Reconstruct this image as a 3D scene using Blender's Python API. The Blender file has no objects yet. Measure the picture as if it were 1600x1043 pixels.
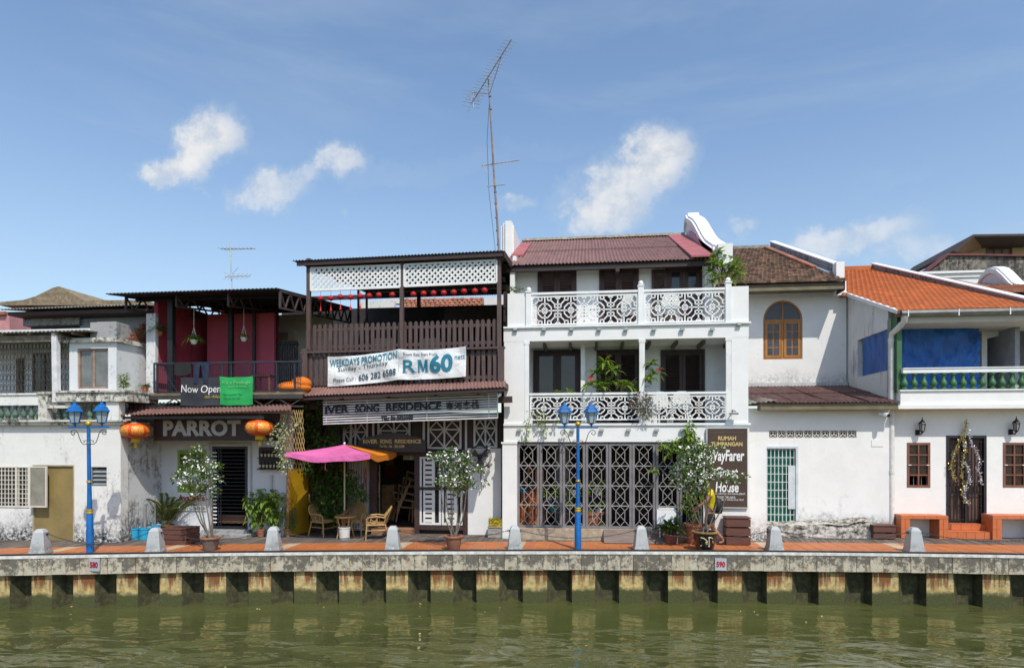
import bpy, bmesh, math, random
from mathutils import Vector, Matrix
from mathutils import noise as mnoise
random.seed(7)
SC = bpy.context.scene
COL = SC.collection
# ---------------------------------------------------------------- camera
FPX, YAW, CAMP, HOR = 1000.0, math.atan(.12), Vector((0, -16.7, 2.5)), 690.0
cam = bpy.data.objects.new('camera', bpy.data.cameras.new('camera'))
COL.objects.link(cam)
cam.location = CAMP
cam.rotation_euler = (math.pi/2, 0, YAW)
cam.data.sensor_width = 36.0
cam.data.lens = 36.0*FPX/1600
cam.data.shift_y = (HOR-521.5)/1600
cam.data.clip_end = 3000
cam.data.clip_start = .1
SC.camera = cam
# ---------------------------------------------------------------- light
LD = Vector((-.36, .62, -1)).normalized()
sun = bpy.data.objects.new('sun', bpy.data.lights.new('sun', 'SUN'))
COL.objects.link(sun)
sun.data.energy = 3.35
sun.data.angle = math.radians(.55)
sun.data.color = (1, .945, .85)
sun.rotation_euler = LD.to_track_quat('-Z', 'Y').to_euler()
SC.view_settings.view_transform = 'Standard'
SC.view_settings.look = 'None'
SC.view_settings.exposure = .25
SC.view_settings.gamma = 1
SC.view_settings.use_curve_mapping = False
SC.render.engine = 'CYCLES'
SC.cycles.max_bounces = 6
SC.cycles.diffuse_bounces = 3
SC.cycles.glossy_bounces = 3
SC.cycles.transparent_max_bounces = 6
SC.cycles.caustics_reflective = False
SC.cycles.caustics_refractive = False
SC.cycles.sample_clamp_indirect = 4
SC.cycles.use_denoising = True

world = bpy.data.worlds.new('World')
SC.world = world
world.use_nodes = True
NT = world.node_tree


class NB:
    """small node-tree builder"""
    def __init__(s, nt):
        s.nt = nt
        s.N = nt.nodes
        s.L = nt.links

    def put(s, sock, v):
        if v is None:
            return
        if isinstance(v, bpy.types.NodeSocket):
            s.L.new(v, sock)
        elif isinstance(v, (tuple, list)) and len(v) == 3 and sock.type == 'RGBA':
            sock.default_value = (*v, 1)
        else:
            sock.default_value = v

    def math(s, op, a, b=None, c=None, clamp=False):
        n = s.N.new('ShaderNodeMath')
        n.operation = op
        n.use_clamp = clamp
        s.put(n.inputs[0], a)
        s.put(n.inputs[1], b)
        s.put(n.inputs[2], c)
        return n.outputs[0]

    def vmath(s, op, a, b=None):
        n = s.N.new('ShaderNodeVectorMath')
        n.operation = op
        s.put(n.inputs[0], a)
        s.put(n.inputs[1], b)
        return n.outputs[0]

    def noise(s, vec, scale=1, detail=3, rough=.55, dist=0):
        n = s.N.new('ShaderNodeTexNoise')
        s.put(n.inputs['Vector'], vec)
        n.inputs['Scale'].default_value = scale
        n.inputs['Detail'].default_value = detail
        n.inputs['Roughness'].default_value = rough
        n.inputs['Distortion'].default_value = dist
        return n.outputs[0]

    def step(s, x, lo, hi, a=0., b=1.):
        n = s.N.new('ShaderNodeMapRange')
        n.interpolation_type = 'SMOOTHSTEP'
        s.put(n.inputs[0], x)
        n.inputs[1].default_value = lo
        n.inputs[2].default_value = hi
        n.inputs[3].default_value = a
        n.inputs[4].default_value = b
        return n.outputs[0]

    def mix(s, fac, a, b, mode='MIX'):
        n = s.N.new('ShaderNodeMix')
        n.data_type = 'RGBA'
        n.blend_type = mode
        s.put(n.inputs[0], fac)
        s.put(n.inputs[6], a)
        s.put(n.inputs[7], b)
        return n.outputs[2]

    def sep(s, v):
        n = s.N.new('ShaderNodeSeparateXYZ')
        s.put(n.inputs[0], v)
        return n.outputs

    def comb(s, x, y, z):
        n = s.N.new('ShaderNodeCombineXYZ')
        s.put(n.inputs[0], x)
        s.put(n.inputs[1], y)
        s.put(n.inputs[2], z)
        return n.outputs[0]

    def pos(s):
        return s.N.new('ShaderNodeNewGeometry').outputs['Position']

    def island(s):
        return s.N.new('ShaderNodeNewGeometry').outputs['Random Per Island']

    def scl(s, v, x, y, z):
        return s.vmath('MULTIPLY', v, (x, y, z))


def build_sky():
    b = NB(NT)
    NT.nodes.clear()
    out = NT.nodes.new('ShaderNodeOutputWorld')
    bg = NT.nodes.new('ShaderNodeBackground')
    sky = NT.nodes.new('ShaderNodeTexSky')
    sky.sky_type = 'NISHITA'
    sky.sun_disc = False
    S = -LD
    sky.sun_elevation = math.asin(S.z)
    sky.sun_rotation = math.atan2(S.x, S.y)
    sky.air_density = 1.15
    sky.dust_density = .9
    sky.ozone_density = 1.5
    sky.altitude = 10
    tc = NT.nodes.new('ShaderNodeTexCoord')
    d = tc.outputs['Generated']
    xyz = b.sep(d)
    yy = b.math('MAXIMUM', xyz[1], .08)
    u = b.math('DIVIDE', xyz[0], yy)
    v = b.math('DIVIDE', xyz[2], yy)
    front = b.step(xyz[1], .1, .25)
    c, s_ = math.cos(YAW), math.sin(YAW)

    def uv(px, py):
        a = (px-800)/FPX
        w = (HOR-py)/FPX
        x, y = -s_+a*c, c+a*s_
        return x/y, w/y
    uvv = b.comb(u, v, 0.)
    n1 = b.noise(uvv, 11, 8, .66)
    n2 = b.noise(b.vmath('ADD', uvv, (5.3, 2.1, .7)), 11, 8, .66)
    ud = b.math('ADD', u, b.math('MULTIPLY', b.math('SUBTRACT', n1, .5), .125))
    vd = b.math('ADD', v, b.math('MULTIPLY', b.math('SUBTRACT', n2, .5), .11))
    # px, py, half-length, half-width, angle (deg, up to the right), density
    blobs = [(322, 216, 58, 48, 20, 1.0), (262, 262, 50, 26, 12, .9), (300, 243, 56, 42, 35, 1.),
             (425, 300, 70, 36, 18, .72), (470, 268, 56, 24, 20, .55), (533, 246, 50, 28, -12, .75), (600, 270, 90, 22, 4, .22),
             (1022, 258, 62, 50, 25, 1.), (962, 305, 92, 54, 22, .9), (905, 300, 50, 26, 20, .4),
             (1330, 372, 108, 34, 8, .72), (1440, 395, 110, 36, 0, .5), (806, 329, 32, 13, 4, .55), (1145, 358, 36, 17, 8, .5),
             (312, 307, 28, 6, -32, .35), (536, 326, 11, 9, -50, .35), (1560, 365, 90, 22, 5, .3), (700, 270, 130, 22, 5, .16),
             (130, 400, 220, 34, 3, .14), (1390, 290, 130, 26, 8, .16), (860, 235, 110, 20, 0, .12)]
    m = None
    for px, py, a, w, ang, den in blobs:
        cu, cv = uv(px, py)
        k = 1/(c+(px-800)/FPX*s_)
        sa, ca = math.sin(math.radians(ang)), math.cos(math.radians(ang))
        du = b.math('SUBTRACT', ud, cu)
        dv = b.math('SUBTRACT', vd, cv)
        A, W = a*1.12/FPX*k, w*1.18/FPX*k
        p = b.math('MULTIPLY_ADD', du, ca/A, b.math('MULTIPLY', dv, sa/A))
        q = b.math('MULTIPLY_ADD', du, -sa/W, b.math('MULTIPLY', dv, ca/W))
        r = b.math('SQRT', b.math('MULTIPLY_ADD', p, p, b.math('MULTIPLY', q, q)))
        e = b.step(r, .30, 1.30, den, 0.)
        m = e if m is None else b.math('MAXIMUM', m, e)
    tex = b.noise(uvv, 22, 5, .65)
    m = b.math('MULTIPLY', m, b.step(tex, .2, .62, .62, 1.))
    m = b.math('MULTIPLY', m, front)
    # thin high veil all round the dome
    st = b.noise(b.scl(d, 1.2, 1.2, 5.5), 1.6, 5, .6, .6)
    veil = b.step(st, .42, .85, .0, .30)
    low = b.step(xyz[2], .02, .5, .34, .02)
    m2 = b.math('MAXIMUM', m, b.math('MAXIMUM', veil, low))
    # elsewhere round the horizon: the same kind of small cumulus
    cn = b.noise(b.scl(d, 1, 1, 1.8), 4.2, 6, .6, .3)
    back = b.math('MULTIPLY', b.step(cn, .56, .72, 0., .8), b.step(xyz[1], .1, -.15))
    back = b.math('MULTIPLY', back, b.step(xyz[2], .0, .12))
    m3 = b.math('MAXIMUM', m2, back)
    ccol = b.mix(b.step(tex, .3, .7), (3.7, 3.95, 4.25), (4.75, 4.8, 4.85))
    ccol = b.mix(b.step(m3, .28, .6), (2.9, 3.5, 4.2), ccol)
    hs = NT.nodes.new('ShaderNodeHueSaturation')
    hs.inputs['Saturation'].default_value = 1.06
    hs.inputs['Value'].default_value = 1.0
    NT.links.new(sky.outputs[0], hs.inputs['Color'])
    NT.links.new(b.mix(m3, hs.outputs[0], ccol), bg.inputs[0])
    bg.inputs[1].default_value = .15
    NT.links.new(bg.outputs[0], out.inputs[0])


build_sky()
# ---------------------------------------------------------------- picture measurements -> places
_c, _s = math.cos(YAW), math.sin(YAW)


def ray(px, py):
    a, w = (px-800)/FPX, (HOR-py)/FPX
    return Vector((-_s+a*_c, _c+a*_s, w))


def U(px, py, Y):
    r = ray(px, py)
    return CAMP + r*((Y-CAMP.y)/r.y)


def G(px, py, z=0.):
    r = ray(px, py)
    return CAMP + r*((z-CAMP.z)/r.z)


def R(px0, py0, px1, py1, Y):
    pm = (px0+px1)/2
    return (U(px0, py0, Y).x, U(px1, py0, Y).x, U(pm, py1, Y).z, U(pm, py0, Y).z)


def XS(x, Y):
    """picture column of a point: used to keep repeats evenly spread"""
    d = Vector((x, Y, 0))-CAMP
    dep = -d.x*_s+d.y*_c
    return 800+FPX*(d.x*_c+d.y*_s)/dep


# ---------------------------------------------------------------- mesh builder
Zv = Vector((0, 0, 1))


class MB:
    def __init__(s):
        s.v, s.f, s.m, s.k = [], [], [], 0

    def add(s, vs, fs):
        o = len(s.v)
        s.v += [tuple(p) for p in vs]
        for f in fs:
            s.f.append([o+i for i in f])
            s.m.append(s.k)
        return s

    def box(s, x0, x1, y0, y1, z0, z1):
        return s.add([(x0, y0, z0), (x1, y0, z0), (x1, y1, z0), (x0, y1, z0), (x0, y0, z1), (x1, y0, z1), (x1, y1, z1), (x0, y1, z1)],
                     [(0, 3, 2, 1), (4, 5, 6, 7), (0, 1, 5, 4), (1, 2, 6, 5), (2, 3, 7, 6), (3, 0, 4, 7)])

    def fb(s, px0, py0, px1, py1, Y, dep, dy=0.):
        x0, x1, z0, z1 = R(px0, py0, px1, py1, Y)
        return s.box(x0, x1, Y+dy, Y+dy+dep, z0, z1)

    def bar(s, p, q, w, h=None, up=None):
        p, q = Vector(p), Vector(q)
        h = h or w
        d = (q-p).normalized()
        u = Vector(up) if up else (Zv if abs(d.z) < .95 else Vector((0, 1, 0)))
        a = d.cross(u).normalized()*(w/2)
        c = a.cross(d).normalized()*(h/2)
        return s.add([p-a-c, p+a-c, p+a+c, p-a+c, q-a-c, q+a-c, q+a+c, q-a+c],
                     [(0, 1, 2, 3), (7, 6, 5, 4), (0, 4, 5, 1), (1, 5, 6, 2), (2, 6, 7, 3), (3, 7, 4, 0)])

    def tube(s, pts, r, n=6, cap=True, closed=False):
        pts = [Vector(p) for p in pts]
        N = len(pts)
        rs = r if isinstance(r, (list, tuple)) else [r]*N
        o = len(s.v)
        ref = None
        for i, p in enumerate(pts):
            if closed:
                d = pts[(i+1) % N]-pts[i-1]
            else:
                d = pts[min(i+1, N-1)]-pts[max(i-1, 0)]
            d.normalize()
            if ref is None:
                ref = Zv if abs(d.z) < .9 else Vector((1, 0, 0))
            a = d.cross(ref)
            if a.length < 1e-4:
                a = d.orthogonal()
            a.normalize()
            c = a.cross(d).normalized()
            ref = c
            for j in range(n):
                t = 2*math.pi*j/n
                s.v.append(tuple(p+(a*math.cos(t)+c*math.sin(t))*rs[i]))
        for i in range(N if closed else N-1):
            i2 = (i+1) % N
            for j in range(n):
                s.f.append([o+i*n+j, o+i*n+(j+1) % n, o+i2*n+(j+1) % n, o+i2*n+j])
                s.m.append(s.k)
        if cap and not closed:
            s.f.append([o+j for j in range(n)][::-1])
            s.f.append([o+(N-1)*n+j for j in range(n)])
            s.m += [s.k, s.k]
        return s

    def lathe(s, prof, c=(0, 0, 0), n=14, squash=1., rot=0., cap=True):
        c = Vector(c)
        o = len(s.v)
        for r, z in prof:
            for j in range(n):
                t = 2*math.pi*j/n+rot
                s.v.append((c.x+r*math.cos(t), c.y+r*math.sin(t)*squash, c.z+z))
        for i in range(len(prof)-1):
            for j in range(n):
                s.f.append([o+i*n+j, o+i*n+(j+1) % n, o+(i+1)*n+(j+1) % n, o+(i+1)*n+j])
                s.m.append(s.k)
        if cap and prof[0][0] > 1e-4:
            s.f.append([o+j for j in range(n)][::-1])
            s.m.append(s.k)
        if cap and prof[-1][0] > 1e-4:
            s.f.append([o+(len(prof)-1)*n+j for j in range(n)])
            s.m.append(s.k)
        return s

    def prism(s, poly, y0, y1):
        n = len(poly)
        return s.add([(x, y0, z) for x, z in poly]+[(x, y1, z) for x, z in poly],
                     [list(range(n)), list(range(2*n-1, n-1, -1))]+[(i, i+n, (i+1) % n+n, (i+1) % n) for i in range(n)])

    def prism_x(s, poly, x0, x1):
        n = len(poly)
        return s.add([(x0, y, z) for y, z in poly]+[(x1, y, z) for y, z in poly],
                     [list(range(n))[::-1], list(range(n, 2*n))]+[(i, (i+1) % n, (i+1) % n+n, i+n) for i in range(n)])

    def prism_z(s, poly, z0, z1):
        n = len(poly)
        return s.add([(x, y, z0) for x, y in poly]+[(x, y, z1) for x, y in poly],
                     [list(range(n))[::-1], list(range(n, 2*n))]+[(i, (i+1) % n, (i+1) % n+n, i+n) for i in range(n)])

    def grid(s, fn, nu, nv):
        o = len(s.v)
        for i in range(nu+1):
            for j in range(nv+1):
                s.v.append(tuple(fn(i/nu, j/nv)))
        for i in range(nu):
            for j in range(nv):
                a = o+i*(nv+1)+j
                s.f.append([a, a+nv+1, a+nv+2, a+1])
                s.m.append(s.k)
        return s

    def sheet(s, fn, nu, nv, th):
        """a sheet with thickness: fn(u, v) -> point; th is a vector to the other face"""
        th = Vector(th)
        s.grid(fn, nu, nv)
        s.grid(lambda a, b: Vector(fn(a, 1-b))+th, nu, nv)
        o = len(s.v)-2*(nu+1)*(nv+1)
        p = o+(nu+1)*(nv+1)
        for i in range(nu):
            for e in (0, nv):
                a, b = o+i*(nv+1)+e, o+(i+1)*(nv+1)+e
                c, d = p+(i+1)*(nv+1)+nv-e, p+i*(nv+1)+nv-e
                s.f.append([a, d, c, b] if e == 0 else [b, c, d, a])
                s.m.append(s.k)
        for j in range(nv):
            for e in (0, nu):
                a, b = o+e*(nv+1)+j, o+e*(nv+1)+j+1
                c, d = p+e*(nv+1)+nv-j-1, p+e*(nv+1)+nv-j
                s.f.append([a, b, c, d] if e == 0 else [d, c, b, a])
                s.m.append(s.k)
        return s

    def ball(s, c, rx, ry=None, rz=None, n=10, k=7):
        ry, rz = ry or rx, rz or rx
        c = Vector(c)
        o = len(s.v)
        for i in range(k+1):
            a = math.pi*i/k-math.pi/2
            for j in range(n):
                t = 2*math.pi*j/n
                s.v.append((c.x+rx*math.cos(a)*math.cos(t), c.y+ry*math.cos(a)*math.sin(t), c.z+rz*math.sin(a)))
        for i in range(k):
            for j in range(n):
                s.f.append([o+i*n+j, o+i*n+(j+1) % n, o+(i+1)*n+(j+1) % n, o+(i+1)*n+j])
                s.m.append(s.k)
        return s

    def leaf(s, p, d, L, W, droop=.2, side=None, fold=.15):
        p, d = Vector(p), Vector(d).normalized()
        a = side or d.cross(Zv)
        if a.length < 1e-3:
            a = Vector((1, 0, 0))
        a = a.normalized()
        up = a.cross(d).normalized()
        m1 = p+d*L*.35+up*L*.04
        m2 = p+d*L*.72-Zv*droop*L*.3
        e = p+d*L-Zv*droop*L
        f = up*W*fold
        return s.add([p, m1+a*W/2+f, m1-a*W/2+f, m1, m2, m2+a*W*.36+f, m2-a*W*.36+f, e],
                     [(0, 3, 1), (0, 2, 3), (1, 3, 4, 5), (3, 2, 6, 4), (5, 4, 7), (4, 6, 7)])

    def leaf2(s, p, d, L, W, droop=.2):
        """two-triangle folded leaf"""
        p, d = Vector(p), Vector(d).normalized()
        a = d.cross(Vector((random.gauss(0, 1), random.gauss(0, 1), random.gauss(0, 1))))
        if a.length < 1e-3:
            a = Vector((1, 0, 0))
        a = a.normalized()
        m = p+d*L*.5
        e = p+d*L-Zv*droop*L
        return s.add([p, m+a*W/2, e, m-a*W/2], [(0, 1, 2), (0, 2, 3)])

    def mesh(s, name, mats, origin=(0, 0, 0), smooth=False):
        me = bpy.data.meshes.new(name)
        o = Vector(origin)
        me.from_pydata([tuple(Vector(p)-o) for p in s.v], [], s.f)
        mats = mats if isinstance(mats, (list, tuple)) else [mats]
        for m in mats:
            me.materials.append(m)
        if len(mats) > 1:
            me.polygons.foreach_set('material_index', s.m)
        if smooth:
            me.polygons.foreach_set('use_smooth', [True]*len(me.polygons))
            if smooth != 'all':
                me.set_sharp_from_angle(angle=math.radians(42))
        me.update()
        return me

    def obj(s, name, mats, parent=None, origin=None, smooth=False, kind=None):
        rt = parent
        if origin is None:
            origin = Vector((0, 0, 0))
            while rt is not None:
                origin = origin+Vector(rt.location)
                rt = rt.parent
            loc = (0, 0, 0)
        else:
            loc = origin
        o = bpy.data.objects.new(name, s.mesh(name, mats, origin, smooth))
        COL.objects.link(o)
        o.parent = parent
        o.location = loc
        if kind:
            o['kind'] = kind
        return o


def T(name, label, cat, loc=(0, 0, 0), group=None):
    o = bpy.data.objects.new(name, None)
    o.empty_display_size = .2
    COL.objects.link(o)
    o.location = loc
    return tag(o, label, cat, group)


def tag(o, label, cat, group=None):
    o['label'] = label
    o['category'] = cat
    if group:
        o['group'] = group
    return o


def struct(o):
    o['kind'] = 'structure'
    return o


def inst(name, me, parent, loc, rot=None, scale=None):
    """one more piece that shares mesh data; loc in world coordinates, parents unrotated"""
    o = bpy.data.objects.new(name, me)
    COL.objects.link(o)
    o.parent = parent
    w = Vector((0, 0, 0))
    rt = parent
    while rt is not None:
        w = w+Vector(rt.location)
        rt = rt.parent
    o.location = Vector(loc)-w
    if rot:
        o.rotation_euler = rot
    if scale:
        o.scale = scale
    return o


def copy_tree(o, loc=None, rotz=None, label=None, parent=None, scale=None):
    c = o.copy()
    COL.objects.link(c)
    c.parent = parent
    if loc is not None:
        c.location = loc
    if rotz is not None:
        c.rotation_euler = (0, 0, rotz)
    if scale is not None:
        c.scale = scale
    if label:
        c['label'] = label
    for ch in list(o.children):
        copy_tree(ch, parent=c)
    return c


def ripple(v, A, f, ph=0):
    return A*math.sin(f*v+ph)


# ---------------------------------------------------------------- lettering
def text_mesh(s, bold=0.0, shear=0., extrude=.004, spacing=1., res=3):
    cu = bpy.data.curves.new('lettering', 'FONT')
    cu.body = s
    cu.size = 1
    cu.offset = bold
    cu.shear = shear
    cu.space_character = spacing
    cu.resolution_u = res
    cu.extrude = extrude
    ob = bpy.data.objects.new('lettering', cu)
    COL.objects.link(ob)
    dg = bpy.context.evaluated_depsgraph_get()
    me = bpy.data.meshes.new_from_object(ob.evaluated_get(dg))
    vs = [v.co.copy() for v in me.vertices]
    fs = [list(p.vertices) for p in me.polygons]
    bpy.data.objects.remove(ob)
    bpy.data.curves.remove(cu)
    bpy.data.meshes.remove(me)
    return vs, fs


def text(s, x0, x1, z0, z1, y, mat, parent, name='lettering', bold=.0, shear=0., depth=.006, spacing=1., warp=None, flip=None, serif=False, arch=0., origin=None):
    """flat or raised letters on a wall that faces the river, fitted to a rectangle"""
    vs, fs = text_mesh(s, bold, shear, .01, spacing)
    if not vs:
        return None
    if warp:
        vs, fs = refine(vs, fs, .16)
    ax, bx = min(v.x for v in vs), max(v.x for v in vs)
    ay, by = min(v.y for v in vs), max(v.y for v in vs)
    mb = MB()
    pts = []
    for v in vs:
        fx = (v.x-ax)/(bx-ax)
        x = x0+(x1-x0)*fx
        z = z0+(z1-z0)*(v.y-ay)/(by-ay)+arch*(1-(2*fx-1)**2)
        yy = y-(depth if v.z > 0 else 0)
        p = Vector((x, yy, z))
        pts.append(warp(p) if warp else p)
    mb.add(pts, fs)
    return mb.obj(name, mat, parent)


def refine(vs, fs, L):
    bm = bmesh.new()
    bv = [bm.verts.new(v) for v in vs]
    for f in fs:
        try:
            bm.faces.new([bv[i] for i in f])
        except ValueError:
            pass
    bmesh.ops.triangulate(bm, faces=bm.faces[:])
    for _ in range(4):
        es = [e for e in bm.edges if e.calc_length() > L]
        if not es:
            break
        bmesh.ops.subdivide_edges(bm, edges=es, cuts=1)
        bmesh.ops.triangulate(bm, faces=bm.faces[:])
    bm.verts.index_update()
    r = [v.co.copy() for v in bm.verts], [[v.index for v in f.verts] for f in bm.faces]
    bm.free()
    return r


# ---------------------------------------------------------------- materials
MATS = {}


def newmat(name):
    m = bpy.data.materials.new(name)
    m.use_nodes = True
    nt = m.node_tree
    b = NB(nt)
    p = nt.nodes['Principled BSDF']
    MATS[name] = m
    return m, b, p


def M(name, col, rough=.6, var=.18, scale=3., metal=0., bump=0., bscale=40., spec=.4, dirt=None, dirtamt=.0, stretch=(1, 1, 1), isl=0., coat=0., lo=.38, hi=.62):
    if name in MATS:
        return MATS[name]
    m, b, p = newmat(name)
    pos = b.scl(b.pos(), *stretch)
    n = b.noise(pos, scale, 5, .6)
    dark = tuple(c*(1-var) for c in col)
    lite = tuple(min(1, c*(1+var*.7)) for c in col)
    c = b.mix(b.step(n, .3, .7), dark, lite)
    if isl:
        r = b.island()
        c = b.mix(r, tuple(x*(1-isl) for x in col), c)
    if dirt:
        n2 = b.noise(pos, scale*1.7, 6, .7)
        c = b.mix(b.math('MULTIPLY', b.step(n2, lo, hi), dirtamt), c, dirt)
    b.put(p.inputs['Base Color'], c)
    p.inputs['Roughness'].default_value = rough
    p.inputs['Metallic'].default_value = metal
    p.inputs['Specular IOR Level'].default_value = spec
    p.inputs['Coat Weight'].default_value = coat
    if bump:
        bn = m.node_tree.nodes.new('ShaderNodeBump')
        bn.inputs['Strength'].default_value = bump
        bn.inputs['Distance'].default_value = .01
        b.put(bn.inputs['Height'], b.noise(pos, bscale, 4, .6))
        b.put(p.inputs['Normal'], bn.outputs[0])
    return m


def plaster(name, col, dirt=(.16, .15, .135), grime=.25, streak=.3, foot=0., foot_h=.9, foot_z=0., rough=.85, big=.7, seed=0., patch=None, patch_amt=0., dk=None, soft=.08):
    """painted render: faint mottling, rain streaks and, near a given level, mould rising from the ground"""
    m, b, p = newmat(name)
    pos = b.vmath('ADD', b.pos(), (seed*3.1, seed*1.7, seed))
    raw = b.sep(b.pos())
    c = b.mix(b.step(b.noise(pos, 2.2, 4, .6), .3, .7), tuple(x*.94 for x in col), col)
    if patch:
        pm = b.step(b.noise(pos, 1.3, 6, .65), .5, .6)
        c = b.mix(b.math('MULTIPLY', pm, patch_amt), c, patch)
    st = b.noise(b.scl(pos, 5.5, 5.5, .55), 1., 6, .65)
    bl = b.noise(pos, big, 5, .6)
    sm = b.math('MULTIPLY', b.step(st, .60-.14*streak, .78-.12*streak), b.step(bl, .52-.16*streak, .66-.14*streak))
    c = b.mix(b.math('MULTIPLY', sm, streak), c, dirt)
    fn = b.noise(pos, 9., 7, .72)
    gm = b.math('MULTIPLY', b.step(fn, .60-.16*grime, .74-.14*grime), b.step(bl, .54-.18*grime, .68-.16*grime))
    c = b.mix(b.math('MULTIPLY', gm, grime), c, dirt)
    if foot:
        h = b.math('DIVIDE', b.math('SUBTRACT', raw[2], foot_z), foot_h)
        hn = b.math('ADD', h, b.math('MULTIPLY', b.math('SUBTRACT', b.noise(pos, 1.6, 6, .7), .5), 1.5))
        fm = b.math('MULTIPLY', b.step(hn, .05, .75, 1., 0.), b.step(b.noise(pos, 14, 6, .75), .36, .56))
        c = b.mix(b.math('MULTIPLY', fm, foot), c, dk or tuple(x*.55 for x in dirt))
    b.put(p.inputs['Base Color'], c)
    p.inputs['Roughness'].default_value = rough
    p.inputs['Specular IOR Level'].default_value = .25
    bn = m.node_tree.nodes.new('ShaderNodeBump')
    bn.inputs['Strength'].default_value = .35
    bn.inputs['Distance'].default_value = .012
    b.put(bn.inputs['Height'], b.noise(pos, 26, 5, .65))
    b.put(p.inputs['Normal'], bn.outputs[0])
    return m


def foliage(name, a, c, rough=.45, trans=.25):
    m, b, p = newmat(name)
    r = b.island()
    col = b.mix(r, a, c)
    n = b.noise(b.pos(), 2.5, 3)
    col = b.mix(b.step(n, .35, .7, 0., .35), col, tuple(x*.45 for x in a))
    b.put(p.inputs['Base Color'], col)
    p.inputs['Roughness'].default_value = rough
    p.inputs['Specular IOR Level'].default_value = .35
    tr = m.node_tree.nodes.new('ShaderNodeBsdfTranslucent')
    b.put(tr.inputs[0], b.mix(.5, col, (c[0]*1.2, c[1]*1.3, c[2]*.5)))
    mx = m.node_tree.nodes.new('ShaderNodeMixShader')
    mx.inputs[0].default_value = trans
    b.L.new(p.outputs[0], mx.inputs[1])
    b.L.new(tr.outputs[0], mx.inputs[2])
    b.L.new(mx.outputs[0], m.node_tree.nodes['Material Output'].inputs[0])
    return m


def glass(name, col=(.02, .025, .03), rough=.08):
    m, b, p = newmat(name)
    n = b.noise(b.pos(), 3, 3)
    b.put(p.inputs['Base Color'], b.mix(b.step(n, .3, .7), col, tuple(x*1.6 for x in col)))
    p.inputs['Roughness'].default_value = rough
    p.inputs['Specular IOR Level'].default_value = .6
    return m


WHITE = plaster('white_render', (.80, .80, .785), grime=.12, streak=.12)
WHITE_C = plaster('white_render_central', (.81, .81, .80), grime=.08, streak=.14, foot=.25, foot_h=.3)
WHITE_3 = plaster('white_render_streaked', (.80, .80, .785), grime=.3, streak=.32, foot=.95, foot_h=.95, seed=2)
WHITE_3U = plaster('white_render_upper', (.80, .80, .785), grime=.3, streak=.16, foot=.5, foot_h=1.0, foot_z=4.1, seed=5)
WHITE_4 = plaster('white_render_clean', (.82, .82, .80), grime=.06, streak=.08, seed=9)
SIDE_4 = plaster('grey_white_render', (.72, .73, .72), grime=.5, streak=.7, seed=4, patch=(.55, .58, .6), patch_amt=.35)
OLDW = plaster('old_white_render', (.77, .77, .74), grime=.55, streak=.5, foot=1., foot_h=1.15, seed=1, dk=(.055, .05, .045))
OLDC = plaster('mouldy_cornice', (.66, .64, .58), dirt=(.07, .065, .06), grime=.95, streak=.9, seed=3, big=1.6, patch=(.5, .46, .36), patch_amt=.5)
OLDU = plaster('old_upper_render', (.70, .72, .74), dirt=(.1, .095, .09), grime=.5, streak=.45, foot=.7, foot_h=.5, foot_z=3.3, seed=6)
GREYR = plaster('grey_cement_render', (.36, .36, .36), dirt=(.06, .06, .06), grime=.8, streak=.8, seed=7)
PARW = plaster('shop_white_render', (.70, .72, .76), grime=.3, streak=.35, foot=.6, foot_h=.3, seed=11)
PINK = plaster('pink_wall', (.44, .065, .105), dirt=(.12, .02, .03), grime=.6, streak=.75, seed=12, big=1.1)  # deeper pink; the shade of the covered terrace is in this tone
BOLL = plaster('bollard_paint', (.44, .455, .46), dirt=(.17, .165, .15), grime=.45, streak=.45, foot=.5, foot_h=.4, rough=.6, big=2., seed=44)
PAINT_W = M('white_paint', (.80, .81, .81), .45, .06)
PAINT_WD = M('white_paint_rusty', (.76, .76, .74), .5, .08, dirt=(.45, .24, .09), dirtamt=.5, scale=2.5, lo=.56, hi=.7)
BROWN = M('dark_brown_timber', (.055, .032, .03), .55, .25, 6, stretch=(4, 4, .6), bump=.2)
BROWNL = M('brown_timber', (.105, .066, .060), .6, .25, 6, stretch=(4, 4, .6), dirt=(.2, .16, .14), dirtamt=.25, bump=.2, isl=.25)
SHUT = M('shutter_brown', (.062, .034, .032), .5, .2, 5)
SHUTD = M('shutter_dark', (.03, .018, .018), .5, .2, 5)
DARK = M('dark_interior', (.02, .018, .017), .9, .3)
BLACK = M('black_iron', (.018, .018, .02), .45, .3)
DKMETAL = M('dark_steel', (.04, .037, .038), .5, .3, 4, dirt=(.11, .06, .04), dirtamt=.4)
GREYM = M('grey_steel', (.22, .22, .23), .5, .15, 5, dirt=(.13, .1, .08), dirtamt=.3)
GALV = M('galvanised_steel', (.48, .49, .48), .42, .15, 5, metal=.5)
ROOFR = M('red_brown_sheet', (.225, .118, .10), .6, .22, 2.0, stretch=(3, .8, 1), dirt=(.26, .15, .13), dirtamt=.5, lo=.4, hi=.7)
ROOFD = M('dark_red_sheet', (.095, .042, .04), .65, .28, 2.2, stretch=(3, .8, 1), dirt=(.2, .12, .10), dirtamt=.45)
ROOFB = M('black_sheet', (.028, .027, .03), .6, .3, 2)
FIBRO = M('fibre_cement', (.34, .32, .28), .85, .25, 2, dirt=(.1, .09, .08), dirtamt=.6, bump=.2)
THATCH = M('weathered_tile_hip', (.30, .235, .15), .9, .3, 6, dirt=(.13, .10, .07), dirtamt=.7, bump=.6, bscale=30)
ORANGE_T = M('orange_roof_tile', (.60, .17, .045), .8, .22, 1.6, isl=.30, dirt=(.36, .12, .05), dirtamt=.45)
OLD_T = M('old_clay_tile', (.43, .27, .185), .9, .3, 3, isl=.72, dirt=(.09, .07, .055), dirtamt=.5)
OLD_T2 = M('faded_clay_tile', (.40, .17, .10), .85, .3, 3, isl=.4)
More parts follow.
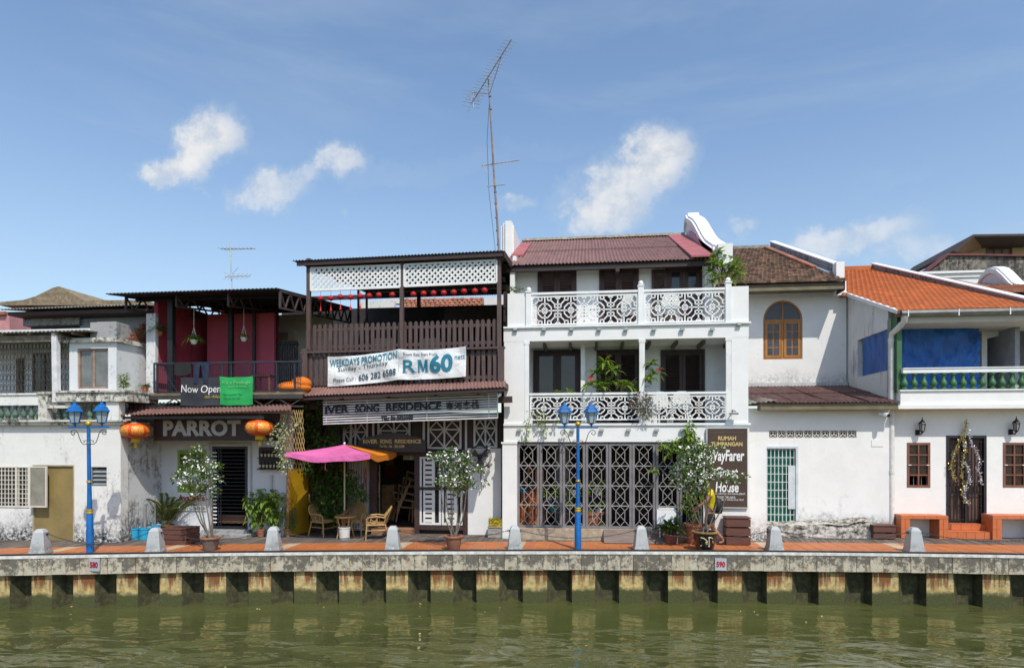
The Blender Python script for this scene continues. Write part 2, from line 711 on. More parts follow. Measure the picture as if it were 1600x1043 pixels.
BRICK = M('red_brick', (.27, .10, .055), .9, .25, 8, bump=.4, isl=.4)
MORT = M('mortar', (.26, .21, .17), .95, .3, 8)
CLAYP = M('terracotta_pot', (.40, .155, .085), .75, .2, 7, bump=.15)
BENCHT = M('orange_bench_tile', (.60, .17, .06), .5, .14, 5, isl=.15)
TILE = M('orange_floor_tile', (.50, .155, .042), .55, .16, 2.3, dirt=(.34, .14, .08), dirtamt=.5)
BEIGE = M('beige_floor_strip', (.48, .37, .24), .7, .15, 4)
BOARDS = M('grey_deck_boards', (.20, .165, .14), .85, .3, 3, isl=.5, dirt=(.09, .07, .06), dirtamt=.5)
BLUEP = M('blue_lamp_paint', (.007, .125, .40), .42, .2, 6, dirt=(.03, .05, .10), dirtamt=.6, lo=.5, hi=.7)
GOLD = M('gold_paint', (.55, .38, .06), .35, .2, 8, metal=.4)
FROST = M('frosted_lamp_glass', (.40, .46, .44), .25, .12, 9)
WOODO = M('orange_wood_frame', (.38, .165, .045), .5, .2, 5, stretch=(4, 4, .7))
WOODR = M('red_wood_frame', (.20, .085, .055), .5, .2, 5)
GREENP = M('green_baluster_paint', (.052, .15, .062), .5, .2, 5)
GREENO = M('faded_green_baluster', (.11, .20, .14), .8, .35, 5, dirt=(.08, .08, .06), dirtamt=.6)
MUSTARD = M('mustard_door_paint', (.27, .20, .075), .6, .12, 2, dirt=(.17, .13, .06), dirtamt=.35)
YELLOWD = M('yellow_panel_paint', (.38, .225, .012), .45, .14, 3)
BLUET = M('blue_tarpaulin', (.010, .105, .40), .42, .3, 3, bump=1., bscale=2.2, stretch=(1.6, 1.6, .55))
MATS['blue_tarpaulin'].node_tree.nodes['Bump'].inputs['Distance'].default_value = .11
GLASSD = glass('dark_pane')
GLASSG = glass('grey_pane', (.12, .125, .125), .15)
RED = M('red_cloth', (.55, .02, .012), .6, .15, 5)
REDP = M('red_paint', (.42, .012, .016), .6, .1, 4)
INK = M('dark_ink', (.018, .02, .03), .7, .1)
TEAL = M('teal_ink', (.02, .20, .30), .7, .1)
CREAM = M('cream_ink', (.62, .47, .19), .6, .1)
WHITEI = M('white_ink', (.82, .82, .80), .6, .05)
BANNERW = M('white_banner_cloth', (.74, .75, .75), .8, .06, bump=.8, bscale=3.5)
MATS['white_banner_cloth'].node_tree.nodes['Bump'].inputs['Distance'].default_value = .06
SIGNB = M('brown_sign_board', (.072, .044, .032), .5, .12, 3)
SOIL = M('dark_soil', (.06, .045, .03), .95, .3, 12)
BARK = M('grey_bark', (.17, .14, .11), .9, .3, 14)
RATTAN = M('rattan_cane', (.46, .29, .11), .55, .25, 14, isl=.2)
LEAF_D = foliage('ivy_leaf', (.03, .08, .018), (.13, .24, .05))
LEAF_M = foliage('tree_leaf', (.05, .10, .02), (.18, .27, .06), .45, .32)
LEAF_L = foliage('light_leaf', (.10, .19, .022), (.27, .38, .055), .45, .35)
LEAF_V = foliage('variegated_leaf', (.16, .24, .09), (.66, .68, .46))
LEAF_P = foliage('palm_leaf', (.04, .075, .02), (.15, .19, .05))
FLOWER = M('white_petal', (.84, .83, .80), .7, .05)
FLOWERP = M('pink_petal', (.62, .06, .10), .7, .2)
FLOWERL = M('lilac_petal', (.45, .3, .5), .7, .2)
SKIN = M('skin', (.34, .17, .10), .55, .12, 8)
CRATE = M('brown_crate_wood', (.135, .06, .045), .6, .2, 5, stretch=(1, 1, 4), isl=.25)
# ================================================================ SETTING
import numpy as np


def fit(pts, dy=0.):
    P = [G(a, b) for a, b in pts]
    k = np.polyfit([p.x for p in P], [p.y for p in P], 2)
    xa, xb = P[0].x-.6, P[-1].x+.6

    def fn(x):
        xx = min(max(x, xa), xb)
        y = k[0]*xx*xx+k[1]*xx+k[2]
        return y+(2*k[0]*xx+k[1])*(x-xx)+dy
    return fn


qy = fit([(0, 869.7), (265, 866), (530, 863), (800, 861.8), (1060, 862.5), (1330, 865), (1600, 868)])
ty = fit([(0, 856), (100, 854.8), (265, 850.5), (530, 847.5), (900, 845.8), (1200, 846.5), (1500, 849.7), (1600, 851)])
WZ = -1.17


def qslope(x):
    return math.atan((qy(x+.3)-qy(x-.3))/.6)


XA, XB = -19.5, 16.5
# ---- water
def water():
    m, b, p = newmat('murky_river_water')
    pos = b.pos()
    n0 = b.noise(pos, .5, 4)
    b.put(p.inputs['Base Color'], b.mix(b.step(n0, .3, .7), (.066, .074, .023), (.084, .090, .031)))
    p.inputs['Roughness'].default_value = .03
    p.inputs['IOR'].default_value = 1.42
    p.inputs['Specular IOR Level'].default_value = .5
    h1 = b.noise(b.scl(pos, .5, 1.0, 1), 1.0, 2, .4, .9)
    h2 = b.noise(b.scl(b.vmath('ADD', pos, (9, 4, 0)), .62, 1.25, 1), 1.6, 2, .45, 1.0)
    h3 = b.noise(b.scl(pos, 3.0, 6.0, 1), 1.5, 3, .5, .4)
    reg = b.step(b.noise(pos, .28, 2), .35, .65, .35, 1.)
    h = b.math('ADD', b.math('MULTIPLY', h1, 1.4), b.math('MULTIPLY', h2, .7))
    h = b.math('ADD', h, b.math('MULTIPLY', h3, .03))
    h = b.math('MULTIPLY', h, reg)
    h = b.math('MULTIPLY', h, b.step(b.sep(pos)[1], -9.5, -3.6, 1.25, .30))
    bn = m.node_tree.nodes.new('ShaderNodeBump')
    bn.inputs['Strength'].default_value = 1.
    bn.inputs['Distance'].default_value = .26
    b.put(bn.inputs['Height'], h)
    b.put(p.inputs['Normal'], bn.outputs[0])
    mb = MB()
    xs = [-400, -60]+[XA+i*(XB-XA)/24 for i in range(25)]+[60, 400]
    n = len(xs)
    vs = [(x, -300, WZ) for x in xs]+[(x, qy(x)+.9, WZ) for x in xs]
    mb.add(vs, [(i, i+1, i+1+n, i+n) for i in range(n-1)])
    struct(mb.obj('river_water', m))


water()
# ---- ground behind the quay
gm = M('packed_ground', (.20, .17, .14), .95, .25, .6)
mb = MB()
xs = [-900]+[XA+i*(XB-XA)/24 for i in range(25)]+[900]
poly = [(x, qy(x)+.5) for x in xs]+[(900, 2500), (-900, 2500)]
mb.prism_z(poly, -2.2, -.06)
struct(mb.obj('ground', gm))
# ---- quay wall
CONC = None
def concrete():
    m, b, p = newmat('stained_quay_concrete')
    oi = m.node_tree.nodes.new('ShaderNodeObjectInfo')
    rnd = oi.outputs['Random']
    pos = b.vmath('ADD', b.pos(), b.comb(b.math('MULTIPLY', rnd, 37.), 0., b.math('MULTIPLY', rnd, 11.)))
    c = b.mix(b.noise(pos, 6, 4), (.43, .385, .295), (.55, .50, .40))
    c = b.mix(b.math('MULTIPLY', b.step(b.noise(b.scl(pos, 9, 9, 2), 1, 5, .6), .48, .7), .7), c, (.40, .29, .15))
    zz = b.math('DIVIDE', b.math('ADD', b.sep(b.pos())[2], .23), .36)
    k = b.step(b.math('ADD', b.math('ADD', b.noise(pos, 6.5, 9, .76), b.math('MULTIPLY', zz, .13)), b.math('MULTIPLY', b.math('SUBTRACT', rnd, .5), .10)), .42, .56)
    c = b.mix(b.math('MULTIPLY', k, .9), c, b.mix(b.noise(pos, 30, 4), (.035, .032, .028), (.15, .135, .11)))
    k2 = b.step(b.noise(b.scl(pos, 8, 8, 1.3), 1.3, 6, .7), .55, .72)
    c = b.mix(b.math('MULTIPLY', k2, .6), c, (.10, .085, .065))
    b.put(p.inputs['Base Color'], c)
    p.inputs['Roughness'].default_value = .9
    bn = m.node_tree.nodes.new('ShaderNodeBump')
    bn.inputs['Strength'].default_value = .6
    bn.inputs['Distance'].default_value = .012
    b.put(bn.inputs['Height'], b.noise(pos, 18, 6, .7))
    b.put(p.inputs['Normal'], bn.outputs[0])
    return m


def pile_mat():
    m, b, p = newmat('rust_stained_pile')
    oi = m.node_tree.nodes.new('ShaderNodeObjectInfo')
    rnd = oi.outputs['Random']
    raw = b.pos()
    pos = b.vmath('ADD', raw, b.comb(b.math('MULTIPLY', rnd, 53.), 0., 0.))
    z = b.sep(raw)[2]
    zz = b.math('ADD', z, b.math('MULTIPLY', b.math('SUBTRACT', b.noise(pos, 5, 4), .5), .16))
    c = b.mix(b.noise(pos, 7, 5), (.42, .33, .15), (.58, .46, .22))
    band = b.math('MULTIPLY', b.step(zz, -.86, -.78), b.step(zz, -.7, -.78))
    c = b.mix(b.math('MULTIPLY', band, .8), c, (.60, .44, .16))
    rs = b.noise(b.scl(pos, 11, 4, 1.1), 1., 5, .6)
    rm = b.math('MULTIPLY', b.step(rs, .40, .52), b.step(b.math('ADD', zz, b.math('MULTIPLY', b.math('SUBTRACT', rs, .5), .9)), -.84, -.52))
    c = b.mix(b.math('MULTIPLY', rm, .95), c, (.20, .062, .018))
    gr = b.step(b.noise(pos, 8, 6, .7), .44, .62)
    c = b.mix(b.math('MULTIPLY', gr, .55), c, (.12, .10, .05))
    moss = b.step(b.math('ADD', zz, b.math('MULTIPLY', b.math('SUBTRACT', b.noise(pos, 3, 3), .5), .2)), -.80, -.92)
    c = b.mix(moss, c, b.mix(b.noise(pos, 20, 5, .7), (.028, .034, .010), (.10, .105, .032)))
    b.put(p.inputs['Base Color'], c)
    p.inputs['Roughness'].default_value = .9
    bn = m.node_tree.nodes.new('ShaderNodeBump')
    bn.inputs['Strength'].default_value = .7
    bn.inputs['Distance'].default_value = .02
    b.put(bn.inputs['Height'], b.noise(pos, 22, 6, .7))
    b.put(p.inputs['Normal'], bn.outputs[0])
    return m


CONC, PILE = concrete(), pile_mat()
PILED = M('dark_pile_side', (.085, .08, .036), .85, .45, 6, dirt=(.035, .035, .018), dirtamt=.7, bump=.5)  # darker olive for pile flanks, recesses and the beam behind the panels
quay = T('quay_wall', 'stained concrete quay wall on rusty sheet piles above the green river', 'quay wall', (0, qy(0), 0))
mb = MB()
xs = [XA+i*.4 for i in range(int((XB-XA)/.4)+1)]
for a, c in zip(xs, xs[1:]):
    mb.prism_z([(a, qy(a)+.10), (c, qy(c)+.10), (c, qy(c)+.62), (a, qy(a)+.62)], -.40, -.055)
mb.obj('capping_beam', PILED, quay)
mb = MB()
for a, c in zip(xs, xs[1:]):
    mb.prism_z([(a, qy(a)-.012), (c-.004, qy(c)-.012), (c-.004, qy(c)+.045), (a, qy(a)+.045)], -.045, .012)
mb.obj('white_nosing', M('nosing_paint', (.74, .73, .69), .8, .12, 4, dirt=(.2, .18, .15), dirtamt=.4), quay)
mb = MB()
for a, c in zip(xs, xs[1:]):
    mb.prism_z([(a, qy(a)+.045), (c, qy(c)+.045), (c, qy(c)+.10), (a, qy(a)+.10)], -.05, .048)
mb.obj('black_edge_strip', BLACK, quay)
pw = .292
me = MB().box(-pw/2+.004, pw/2-.004, 0, .10, -.405, -.045).mesh('panel', CONC)
i = 0
x = XA
while x < XB:
    s_ = qslope(x)
    k = 1+random.uniform(-.0, .0)
    inst('panel', me, quay, (x, qy(x)+random.uniform(-.007, .007), random.uniform(-.004, .004)), (random.uniform(-.01, .01), random.uniform(-.006, .006), s_))
    x += pw*math.cos(s_)
ledges = [-95, -25, 46, 113, 182, 250, 320, 389, 460, 530, 603, 672, 743, 815, 891, 964, 1040, 1117, 1193, 1273, 1356, 1440, 1527, 1614, 1705]
px_x = []
for px in ledges:
    g = G(px, 915, -.8)
    px_x.append(U(px, 915, qy(g.x)+.2).x)
pv = [(0, .26), (.04, 0), (.53, 0), (.72, .26), (1.0, .26), (1.0, .32), (.69, .32), (.50, .06), (.08, .06), (.03, .32)]
mb = MB()
n = len(pv)
vs = [(a, b_, -2.) for a, b_ in pv]+[(a, b_, -.405) for a, b_ in pv]
mb.add(vs, [list(range(n))[::-1], list(range(n, 2*n))])
for i in range(n):
    mb.k = 0 if i == 1 else 1
    mb.add([], [])
    mb.f.append([i, (i+1) % n, (i+1) % n+n, i+n])
    mb.m.append(mb.k)
me = mb.mesh('sheet_pile', [PILE, PILED])
for a, c in zip(px_x, px_x[1:]):
    s_ = qslope(a)
    inst('sheet_pile', me, quay, (a, qy(a)+.09, 0), (0, 0, s_), ((c-a)/math.cos(s_), 1, 1))
# ---- number plates on the quay
PLATE = M('grey_plate', (.42, .45, .50), .5, .1)
for px, py, s_, pl in ((139, 884, '580', 'below the blue lamp post on the far left'), (1126, 881, '590', 'below the dragon pot tree')):
    w = U(px, py, qy(U(px, py, -3).x))
    y = qy(w.x)-.022
    t = T('number_plate', 'grey plate with red %s %s' % (s_, pl), 'number sign', (w.x, y, w.z))
    MB().box(w.x-.125, w.x+.125, y-.012, y+.016, w.z-.135, w.z+.135).obj('plate', PLATE, t)
    text(s_, w.x-.095, w.x+.095, w.z-.06, w.z+.07, y-.016, M('red_numerals', (.42, .01, .02), .6), t, 'numeral', bold=.03)
# ---- promenade: base, orange tiles, beige strips, boards
prom = struct(bpy.data.objects.new('promenade', MB().box(0, .01, 0, .01, -.3, -.29).mesh('promenade', gm)))
COL.objects.link(prom)
mb = MB()
for a, c in zip(xs, xs[1:]):
    mb.prism_z([(a, qy(a)+.126), (c, qy(c)+.126), (c, ty(c)), (a, ty(a))], -.055, -.006)
mb.obj('tile_bed', M('tile_grout', (.50, .40, .30), .9, .2, 6), prom)
BOLL_PX = [(-122, 870), (48, 868), (234, 864.5), (422, 862), (610, 861), (803, 860), (1002, 860), (1214, 862), (1436, 864.5), (1690, 868)]
boll = []
for px, py in BOLL_PX:
    g = G(px, py)
    boll.append(Vector((g.x, qy(g.x)+.34, 0)))
strip = []
SX = [p.x for p in boll]
mb = MB()
for sx in SX:
    mb.prism_z([(sx-.15, qy(sx-.15)+.13), (sx+.15, qy(sx+.15)+.13), (sx+.15, ty(sx+.15)), (sx-.15, ty(sx-.15))], -.006, .003)
mb.obj('beige_strip', BEIGE, prom)
TW = .298
tme = MB().box(-.5, .5, -.5, .5, -.03, 0).mesh('tile', TILE)
left = MB()
nt = 0
for a, c in zip(SX, SX[1:]):
    n = max(1, round((c-a-.3)/TW))
    w = (c-a-.3)/n
    for j in range(n):
        x = a+.15+w*(j+.5)
        y0, y1 = qy(x)+.13, ty(x)
        sl = math.atan((y0-(qy(x-.2)+.13))/.2)
        rows = 5
        for r in range(rows):
            d = (y1-y0)/rows
            yc = y0+d*(r+.5)
            h = random.uniform(-.002, .003)
            if r < 3 and XA+3 < x < XB-3 and nt < 300:
                inst('tile', tme, prom, (x, yc, .003+h), (random.uniform(-.003, .003), 0, sl), (w-.012, d-.012, 1))
                nt += 1
            else:
                e0, e1 = math.tan(sl)*(-w/2+.006), math.tan(sl)*(w/2-.006)
                left.prism_z([(x-w/2+.006, yc-d/2+.006+e0), (x+w/2-.006, yc-d/2+.006+e1), (x+w/2-.006, yc+d/2-.006+e1), (x-w/2+.006, yc+d/2-.006+e0)], -.03, .003+h)
left.obj('far_tiles', TILE, prom, kind='stuff')
mb = MB()
x = XA
while x < XB:
    y0 = ty(x)+.012
    lean = .5 if x > 3.6 else .0
    mb.prism_z([(x+.006, y0), (x+.134, y0), (x+.134+lean, y0+3.4), (x+.006+lean, y0+3.4)], -.05, random.uniform(-.008, .0))
    x += .14
mb.obj('deck_boards', BOARDS, prom, kind='stuff')
# ---- bollards
bl = T('bollard', 'white stone bollard by the quay edge', 'bollard', (0, 0, 0), 'white bollards along the quay')
pr = [(.175, 0), (.175, .03), (.155, .1), (.108, .49), (.062, .56)]
mb = MB()
q = math.sqrt(2)
mb.lathe([(r*q, z) for r, z in pr], n=4, rot=math.pi/4)
bo = mb.obj('post', BOLL, bl)
bv = bo.modifiers.new('bevel', 'BEVEL')
bv.width = .012
bv.segments = 2
bv.limit_method = 'ANGLE'
bv.angle_limit = math.radians(20)
mb = MB()
for s_ in (-1, 1):
    mb.tube([(s_*.10, 0, .44), (s_*.145, 0, .44)], .02, 8)
    mb.tube([(s_*.15+.025*math.cos(t), 0, .44+.025*math.sin(t)) for t in [i*.7854 for i in range(8)]], .007, 5, closed=True)
mb.obj('chain_ring', BLACK, bl)
blab = ['white stone bollard beyond the left end of the quay', 'white bollard in front of the mustard board door', 'white bollard beside the light blue buckets',
        'white bollard in front of the yellow panel door', 'white bollard in front of the rattan chair on the right', 'white bollard in front of the gilt box and the white pier',
        'grey white bollard in front of the right end of the folding gate', 'grey bollard in front of the green barred door', 'grey bollard in front of the left orange tiled bench', 'bollard beyond the right end of the quay']
for i, p in enumerate(boll):
    if i == 0:
        bl.location = p
        bl.rotation_euler.z = qslope(p.x)
        bl['label'] = blab[0]
    else:
        copy_tree(bl, p, qslope(p.x)+random.uniform(-.06, .06), blab[i])
# ---- chains
clab = ['black chain hanging between the two leftmost bollards', 'black chain hanging across the foot of the far left lamp post', 'dark chain passing the wooden crate and the clay pot with white blossoms',
        'dark chain hanging in front of the rattan chairs', 'dark chain passing behind the tall clay pot of white flowers', 'dark chain hanging in front of the grey folding gate', 'dark chain passing behind the dragon pot',
        'dark chain hanging in front of the mouldy rock ledge', 'dark chain hanging in front of the orange steps']
CHAINM = M('chain_iron', (.045, .04, .038), .5, .3, 9, metal=.3)
for i, (a, c) in enumerate(zip(boll, boll[1:])):
    L = (c-a)
    d = L.normalized()
    p, q2 = a+d*.17+Vector((0, 0, .44)), c-d*.17+Vector((0, 0, .44))
    sag = .17 if i not in (1,) else .24
    mb = MB()
    n = int((q2-p).length/.042)
    for k in range(n):
        def cat(t):
            return p.lerp(q2, t)-Zv*sag*(1-(2*t-1)**2)
        A, B = cat((k+.02)/n), cat((k+.98)/n)
        ax = (B-A)
        l = ax.length/2*1.22
        ax.normalize()
        c0 = (A+B)/2
        s1 = ax.cross(Zv).normalized()
        s2 = s1.cross(ax)
        sd = s1 if k % 2 else s2
        mb.tube([c0+ax*l*math.cos(t)+sd*.013*math.sin(t) for t in [j*math.pi/4 for j in range(8)]], .0052, 4, closed=True)
    o = mb.obj('chain', CHAINM, origin=p)
    tag(o, clab[i], 'chain', 'chains between the bollards')
# ---- floating leaves and litter on the water
mb = MB()
for px, py in ((112, 948), (128, 947), (755, 955), (1137, 955), (1160, 955), (1181, 955), (1188, 960), (1278, 962), (1264, 971), (1510, 958), (912, 1007), (783, 948), (590, 938), (655, 943), (402, 952), (650, 990), (1280, 983), (355, 1040), (505, 948), (1010, 985)):
    g = G(px, py, WZ)
    for k in range(random.choice((1, 1, 2))):
        t = random.uniform(0, 6.3)
        mb.leaf2(g+Vector((random.uniform(-.05, .05), random.uniform(-.05, .05), .006)), (math.cos(t), math.sin(t), .03), random.uniform(.035, .075), .03, .0)
tag(mb.obj('floating_leaves', M('yellow_dead_leaf', (.5, .45, .17), .7, .3, isl=.4), kind='stuff'), 'scattered yellow leaves drifting on the green water', 'leaves')

# ================================================================ STREET LAMPS
def lamp_post():
    t = T('street_lamp', 'blue lamp post', 'street lamp', (0, 0, 0), 'blue twin lantern lamp posts')
    H = 2.83
    mb = MB().lathe([(.078, 0), (.078, .5), (.07, .54), (.068, .86), (.06, .88)], n=10)
    mb.lathe([(.055, .88), (.042, 1.6), (.037, H-.02)], n=12)
    mb.obj('pole', BLUEP, t, smooth=True)
    mb = MB()
    for z, r, h in ((.88, .07, .1), (1.58, .054, .045), (H-.36, .046, .02)):
        mb.lathe([(r, z), (r*1.08, z+h*.25), (r*.93, z+h*.5), (r*1.08, z+h*.75), (r, z+h)], n=12)
    mb.obj('gold_band', GOLD, t, smooth=True)
    MB().bar((-.47, 0, H), (.47, 0, H), .03, .035).obj('crossbar', BLUEP, t)
    MB().ball((0, 0, H+.085), .062, n=14, k=9).lathe([(.03, 0), (.02, .03)], (0, 0, H+.015)).obj('finial_ball', GOLD, t, smooth='all')
    for s_ in (-1, 1):
        mb = MB()
        c = [(.05, H-.38), (.11, H-.385), (.17, H-.34), (.21, H-.24), (.24, H-.14), (.29, H-.07), (.345, H-.05), (.395, H-.08), (.405, H-.13), (.37, H-.17), (.325, H-.155), (.315, H-.12), (.34, H-.105)]
        mb.tube([(s_*a, 0, b_) for a, b_ in c], .009, 5)
        c = [(.05, H-.30), (.09, H-.295), (.115, H-.31), (.11, H-.335), (.09, H-.33)]
        mb.tube([(s_*a, 0, b_) for a, b_ in c], .008, 5)
        mb.obj('scroll', DKMETAL, t)
    for s_ in (-1, 1):
        z0 = H+.02
        cx = s_*.31
        mb = MB().lathe([(.022, 0), (.022, .05), (.05, .06), (.085, .09)], (cx, 0, z0), 8)
        mb.lathe([(.185, .335), (.175, .36), (.14, .40), (.135, .42), (.085, .475), (.045, .50), (.03, .52), (.018, .56), (.01, .585)], (cx, 0, z0), 6)
        for j in range(6):
            a = j*math.pi/3
            mb.bar((cx+.085*math.cos(a), .085*math.sin(a), z0+.08), (cx+.15*math.cos(a), .15*math.sin(a), z0+.345), .014)
        la = mb.obj('lantern', BLUEP, t)
        MB().lathe([(.076, .085), (.137, .336)], (cx, 0, z0), 6).obj('glass_shade', FROST, la)
    return t


lp = lamp_post()
g = G(141, 862.5)
lp.location = (g.x, g.y, 0)
lp.rotation_euler = (0, math.radians(-.8), .1)
lp['label'] = 'blue twin lamp post on the far left above the 580 plate'
g = G(903, 858)
copy_tree(lp, (g.x, g.y, 0), .06, 'blue twin lamp post in front of the grey folding gate').rotation_euler = (0, 0, .06)
# ================================================================ building helpers
def corr(mb, a, b, c, d, pitch=.095, amp=.016, th=.008, nv=1, q=4):
    """corrugated sheet between front-left, front-right, back-right, back-left"""
    a, b, c, d = map(Vector, (a, b, c, d))
    n = (b-a).cross(d-a).normalized()
    if n.z < 0:
        n = -n
    nw = max(2, round((b-a).length/pitch))

    def fn(u, v):
        p = a.lerp(b, u).lerp(d.lerp(c, u), v)
        return p+n*amp*math.sin(2*math.pi*nw*u)
    mb.sheet(fn, nw*q, nv, -n*th)
    return mb


def tiles(mb, a, b, c, d, tw, tl, h=.03, jit=.006, lift=.03, keep=None):
    a, b, c, d = map(Vector, (a, b, c, d))
    n = (b-a).cross(d-a).normalized()
    if n.z < 0:
        n = -n
    nr = max(1, round(((d-a).length+(c-b).length)/2/tl))
    for r in range(nr):
        L0, L1 = a.lerp(d, r/nr), a.lerp(d, (r+1.12)/nr)
        R0, R1 = b.lerp(c, r/nr), b.lerp(c, (r+1.12)/nr)
        nc = max(1, round((R0-L0).length/tw))
        off = .5 if r % 2 else 0
        for k in range(nc+(1 if off else 0)):
            u0, u1 = max(0, (k-off)/nc), min(1, (k+1-off)/nc)
            if u1-u0 < .02 or (keep and not keep((u0+u1)/2, r/nr)):
                continue
            j = n*random.uniform(-jit, jit)
            us = [u0, u0+(u1-u0)*.22, u0+(u1-u0)*.78, u1]
            hs = [0, h, h, 0]
            fr = [L0.lerp(R0, u)+n*(lift+e)+j for u, e in zip(us, hs)]
            ba = [L1.lerp(R1, u)+n*(.004+e)+j for u, e in zip(us, hs)]
            lo = [L0.lerp(R0, u) for u in (u0, u1)]
            mb.add(fr+ba+lo, [(0, 1, 5, 4), (1, 2, 6, 5), (2, 3, 7, 6), (8, 9, 3, 2, 1, 0)])
    return mb


def wall(mb, x0, x1, z0, z1, y0, y1, ops=()):
    """a wall in the facade plane with rectangular openings"""
    xs = sorted(set([x0, x1]+[min(max(v, x0), x1) for o in ops for v in o[:2]]))
    for a, b in zip(xs, xs[1:]):
        if b-a < 1e-4:
            continue
        m = (a+b)/2
        cuts = sorted([(max(o[2], z0), min(o[3], z1)) for o in ops if o[0] < m < o[1]])
        z = z0
        for c0, c1 in cuts:
            if c0-z > 1e-4:
                mb.box(a, b, y0, y1, z, c0)
            z = c1
        if z1-z > 1e-4:
            mb.box(a, b, y0, y1, z, z1)
    return mb


def frame(mb, x0, x1, z0, z1, y, dep, w, bottom=True):
    mb.box(x0, x0+w, y, y+dep, z0, z1)
    mb.box(x1-w, x1, y, y+dep, z0, z1)
    mb.box(x0+w, x1-w, y+.001, y+dep, z1-w, z1)
    if bottom:
        mb.box(x0+w, x1-w, y+.001, y+dep, z0, z0+w)
    return mb


def window(parent, r, y, fm, gm_, nx, nz, fw=.05, mw=.02, dep=.06, name='window', sill=None, skip=(), split=None):
    x0, x1, z0, z1 = r
    mb = frame(MB(), x0, x1, z0, z1, y, dep, fw)
    ix0, ix1, iz0, iz1 = x0+fw, x1-fw, z0+fw, z1-fw
    cw, ch = (ix1-ix0)/nx, (iz1-iz0)/nz
    for i in range(1, nx):
        w = mw if not split or i not in split else split[i]
        mb.box(ix0+i*cw-w/2, ix0+i*cw+w/2, y+.006, y+dep-.006, iz0, iz1)
    for j in range(1, nz):
        mb.box(ix0, ix1, y+.009, y+dep-.009, iz0+j*ch-mw/2, iz0+j*ch+mw/2)
    o = mb.obj(name, fm, parent)
    me = MB().box(-cw/2+.002, cw/2-.002, -.003, .003, -ch/2+.002, ch/2-.002).mesh('pane', gm_)
    for i in range(nx):
        for j in range(nz):
            if (i, j) in skip:
                continue
            inst('pane', me, o, (ix0+(i+.5)*cw, y+dep*.55, iz0+(j+.5)*ch), (random.uniform(-.012, .012), 0, random.uniform(-.012, .012)))
    if sill:
        MB().box(x0-.04, x1+.04, y-.05, y+.02, z0-.06, z0-.002).obj('sill', sill, o)
    return o


def louvre_leaf(parent, x0, x1, z0, z1, y, mat, name='shutter', n=None, rails=(.0,), fw=.055, dep=.04, slat_mat=None):
    """one louvred shutter or door leaf: stiles and rails, tilted slats as a sub-part"""
    mb = frame(MB(), x0, x1, z0, z1, y, dep, fw)
    hs = [z0+fw]
    for r in rails:
        if r > 0:
            zc = z0+(z1-z0)*r
            mb.box(x0+fw, x1-fw, y+.002, y+dep, zc-fw*.5, zc+fw*.5)
    o = mb.obj(name, mat, parent)
    mb = MB()
    n = n or int((z1-z0)/.065)
    for i in range(n):
        zc = z0+fw+(z1-z0-2*fw)*(i+.5)/n
        mb.bar((x0+fw, y+dep*.5, zc), (x1-fw, y+dep*.5, zc), .05, .010, up=(0, .75, .65))
    mb.obj('louvre_slats', slat_mat or mat, o)
    return o


def baluster_mesh(h, r, mat, n=10):
    pr = [(.9, 0), (.9, .08), (.55, .11), (.5, .16), (.85, .26), (1., .36), (.85, .48), (.5, .62), (.42, .70), (.5, .76), (.42, .80), (.55, .86), (.8, .9), (.8, 1.)]
    return MB().lathe([(a*r, z*h) for a, z in pr], n=n).mesh('baluster', mat, smooth=True)


def leafcloud(mb, c, rx, ry, rz, n, L, W, droop=.25, shell=.35, fn=None, up=.2):
    c = Vector(c)
    for _ in range(n):
        while True:
            p = Vector((random.uniform(-1, 1), random.uniform(-1, 1), random.uniform(-1, 1)))
            if shell < p.length < 1:
                break
        d = Vector((p.x, p.y, p.z+up))+Vector((random.gauss(0, .5), random.gauss(0, .5), random.gauss(0, .5)))
        s = random.uniform(.7, 1.25)
        (fn or mb.leaf2)(c+Vector((p.x*rx, p.y*ry, p.z*rz)), d, L*s, W*s, droop)
    return mb


def pot(mb, c, r, h, lip=.12, base=.68, n=16):
    return mb.lathe([(r*base, 0), (r*(base+.12), h*.3), (r*.95, h*.85), (r*.93, h*.86), (r*1.06, h*.87), (r*1.08, h), (r*.93, h), (r*.88, h*.9), (0, h*.88)], c, n)


# ================================================================ WEATHERED HOUSE (far left)
H = T('weathered_house', 'mould stained white house with a balustraded veranda and a peaked old tile roof', 'house', (-14, -2, 0))
YL = -2.0
rW = R(0, 728, 46, 792, YL)
rD = R(52, 727, 115, 846, YL)
rV = R(142, 729, 167, 759, YL)
x1 = U(190, 700, YL).x
xl = -19.0
zc = U(95, 664, YL).z
mb = wall(MB(), xl, x1, -.06, zc, YL, YL+.22, [(rW[0]-.35, rW[1], rW[2], rW[3]), (rD[0], rD[1], -.06, rD[3]), rV])
mb.obj('front_wall', OLDW, H)
MB().box(x1-.2, x1, YL+.222, YL+1.6, -.06, zc).obj('side_wall', plaster('old_side_wall', (.66, .67, .68), grime=.95, streak=1., foot=.9, foot_h=1.2, seed=22, dk=(.08, .075, .07)), H)
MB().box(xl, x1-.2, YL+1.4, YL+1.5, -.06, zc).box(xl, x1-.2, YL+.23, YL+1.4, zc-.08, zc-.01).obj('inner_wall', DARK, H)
# pier at the corner
MB().box(U(169, 700, YL).x, x1+.012, YL-.05, YL-.002, -.06, zc+.0).obj('corner_pier', OLDW, H)
# cornice and band under the balustrade
mb = MB()
zb0, zb1 = U(95, 672, YL).z, U(95, 659, YL).z
mb.box(xl, x1+.10, YL-.12, YL+.9, zc+.002, zb1)
mb.box(xl, x1+.14, YL-.17, YL+.3, zb1+.002, zb1+.05)
mb.obj('cornice', OLDC, H)
